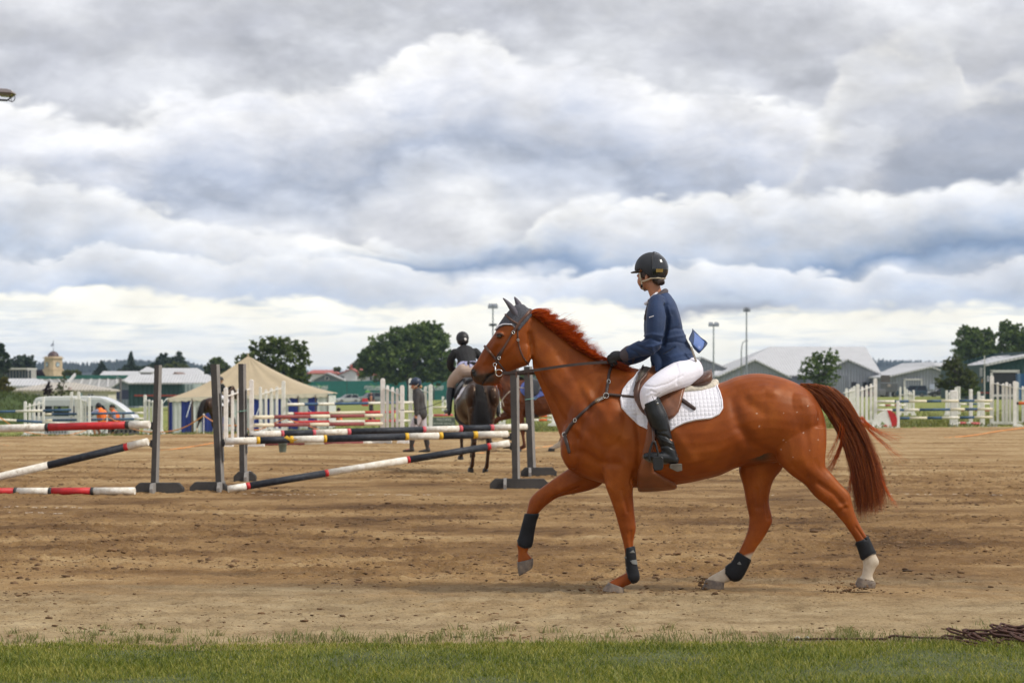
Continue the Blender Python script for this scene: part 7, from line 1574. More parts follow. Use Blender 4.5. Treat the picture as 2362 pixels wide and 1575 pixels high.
# -- breeches
br = [ch([(1590, 853, -.10, 31, 1.0), (1588, 853, 0, 32, 1.0), (1590, 853, .10, 31, 1.0)]), ch([(1574, 842, 0, 28, 1.5), (1582, 852, 0, 31, 1.45)])]
for s in (-1, 1): br.append(ch([(1590, 856, .10 * s, 33), (1562, 867, .22 * s, 31), (1532, 881, .315 * s, 27.5), (1506, 898, .365 * s, 23.5), (1496, 911, .375 * s, 20.5), (1498, 932, .38 * s, 18.5)], 4, 18))
v, f = fuse(br, .0075, 4); N_ = vnormals(v, f); sg = 1 if np.mean((N_ * (v - v.mean(0))).sum(1)) > 0 else -1
Un, Vn = UVof(v); N_ = N_ * sg; near_ = True; dj = 0
for p_, a_, w_ in [([(1492,908),(1500,900),(1512,905)], -.003, 2), ([(1488,890),(1510,893),(1540,885),(1575,866)], -.0035, 2.2), ([(1494,913),(1503,907)], .003, 1.6), ([(1560,840),(1566,858),(1562,885)], -.004, 3), ([(1512,915),(1520,908)], -.003, 1.5)]:
    dj = dj + fold(p_, a_, w_)
v = v + dj
mesh_np('breeches', v, f, BREECH, RID)
PINK = mat('pink_stripe', (.40, .12, .16), .7)
for k in range(4): MB().tube([L(1611 + 1.2 * k - (k == 3) * 1.5, 835 + 6.5 * k, -.10), L(1616.6 + .6 * k - (k == 3) * 3, 838 + 6.5 * k, -.055)], .0045, 5).build('pocket_stripe', PINK, RID)
# -- boots with spur
for s in (-1, 1):
    z = .385 * s
    BT = [(1481, 933, 1521, 917, .066, z), (1485, 945, 1530, 936, .07, z), (1491, 962, 1540, 958, .072, z + .004 * s), (1500, 984, 1545, 982, .066, z + .006 * s), (1511, 1004, 1549, 1004, .056, z + .008 * s), (1519, 1022, 1554, 1020, .048, z + .01 * s), (1524, 1036, 1560, 1041, .046, z + .012 * s), (1527, 1046, 1564, 1056, .044, z + .012 * s), (1532, 1056, 1565, 1068, .042, z + .012 * s)]
    foot = [(1556, 1060, z + .012 * s, 10.5), (1540, 1056, z + .02 * s, 12.5), (1522, 1055, z + .03 * s, 12.5), (1504, 1053, z + .04 * s, 11), (1491, 1052, z + .045 * s, 8)]
    v, f = fuse([loft(BT, 4, 22), ch(foot, 4, 16), ch([(1500, 912, z, 9), (1512, 911, z, 9)])], .0055, 3)
    N_ = vnormals(v, f); sg = 1 if np.mean((N_ * (v - v.mean(0))).sum(1)) > 0 else -1; N_ = N_ * sg; Un, Vn = UVof(v); near_ = s < 0
    dj = 0
    for p_, a_, w_ in [([(1519,1003),(1535,1006),(1551,1015)], -.007, 2.4), ([(1522,1012),(1536,1018),(1552,1024)], .004, 2.2), ([(1524,1030),(1540,1028),(1556,1036)], -.005, 2.), ([(1503,990),(1522,996),(1538,994)], -.003, 3)]:
        m = np.exp(-(seg_d(Un, Vn, p_) / w_) ** 2); dj = dj + (m * a_)[:, None] * N_
    bt = mesh_np('riding_boot', v + dj, f, BOOTL, RID)
    so_ = MB(); so_.v = []; prof = [(1484, 1048), (1486, 1056), (1500, 1064), (1520, 1070), (1536, 1068), (1548, 1072)]
    piece('sole', [ch([(1487, 1053, z + .045 * s, 5), (1500, 1060, z + .042 * s, 6.5), (1520, 1064, z + .03 * s, 6.5), (1536, 1065, z + .02 * s, 5.5)])], .005, SOLE, bt, 2)
    MB().prism([(L(a, b).x, L(a, b).z) for a, b in [(1537, 1066), (1564, 1065), (1564.5, 1081), (1553, 1083), (1536, 1075)]], z + .012 * s - .036, z + .012 * s + .036).build('heel', SOLE, bt, bevel=.003)
    sp = MB(); yb = z - .038 if s < 0 else z + .060
    sp.tube([L(1544, 1047, yb), L(1556, 1048, yb), L(1567, 1050, z)], .004, 6); sp.tube([L(1546, 1044, yb), L(1551, 1044, yb), L(1551, 1050, yb), L(1546, 1050, yb), L(1546, 1044, yb)], .0022, 5); sp.build('spur', STEEL, bt, True)
    MB().tube([L(1505, 914, z - .075), L(1511, 930, z - .078), L(1517, 935, z - .076), L(1520, 928, z - .072)], .0022, 5).build('top_seam', BLACK, bt)
    v, f = ball(L(1517, 930, z - .078), (.007, .003, .007)); MB().add(v, f).build('button', STEEL, bt, True)
# -- gloved hands closed on the reins: palm, four unequal curled fingers, thumb out of the side
def glove(hu, hv, hy, s):
    w_ = arms[s][-1]; W = L(w_[0], w_[1], w_[2]); c = L(hu, hv, hy)
    d = (c - W).normalized(); up = Vector((0, 0, 1)); up = (up - d * up.dot(d)).normalized(); out = d.cross(up)      # d along the hand
    inn = Vector((0, -s, 0)); P_ = lambda a, b, t: W + d * a + up * b + Vector((0, 1, 0)) * t
    sh = [chain([(*P_(-.01, 0, 0), .030, .8), (*P_(.035, .004, 0), .034, .75), (*P_(.075, .004, 0), .034, .7), (*P_(.098, .0, 0), .026, .7)], 4, 12)]
    for k, (b, ln) in enumerate([(.026, .90), (.009, 1.0), (-.009, .94), (-.025, .78)]):
        sh.append(chain([(*P_(.085, b, .004 * s), .0125), (*P_(.085 + .036 * ln, b - .002, -.002 * s), .0118), (*P_(.085 + .042 * ln, b - .018, -.026 * s), .011), (*P_(.085 + .018 * ln, b - .026, -.038 * s), .0105), (*P_(.075, b - .020, -.030 * s), .0095)], 3, 10))
    sh.append(chain([(*P_(.030, .026, -.012 * s), .0145), (*P_(.060, .038, -.022 * s), .0128), (*P_(.088, .036, -.026 * s), .0115), (*P_(.106, .026, -.026 * s), .0095)], 3, 10))
    return sh
for s in (-1, 1):
    hu, hv_, hy = HAND[s]; v, f = fuse(glove(hu, hv_ - 4, hy, s), .0042, 2); mesh_np('glove', v, f, GLOVE, RID)
# -- helmet, straps, hair bun
hv, hf = [], []
def hshell(r, c, zcut, name, m, seg=32, ring=16, cutf=None, par=None, th=.008):
    vs, fs = [], []
    for i in range(ring + 1):
        for j in range(seg):
            p = 2 * pi * j / seg; zc = cutf(p) if cutf else zcut; t0 = math.acos(max(-1, min(1, zc / r[2]))); t = t0 * i / ring
            vs.append(hp_(c[0] + r[0] * math.sin(t) * math.cos(p), c[1] + r[1] * math.sin(t) * math.sin(p), c[2] + r[2] * math.cos(t)))
    for i in range(ring):
        for j in range(seg): fs.append((i * seg + j, (i + 1) * seg + j, (i + 1) * seg + (j + 1) % seg, i * seg + (j + 1) % seg))
    n = len(vs)
    for j in range(seg):
        p = 2 * pi * j / seg; q = Vector(vs[ring * seg + j]); cc = hp_(c[0], c[1], c[2]); vs.append(q + (cc - q) * .12)
    for j in range(seg): fs.append((ring * seg + j, n + j, n + (j + 1) % seg, ring * seg + (j + 1) % seg))
    o = MB().add(vs, fs).build(name, m, par or RID, True); return o
def cutf(p):                                       # lower at the back and over the temples, high over the ear and brow
    f_ = math.cos(p)                               # 1 back, -1 face
    return -.075 * sstep(f_, -.2, .9) - .028 + .018 * sstep(-f_, .45, .75) + .026 * math.exp(-((abs(abs(p - pi) - 1.30)) / .22) ** 2)
HE = hshell((.137, .112, .128), (.010, 0, .046), -.02, 'helmet', HELM, cutf=cutf)
# glossy rear panel: a slightly larger cap over the back half
gp = MB(); R_, C_ = (.1385, .1135, .1295), (.010, 0, .046); nI, nJ = 14, 18
for i in range(nI + 1):
    for j in range(nJ + 1):
        p = -1.02 + 2.04 * j / nJ; t = .16 + (1.98 - .16) * i / nI; p = p * (.42 + .58 * sstep(t, .1, .9))
        gp.v.append(tuple(hp_(C_[0] + R_[0] * math.sin(t) * math.cos(p), C_[1] + R_[1] * math.sin(t) * math.sin(p), C_[2] + R_[2] * math.cos(t))))
for i in range(nI):
    for j in range(nJ): a = i * (nJ + 1) + j; gp.f.append((a, a + nJ + 1, a + nJ + 2, a + 1)); gp.m.append(0)
gp.build('gloss_panel', HELMG, HE, True)
def onhelm(p, t, k=1.012): return hp_(C_[0] + R_[0] * k * math.sin(t) * math.cos(p), C_[1] + R_[1] * k * math.sin(t) * math.sin(p), C_[2] + R_[2] * k * math.cos(t))
MB().tube([onhelm(-1.03 * (.42 + .58 * sstep(t, .1, .9)), t) for t in np.linspace(.16, 1.98, 14)], .0028, 5).build('panel_seam', BLACK, HE, True)
MB().tube([onhelm(1.03 * (.42 + .58 * sstep(t, .1, .9)), t) for t in np.linspace(.16, 1.98, 14)], .0028, 5).build('panel_seam', BLACK, HE, True)
bp_ = MB(); q = [onhelm(-.80, 1.62, 1.015), onhelm(-.36, 1.62, 1.015), onhelm(-.36, 1.80, 1.015), onhelm(-.80, 1.80, 1.015)]; q2 = [onhelm(-.80, 1.62, 1.05), onhelm(-.36, 1.62, 1.05), onhelm(-.36, 1.80, 1.05), onhelm(-.80, 1.80, 1.05)]
bp_.add(q + q2, [(0, 1, 2, 3), (7, 6, 5, 4), (0, 4, 5, 1), (1, 5, 6, 2), (2, 6, 7, 3), (3, 7, 4, 0)]); bp_.build('brass_plate', GOLD, HE)
pk = MB(); n_ = 13
for lay in (0, 1):
    for i in range(n_):
        a_ = -1.15 + 2.3 * i / (n_ - 1)
        pk.v.append(tuple(hp_(-.108 * math.cos(a_) - .003, .104 * math.sin(a_), .034 - .006 * lay)))
        pk.v.append(tuple(hp_(-.108 * math.cos(a_) - .062 * math.cos(a_ * 1.25) ** .8 if abs(a_) < 1.1 else -.108 * math.cos(a_) - .006, .104 * math.sin(a_) * 1.0, .020 - .005 * lay + .006 * abs(a_))))
for i in range(n_ - 1):
    a = 2 * i; b = 2 * n_ + 2 * i; pk.f += [(a, a + 1, a + 3, a + 2), (b, b + 2, b + 3, b + 1), (a + 1, b + 1, b + 3, a + 3)]; pk.m += [0] * 3
pk.build('peak', HELM, HE, True)
st = MB()
for s in (-1, 1):
    a, b, c, d_ = hp_(-.040, .086 * s, .012), hp_(-.030, .078 * s, -.055), hp_(-.038, .050 * s, -.105), hp_(.085, .070 * s, -.030)
    st = MB(); st.tube([a, hp_(-.036, .086 * s, -.02), b], [.0065] * 3, 6); st.tube([b, c, hp_(-.052, 0, -.120)], [.006, .006, .006], 6); st.build('chin_strap', STRAPC, HE, True)
    MB().tube([b, hp_(.02, .086 * s, -.046), hp_(.06, .080 * s, -.030), hp_(.105, .050 * s, -.028), hp_(.118, 0, -.030)], [.0065] * 5, 6).build('nape_strap', STRAPC, HE, True)
    MB().tube([hp_(-.034, .070 * s, -.075), hp_(-.038, .062 * s, -.098)], .008, 6).build('strap_buckle', BLACK, HE, True)
piece('hair', [hball((.075, 0, -.045), (.045, .058, .034)), hball((.100, -.010, -.062), (.034, .040, .024)), hball((.128, -.02, -.058), (.020, .016, .010)), hball((-.01, -.070, .0), (.045, .012, .035)), hball((-.01, .070, .0), (.045, .012, .035))], .006, BROWNH, RID, 2)
# ============================================================ OTHER HORSES AND PEOPLE
def recolour(root, loc, rz, label, mp, cat=None, group=None, skip=()):
    """a copy of a thing with all its parts and sub-parts, some of them in another colour"""
    def cp(o, par):
        if o.name.split('.')[0] in skip: return None
        c = o.copy(); COL.objects.link(c)
        if par is not None: c.parent = par
        if c.type == 'MESH':
            for sl_ in c.material_slots:
                if sl_.material and sl_.material.name in mp: m = mp[sl_.material.name]; sl_.link = 'OBJECT'; sl_.material = m
        for ch_ in list(o.children): cp(ch_, c)
        return c
    c = cp(root, None); c.location = loc; c.rotation_euler = (0, 0, rz); c['label'] = label
    if group: c['group'] = group
    elif 'group' in c.keys(): del c['group']
    return c
BAY = coat_mat('bay_coat', (.10, .028, .012), (.055, .015, .008), (.15, .045, .016)); DKBAY = coat_mat('dark_bay_coat', (.030, .014, .010), (.017, .009, .007), (.050, .021, .013), rough=.34)
BLKH = hair_mat('black_hair', (.008, .006, .006), (.016, .012, .011), (.035, .025, .02), .1); BLUEPAD = quilt('blue_quilt', (.10, .13, .36), .030, .008); BLKL = mat('black_leather', (.018, .018, .02), .35, .2); CREAML = mat('cream_strap', (.42, .36, .28), .7, .1)
DH = mat('dark_hoof', (.035, .03, .028), .6, .2)
# bay horse crossing behind, side on: same build, own colours
YB = 57.0; bx_ = (1243 - CX) * YB / F; bl = (bx_, YB, 0.)
recolour(HORSE, bl, 0, 'brown bay horse standing side on, half hidden behind the chestnut horse\'s neck', {'chestnut_coat': BAY, 'mane_hair': BLKH, 'tail_hair': BLKH, 'hoof': DH})
recolour(PAD, bl, 0, 'blue quilted saddle pad on the bay horse', {'white_quilt': BLUEPAD, 'white_cloth': mat('blue_binding', (.05, .12, .42), .7)})
recolour(SAD, bl, 0, 'black saddle on the bay horse', {'tan_leather': BLKL, 'brown_leather': BLKL, 'dark_leather': BLKL}); recolour(HALF, bl, 0, 'cream fleece pad under the bay horse\'s black saddle', {'brown_quilt': BLKL})
recolour(BP, bl, 0, 'cream strap breastplate on the bay horse', {'dark_leather': CREAML}, skip=('lettering',)); recolour(BR, bl, 0, 'bridle on the bay horse', {}, skip=('rein', 'rein_stop'))
recolour(GIR, bl, 0, 'girth under the bay horse', {'tan_leather': BLKL, 'girth_leather': BLKL})
# dark bay horse cantering away
def sh_(rows, du, dv, dy): return [(a + du, b_ + dv, c + du, d + dv, e, dy) for a, b_, c, d, e, f_ in [r[:6] for r in rows]]
YD = 43.2; dl = ((1092 - CX) * (YD + .5) / F, YD + .8, 0.); dz = rad(-80)
sh2 = [loft(TORSO, 4, 28), loft(NECK, 4, 20), loft(HEAD, 4, 20, p=2.3), loft(sh_(HIND_FAR, 30, 3, .15), 4, 14), loft(sh_(HIND_FAR, 62, 3, -.13), 4, 14), loft(sh_(FORE_NEAR, -10, -60, -.16), 4, 14), loft(sh_(FORE_FAR, 10, -30, .16), 4, 14)]
for s in (-1, 1): sh2 += [ball(L(1415, 985, .17 * s), (.20, .12, .24)), ball(L(1845, 955, .18 * s), (.20, .13, .24)), ball(L(1205, 815, .072 * s), (.075, .036, .085)), ball(L(1838, 1010, .14 * s), (.19, .12, .26))]
c2, f2 = fuse(sh2, .014, 4); N2 = vnormals(c2, f2); N2 = N2 if np.mean((N2 * (c2 - c2.mean(0))).sum(1)) > 0 else -N2
c2 = c2 - N2 * (.05 * np.exp(-(c2[:, 1] / .03) ** 2) * (c2[:, 0] > .75) * (c2[:, 2] < 1.45))[:, None]       # cleft between the quarters
H2 = thing('dark_horse', 'dark bay horse seen from behind, cantering away between the jumps', 'horse', dl, dz)
o = mesh_np('body', c2, f2, DKBAY, H2); sp_ = np.zeros(len(c2)); idx = RNG.choice(np.where(c2[:, 0] > .75)[0], 26); sp_[idx] = 1; set_marks(o, np.zeros(len(c2)), np.zeros(len(c2)), sp_)
for key, du, dv, dy in (('far_hind', 30, 3, .15), ('far_hind', 62, 3, -.13), ('near_fore', -10, -60, -.16), ('far_fore', 10, -30, .16)):
    v, f = loft(sh_(HOOVES[key], du, dv, dy), 4, 16, p=2.4); MB().add(v, f).build('hoof', DH, H2, True)
for ch_ in list(HORSE.children):
    if ch_.name.startswith('mane') or ch_.name.startswith('tail'):
        c = ch_.copy(); COL.objects.link(c); c.parent = H2; c.material_slots[0].link = 'OBJECT'; c.material_slots[0].material = BLKH
        if ch_.name.startswith('tail'): c.scale = (.80, 1.2, 1.0); c.location = (.10, -.06, .0)
recolour(PAD, dl, dz, 'white saddle pad on the dark bay horse', {}); recolour(SAD, dl, dz, 'black saddle on the dark bay horse', {'tan_leather': BLKL, 'brown_leather': BLKL, 'dark_leather': BLKL}, skip=('stirrup_leather', 'stirrup_iron', 'tread'))
recolour(HALF, dl, dz, 'thick cream fleece pad under the dark bay horse\'s saddle', {'dark_leather': FLEECE, 'brown_quilt': FLEECE}); recolour(BR, dl, dz, 'bridle on the dark bay horse', {}, skip=('rein', 'rein_stop')); recolour(GIR, dl, dz, 'black girth under the dark bay horse', {'tan_leather': BLKL, 'girth_leather': BLKL})
JBLK = mat('black_jacket', (.012, .012, .013), .8, .2, 8., .002, 30); TANB = mat('tan_breeches', (.46, .35, .28), .75, .06, 6., .0015, 50); LILAC = mat('lilac_shirt', (.42, .42, .62), .7, .05); HELB = mat('black_helmet', (.012, .012, .014), .5, .05)
R2 = thing('person', 'person in black jacket, beige breeches and black helmet riding the dark bay horse away', 'rider', dl, dz)
k_ = -.10                                               # leans to the left over the turn
bd = [ch([(1462, 668, k_ * 1.5, 14), (1470, 684, k_ * 1.4, 14), (1478, 700, k_ * 1.3, 15)]), ch([(1490, 712, k_ * 1.2, 30, 1.35), (1520, 745, k_ * 1.1, 33, 1.2), (1555, 775, k_, 34, 1.15), (1585, 800, k_, 36, 1.3)]), ball(L(1452, 645, k_ * 1.5), (.085, .078, .11))]
A2 = {s: [(1492, 712, .19 * s + k_ * 1.2, 17), (1485, 752, .28 * s + k_, 15), (1462, 792, .27 * s + k_, 13), (1425, 818, .14 * s + k_, 10), (1402, 832, .09 * s, 9)] for s in (-1, 1)}
L2 = {s: [(1588, 806, .10 * s + k_, 31), (1560, 838, .21 * s + k_ * .8, 29), (1525, 872, .33 * s + k_ * .4, 24), (1508, 905, .385 * s, 19), (1530, 955, .42 * s, 17), (1555, 1010, .44 * s, 12), (1560, 1035, .44 * s, 10), (1530, 1042, .47 * s, 9), (1505, 1040, .49 * s, 7)] for s in (-1, 1)}
for s in (-1, 1): bd += [ch(A2[s]), ch(L2[s]), ch([(1402, 832, .09 * s, 10), (1392, 838, .07 * s, 9)])]
piece('body', bd, .012, SKIN, R2, 3)
jk = [ch([(1486, 704, k_ * 1.25, 34, 1.5), (1502, 722, k_ * 1.2, 38, 1.55), (1530, 752, k_ * 1.1, 38, 1.35), (1562, 778, k_, 37, 1.3), (1580, 792, k_, 37, 1.38)])]
for s in (-1, 1): jk.append(ch([(r[0], r[1], r[2], r[3] + 6) for r in A2[s][:4]]))
v, f = fuse(jk, .010, 3); JO = mesh_np('jacket', v, f, JBLK, R2)
piece('jacket_vent', [ch([(1588, 782, k_ - .14, 10, 1.2), (1604, 776, k_ - .05, 8, 1.2), (1612, 772, k_ + .05, 9, 1.2), (1616, 778, k_ + .16, 7, 1.2)])], .008, JBLK, JO, 2)
piece('shirt_tail', [ch([(1584, 796, k_ - .10, 36, .6), (1590, 797, k_, 38, 1.0), (1584, 796, k_ + .10, 36, .6)])], .010, LILAC, R2, 2)
br2 = [ch([(1590, 812, k_ - .09, 38), (1592, 812, k_, 38), (1590, 812, k_ + .09, 38)])]
for s in (-1, 1): br2.append(ch([(r[0], r[1], r[2], r[3] + 4.5) for r in L2[s][:4]] + [(1514, 922, .392 * s, 20)]))
piece('breeches', br2, .010, TANB, R2, 4)
for s in (-1, 1):
    bo = piece('riding_boot', [ch([(1514, 912, .392 * s, 22), (1530, 955, .42 * s, 21), (1546, 990, .435 * s, 16), (1557, 1020, .44 * s, 13.5), (1561, 1036, .442 * s, 13)]), ch([(1563, 1042, .44 * s, 11), (1540, 1042, .46 * s, 12), (1518, 1041, .48 * s, 11), (1500, 1040, .495 * s, 8)])], .009, BOOTL, R2, 3)
    piece('boot_heel', [ch([(1562, 1050, .44 * s, 9), (1556, 1053, .445 * s, 9)])], .008, BLK, bo, 1)
    q = MB(); q.tube([L(1512, 1060, .47 * s + .05 * math.cos(a)) + Vector((0, 0, .11 * (1 - abs(math.cos(a))) * math.sin(a))) for a in np.linspace(0, pi, 14)], .007, 6); q.build('stirrup_iron', STEEL, R2, True); MB().tube([L(1510, 1024, .47 * s), L(1500, 960, .40 * s)], .012, 6).build('stirrup_leather', BLKL, R2)
    piece('glove', [ch([(1402, 832, .09 * s, 13), (1390, 838, .07 * s, 12)]), ch([(1388, 832, .09 * s, 5), (1384, 840, .05 * s, 5), (1392, 846, .04 * s, 4)]), ch([(1392, 836, .09 * s, 5), (1388, 845, .05 * s, 5), (1396, 850, .04 * s, 4)])], .006, GLOVE, R2, 1)
hb2 = [ball(L(1454, 632, k_ * 1.5), (.135, .118, .125), 24, 14)]
HO = piece('helmet', hb2 + [ball(L(1462, 645, k_ * 1.5), (.115, .112, .10), 20, 12)], .009, HELB, R2, 2); piece('peak', [ch([(1420, 640, k_ * 1.5, 12, 2.2), (1404, 645, k_ * 1.5, 8, 2.2)])], .007, HELB, HO, 1)
v, f = ball(L(1493, 640, k_ * 1.5 + .03), (.008, .028, .028)); MB().add(v, f).build('badge', PW, HO, True)
MB().tube([L(1395, 838, -.1), L(1440, 880, -.30), L(1520, 985, -.55), L(1500, 1035, -.95), L(1480, 1040, -1.3)], .006, 5).build('whip', BLK, R2, True)
# dark horse with rider at the far left, before the tent
YT2 = 108; b_ = onG(503, YT2); tl = tuple(b_); tz_ = rad(-116)
recolour(HORSE, tl, tz_, 'far dark brown horse with black tail, half hidden by the tilting grey stand', {'chestnut_coat': DKBAY, 'mane_hair': BLKH, 'tail_hair': BLKH, 'hoof': DH})
recolour(RID, tl, tz_, 'far rider in black jacket and white breeches, half hidden by the tilting grey stand', {'navy_cloth': JBLK, 'grey_collar': JBLK, 'blue_lining': JBLK}, skip=('tail_flap', 'vent_trim', 'pocket_stripe'))
recolour(SAD, tl, tz_, 'black saddle on the far dark brown horse', {'tan_leather': BLKL, 'brown_leather': BLKL}); recolour(PAD, tl, tz_, 'white saddle pad on the far dark brown horse', {})

# people on foot and seated: rows (u,v,depth m,radius px) in the picture scale of their own distance
class Fig:
    def __init__(s, label, u, v, Y, cat='person', group=None):
        s.Y = Y; s.s = pxm(Y); s.b = P(u, v, Y); s.t = thing('person', label, cat, tuple(s.b), group=group)
    def p(s, u, v, dy=0.): return P(u, v, s.Y) - s.b + Vector((0, dy, 0))
    def ch(s, rows, k=3, n=12): return chain([(*s.p(r[0], r[1], r[2]), r[3] / s.s, *(r[4:5] or (1.,))) for r in rows], k, n)
    def ball(s, u, v, dy, ru, rv, ry=None): return ball(s.p(u, v, dy), (ru / s.s, (ry or ru) / s.s, rv / s.s), 16, 10)
    def piece(s, nm, sh, m, vox=.014, par=None, sm=2): v, f = fuse(sh, vox, sm); return mesh_np(nm, v, f, m, par or s.t)
DGREY = mat('charcoal_jacket', (.050, .048, .048), .8, .15, 7., .002, 30); PALEB = mat('pale_breeches', (.50, .46, .50), .75, .05, 5.); DBOOT = mat('dark_boot', (.035, .030, .028), .5, .2); NAVYH = mat('navy_helmet', (.02, .035, .07), .45, .05); BLOND = mat('fair_hair', (.36, .22, .10), .6, .2, 40.)
w_ = Fig('person in navy helmet, charcoal jacket and pale breeches walking left across the arena', 960, 1042, 56.9); w_.t.location.z = 0; w_.b.z = 0
w_.piece('body', [w_.ball(957, 888, 0, 8.2, 10.5, 7.5), w_.ball(950, 893, 0, 3, 3), w_.ch([(960, 895, 0, 5), (963, 903, 0, 5)]), w_.ch([(966, 912, 0, 11, 1.3), (967, 930, 0, 11, 1.2), (969, 950, 0, 12, 1.3)]),
    w_.ch([(964, 907, -.17, 5), (960, 931, -.21, 4.2), (960, 958, -.20, 3.5), (959, 968, -.20, 3)]), w_.ch([(968, 907, .17, 5), (972, 931, .2, 4.2), (968, 955, .2, 3.4), (966, 966, .2, 3)]),
    w_.ch([(966, 955, -.08, 9), (955, 980, -.09, 8), (952, 1005, -.09, 6), (950, 1034, -.09, 4), (938, 1037, -.09, 3)]), w_.ch([(972, 955, .08, 9), (975, 985, .08, 8), (982, 1010, .09, 6), (987, 1036, .09, 4), (975, 1041, .09, 3)])], SKIN)
w_.piece('jacket', [w_.ch([(963, 903, 0, 9, 1.5), (966, 912, 0, 13.5, 1.45), (967, 930, 0, 13.5, 1.25), (970, 947, 0, 14.5, 1.3), (971, 954, 0, 15, 1.3)]), w_.ch([(964, 906, -.17, 6.5), (961, 930, -.21, 6), (961, 955, -.205, 5)]), w_.ch([(969, 906, .17, 6.5), (973, 930, .2, 6), (969, 953, .2, 5)])], DGREY)
w_.piece('breeches', [w_.ch([(969, 950, -.06, 12), (970, 950, .06, 12)]), w_.ch([(967, 956, -.08, 11), (957, 978, -.09, 9.5), (952, 1000, -.09, 7)]), w_.ch([(972, 956, .08, 11), (975, 982, .085, 9.5), (981, 1003, .09, 7)])], PALEB)
for (a, dy) in (([(952, 998, 7), (951, 1015, 6.5), (950, 1030, 5), (951, 1036, 5)], -.09), ([(981, 1001, 7), (984, 1018, 6.5), (986, 1032, 5), (987, 1038, 5)], .09)):
    x, y = a[-1][:2]; w_.piece('riding_boot', [w_.ch([(p[0], p[1], dy, p[2]) for p in a]), w_.ch([(x + 2, y + 1.5, dy, 4), (x - 8, y + 2, dy, 3.8), (x - 20, y + 3.4, dy, 2.4)])], DBOOT)
h_ = w_.piece('helmet', [w_.ball(959.5, 881, 0, 12.8, 11.2, 11), w_.ball(963, 885, 0, 9.5, 7, 9.5)], NAVYH, .011); w_.piece('peak', [w_.ch([(949, 885, 0, 4, 2.2), (945, 886, 0, 2.5, 2.2)])], NAVYH, .009, h_)
w_.piece('hair', [w_.ball(970, 892, 0, 4.5, 4.5)], BLOND, .011); MB().tube([w_.p(966, 886, -.10), w_.p(956, 893, -.09), w_.p(953, 898, 0)], .009, 6).build('chin_strap', STRAPC, h_)
w_.piece('glove', [w_.ch([(959, 966, -.2, 4), (960, 973, -.2, 3.8)]), w_.ch([(957, 968, -.22, 1.6), (958, 977, -.22, 1.4)]), w_.ch([(960, 972, -.22, 1.6), (962, 979, -.2, 1.4)])], GLOVE, .010); w_.piece('glove', [w_.ch([(966, 964, .2, 4), (966, 972, .2, 3.6)])], GLOVE, .010)
MB().tube([w_.p(961, 974, -.22), w_.p(968, 986, -.24)], .008, 5).build('whip', BLK, w_.t)
HIVIS = mat('orange_vest', (.85, .17, .02), .7, .08, 5.); LILS = mat('grey_shirt', (.26, .25, .33), .8, .1, 5.); HAIRD = mat('dark_hair', (.012, .01, .014), .7, .2); CAPB = mat('black_cap', (.02, .02, .018), .7); SHORT = mat('dark_trousers', (.035, .03, .033), .85, .15); HVG = mat('yellow_vest', (.45, .72, .04), .7, .05); CHAIRM = mat('chair_brown', (.10, .07, .055), .7, .1)
def chair(u, v, Y, label, face=-1):
    b = P(u, v, Y); t = thing('folding_chair', label, 'chair', tuple(b), group='folding chairs at the arena edge')
    MB().box((0, 0, .44), (.46, .46, .04)).build('seat', CHAIRM, t); MB().box((-face * .24, 0, .78), (.04, .44, .24)).build('backrest', CHAIRM, t)
    for x in (-1, 1):
        for y in (-.2, .2): MB().bar((x * .2, y, 0), (-x * .18 if x == face else x * .24, y, .44 if x == face else .9 if x == -face else .44), .025, .025, up=(0, 1, 0)).build('leg', CHAIRM, t)
YS = 98.
f_ = Fig('seated person in orange vest and grey sleeves with dark hair, back to us', 234, 1004, YS, group='people in orange vests')
f_.piece('body', [f_.ball(227, 937, 0, 6, 7.5), f_.ch([(228, 943, 0, 3.5), (230, 947, 0, 4)]), f_.ch([(233, 950, 0, 8, 1.4), (237, 962, 0, 9, 1.3), (240, 974, 0, 9.5, 1.3)]), f_.ch([(224, 948, -.16, 4), (209, 957, -.22, 3.6), (206, 963, -.2, 3), (214, 966, -.15, 2.4)]), f_.ch([(240, 948, .16, 4), (248, 960, .2, 3.4), (240, 968, .2, 2.6)]),
    f_.ch([(238, 977, -.1, 6), (224, 981, -.12, 5.2), (216, 984, -.12, 4.4), (220, 996, -.12, 3.4), (218, 1002, -.12, 2.8), (212, 1003, -.12, 2.4)]), f_.ch([(240, 977, .1, 6), (228, 981, .12, 5.2), (222, 985, .12, 4.4), (228, 996, .12, 3.4), (226, 1002, .12, 2.8), (220, 1003, .12, 2.4)])], SKIN)
f_.piece('vest', [f_.ch([(231, 946, 0, 7, 1.5), (233, 951, 0, 11.5, 1.4), (236, 962, 0, 12.5, 1.25), (239, 973, 0, 12.5, 1.25)])], HIVIS); f_.piece('shirt_sleeve', [f_.ch([(225, 948, -.17, 5.2), (210, 957, -.225, 4.6), (206.5, 962, -.2, 3.8)])], LILS); f_.piece('hair', [f_.ball(227.5, 935.5, 0, 7.2, 7.2), f_.ball(229, 939, .02, 5.5, 5)], HAIRD)
f_.piece('trousers', [f_.ch([(240, 976, 0, 8, 1.5), (232, 978, -.1, 7), (222, 982, -.12, 6)]), f_.ch([(240, 977, .08, 7), (228, 981, .12, 6)])], SHORT)
for d in (-.12, .12): f_.piece('shoe', [f_.ch([(219 + 30 * d, 1002.5, d, 2.8), (211 + 30 * d, 1003, d, 2.4)])], BLK)
chair(242, 1005, YS, 'brown folding chair under the person in orange with grey sleeves', -1)
f_ = Fig('seated person in orange vest, lilac shirt and black cap turned left', 268, 1004, YS + 1, group='people in orange vests')
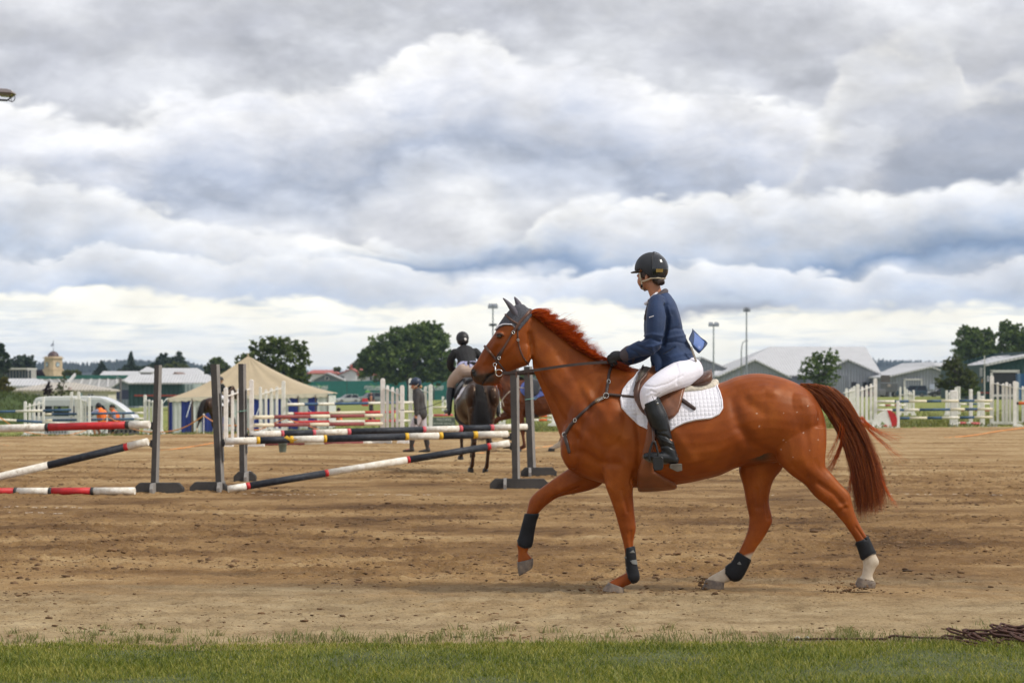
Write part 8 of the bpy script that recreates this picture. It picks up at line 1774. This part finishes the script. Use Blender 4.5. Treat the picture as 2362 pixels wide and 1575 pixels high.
f_.piece('body', [f_.ball(258, 941, 0, 6, 8), f_.ball(252.5, 943, 0, 1.6, 1.8), f_.ch([(260, 947, 0, 3.4), (262, 951, 0, 4)]), f_.ch([(264, 954, 0, 8, 1.35), (267, 964, 0, 8.5, 1.3), (268, 975, 0, 9, 1.3)]), f_.ch([(263, 953, -.17, 4), (264, 963, -.2, 3.6), (256, 971, -.2, 3), (249, 972, -.15, 2.5)]), f_.ch([(266, 953, .17, 4), (266, 963, .2, 3.4), (258, 969, .2, 2.6)]),
    f_.ch([(267, 978, -.1, 6), (255, 980, -.12, 5.2), (248, 983, -.12, 4.4), (252, 996, -.12, 3.4), (251, 1002, -.12, 2.8), (246, 1003, -.12, 2.3)]), f_.ch([(268, 978, .1, 6), (260, 980, .12, 5.2), (254, 984, .12, 4.4), (260, 996, .12, 3.4), (258, 1002, .12, 2.8), (253, 1003, .12, 2.3)])], SKIN)
f_.piece('vest', [f_.ch([(262, 950, 0, 6, 1.5), (264, 955, 0, 10, 1.35), (267, 964, 0, 10.5, 1.25), (268, 974, 0, 10.5, 1.25)])], HIVIS); f_.piece('shirt_sleeve', [f_.ch([(263.5, 953.5, -.19, 5.2), (265, 963, -.22, 4.8)])], LILS); c_ = f_.piece('cap', [f_.ball(259, 936.5, 0, 7, 4.6), f_.ball(258.5, 938.5, 0, 6.6, 2.4)], CAPB); f_.piece('peak', [f_.ch([(265, 939, 0, 1.6, 2.4), (269, 941, 0, 1.2, 2.4)])], CAPB, .012, c_)
f_.piece('trousers', [f_.ch([(268, 977, 0, 8, 1.4), (260, 979, -.1, 7), (250, 983, -.12, 5.6), (252, 994, -.12, 4.6)]), f_.ch([(268, 977, .08, 7), (256, 983, .12, 5.6), (259, 994, .12, 4.6)])], SHORT)
for d in (-.12, .12): f_.piece('shoe', [f_.ch([(252 + 30 * d, 1002.5, d, 2.8), (245 + 30 * d, 1003, d, 2.4)])], BLK)
chair(271, 1005, YS + 1, 'brown folding chair under the person in the black cap', -1)
def small_seated(u, v, Y, label, vest, hair, face=-1):
    f_ = Fig(label, u, v, Y, group='spectators seated beyond the red poles'); k = f_.s / 37.; q = lambda x, y: (u + x * k, v + y * k)
    f_.piece('body', [f_.ball(*q(0, -44), 0, 4 * k, 5 * k), f_.ch([(*q(0, -40), 0, 2.4 * k), (*q(1, -36), 0, 3 * k)]), f_.ch([(*q(1, -33), 0, 5.5 * k, 1.3), (*q(2, -20), 0, 6 * k, 1.3)]), f_.ch([(*q(1, -18), -.1, 3.6 * k), (*q(9, -16), -.1, 3 * k), (*q(10, -2), -.1, 2 * k), (*q(13, -1), -.1, 1.6 * k)]), f_.ch([(*q(1, -18), .1, 3.6 * k), (*q(9, -16), .1, 3 * k), (*q(12, -2), .1, 2 * k), (*q(15, -1), .1, 1.6 * k)]), f_.ch([(*q(1, -34), -.18, 2.6 * k), (*q(2, -24), -.22, 2.2 * k), (*q(8, -20), -.15, 1.8 * k)])], SKIN, .02)
    f_.piece('vest', [f_.ch([(*q(1, -35), 0, 5 * k, 1.4), (*q(1, -30), 0, 7 * k, 1.35), (*q(2, -19), 0, 7.2 * k, 1.3)])], vest, .02); f_.piece('hair', [f_.ball(*q(0, -45.5), 0, 4.8 * k, 4.6 * k)], hair, .02); f_.piece('trousers', [f_.ch([(*q(2, -18), -.06, 5 * k), (*q(9, -16), -.1, 4 * k), (*q(10, -4), -.1, 3 * k)]), f_.ch([(*q(2, -18), .06, 5 * k), (*q(9, -16), .1, 4 * k), (*q(12, -4), .1, 3 * k)])], SHORT, .02)
    chair(u + 1, v, Y, 'folding chair under the ' + label.split(' seated')[0], 1)
small_seated(781, 990, 150, 'person in orange vest with dark hair seated beyond the red poles', HIVIS, HAIRD); small_seated(857, 990, 150, 'person in dark top seated beyond the red poles near the white wing', SHORT, HAIRD); small_seated(908, 990, 146, 'person in yellow green vest seated behind the white wing', HVG, HAIRD)
f_ = Fig('person in navy standing before the grey car', 856, 947, 235); k = f_.s / 24.
q = lambda x, y: (856 + x * k, 947 + y * k)
f_.piece('body', [f_.ball(*q(0, -40), 0, 2.6 * k, 3.4 * k), f_.ch([(*q(0, -36), 0, 2 * k), (*q(0, -33), 0, 4.6 * k, 1.), (*q(0, -22), 0, 4.2 * k)]), f_.ch([(*q(-4.6, -33), 0, 1.8 * k), (*q(-6.5, -27), 0, 1.6 * k), (*q(-6, -21), 0, 1.4 * k)]), f_.ch([(*q(4.6, -33), 0, 1.8 * k), (*q(6.5, -27), 0, 1.6 * k), (*q(6, -21), 0, 1.4 * k)]), f_.ch([(*q(-2, -21), 0, 2.6 * k), (*q(-2.5, -10), 0, 2 * k), (*q(-3, -1), 0, 1.6 * k)]), f_.ch([(*q(2, -21), 0, 2.6 * k), (*q(2.5, -10), 0, 2 * k), (*q(3, -1), 0, 1.6 * k)])], SKIN, .03)
NAVT = mat('navy_top', (.015, .02, .045), .8); f_.piece('top', [f_.ch([(*q(0, -34), 0, 4.8 * k, .8), (*q(0, -30), 0, 5.4 * k, .8), (*q(0, -21), 0, 5 * k, .8)]), f_.ch([(*q(-4.6, -33), 0, 2.4 * k), (*q(-6.6, -27), 0, 2.2 * k)]), f_.ch([(*q(4.6, -33), 0, 2.4 * k), (*q(6.6, -27), 0, 2.2 * k)])], NAVT, .03); f_.piece('trousers', [f_.ch([(*q(-2, -21), 0, 3.2 * k), (*q(-2.5, -10), 0, 2.6 * k), (*q(-3, -2), 0, 2.2 * k)]), f_.ch([(*q(2, -21), 0, 3.2 * k), (*q(2.5, -10), 0, 2.6 * k), (*q(3, -2), 0, 2.2 * k)])], SHORT, .03); f_.piece('cap', [f_.ball(*q(0, -41.5), 0, 3. * k, 2.2 * k)], mat('grey_cap', (.18, .18, .2), .7), .025)
c = P(842, 934, 300); q = MB(); q.box((0, 0, .35), (.8, .5, .95), taper=.85); t = q.build('red_bag', mat('red_cloth', (.55, .03, .04), .7, .1), None, bevel=.05, loc=tuple(c)); tag(t, 'red bag between the silver hatchback and the grey car', 'bag')

# rusty chain harrow dumped at the turf edge, with its drag bar
RUST = mat('rust', (.062, .024, .015), .8, .35, 25., .002, 80, c2=(.035, .014, .010))
HY_ = 15.0; hc_ = P(2330, 1482, HY_); t = thing('chain_harrow', 'rusty heap of chain harrow links lying at the turf edge', 'harrow', (hc_.x, HY_, 0))
rr_ = np.random.default_rng(3); s = pxm(HY_)
for i in range(46):
    x = rr_.uniform(-.34, .42); y = rr_.normal(0, .12); top = .092 * (1 - ((x - .06) / .45) ** 2) * math.exp(-(y / .2) ** 2); z = .012 + max(0, top) * rr_.uniform(.35, 1); L__ = rr_.uniform(.10, .17); a = rr_.normal(0, .5); tilt = rr_.normal(-.15, .18)
    d = Vector((math.cos(a) * math.cos(tilt), math.sin(a) * math.cos(tilt), math.sin(tilt))); p = Vector((x, y, z)); nrm = Vector((-math.sin(a), math.cos(a), .4)).normalized(); r = .022
    pts = [p - d * L__ / 2 + nrm * r, p - d * L__ / 2 - d * r * .8, p - d * L__ / 2 - nrm * r, p + d * L__ / 2 - nrm * r, p + d * L__ / 2 + d * r * .8, p + d * L__ / 2 + nrm * r, p - d * L__ / 2 + nrm * r]
    pts = [Vector((q_.x, q_.y, max(.007, q_.z))) for q_ in pts]; MB().tube(pts, .0075, 6, cap=False).build('link', RUST, t, True)
for (a, b_, c, d) in ((2216, 1468, 2226, 1457), (2290, 1455, 2318, 1466)): MB().tube([P(a, b_ + 10, HY_) - Vector((hc_.x, HY_, 0)), P(a + 4, b_, HY_) - Vector((hc_.x, HY_, 0)), P(c, d, HY_) - Vector((hc_.x, HY_, 0)), P(c + 10, d + 2, HY_) - Vector((hc_.x, HY_, 0)), P(c + 16, d + 12, HY_) - Vector((hc_.x, HY_, 0))], .010, 7).build('hook', RUST, t, True)
q0 = P(1822, 1486, 15.02); t = thing('drag_bar', 'thin rusty drag bar with a curled eye lying left of the harrow heap', 'bar', (q0.x, q0.y, 0)); G0 = Vector((q0.x, q0.y, 0)); gz = lambda u, z=.014, Y=15.02: Vector(((u - CX) * Y / F, Y, z)) - G0
MB().tube([gz(1822), gz(1900, .018), gz(1980, .016), gz(2042, .016), gz(2056, .035), gz(2064, .038), gz(2080, .032), gz(2110, .026), gz(2160, .022), gz(2214, .02)], [.008] * 10, 7).build('rod', RUST, t, True); MB().tube([gz(2068, .02) + Vector((.018 * math.cos(a), 0, .018 * math.sin(a))) for a in np.linspace(0, 2 * pi, 14)], .006, 6, cap=False).build('eye_ring', RUST, t, True)
MB().tube([gz(1815, .01), gz(1850, .009), gz(1900, .008), gz(1990, .009)], .004, 6).build('wire', STEELG, t); 
for u in (1838, 1860): MB().tube([gz(u, .01), gz(u - 3, .028), gz(u + 3, .030), gz(u + 9, .012)], .0045, 6).build('shackle', STEELG, t)
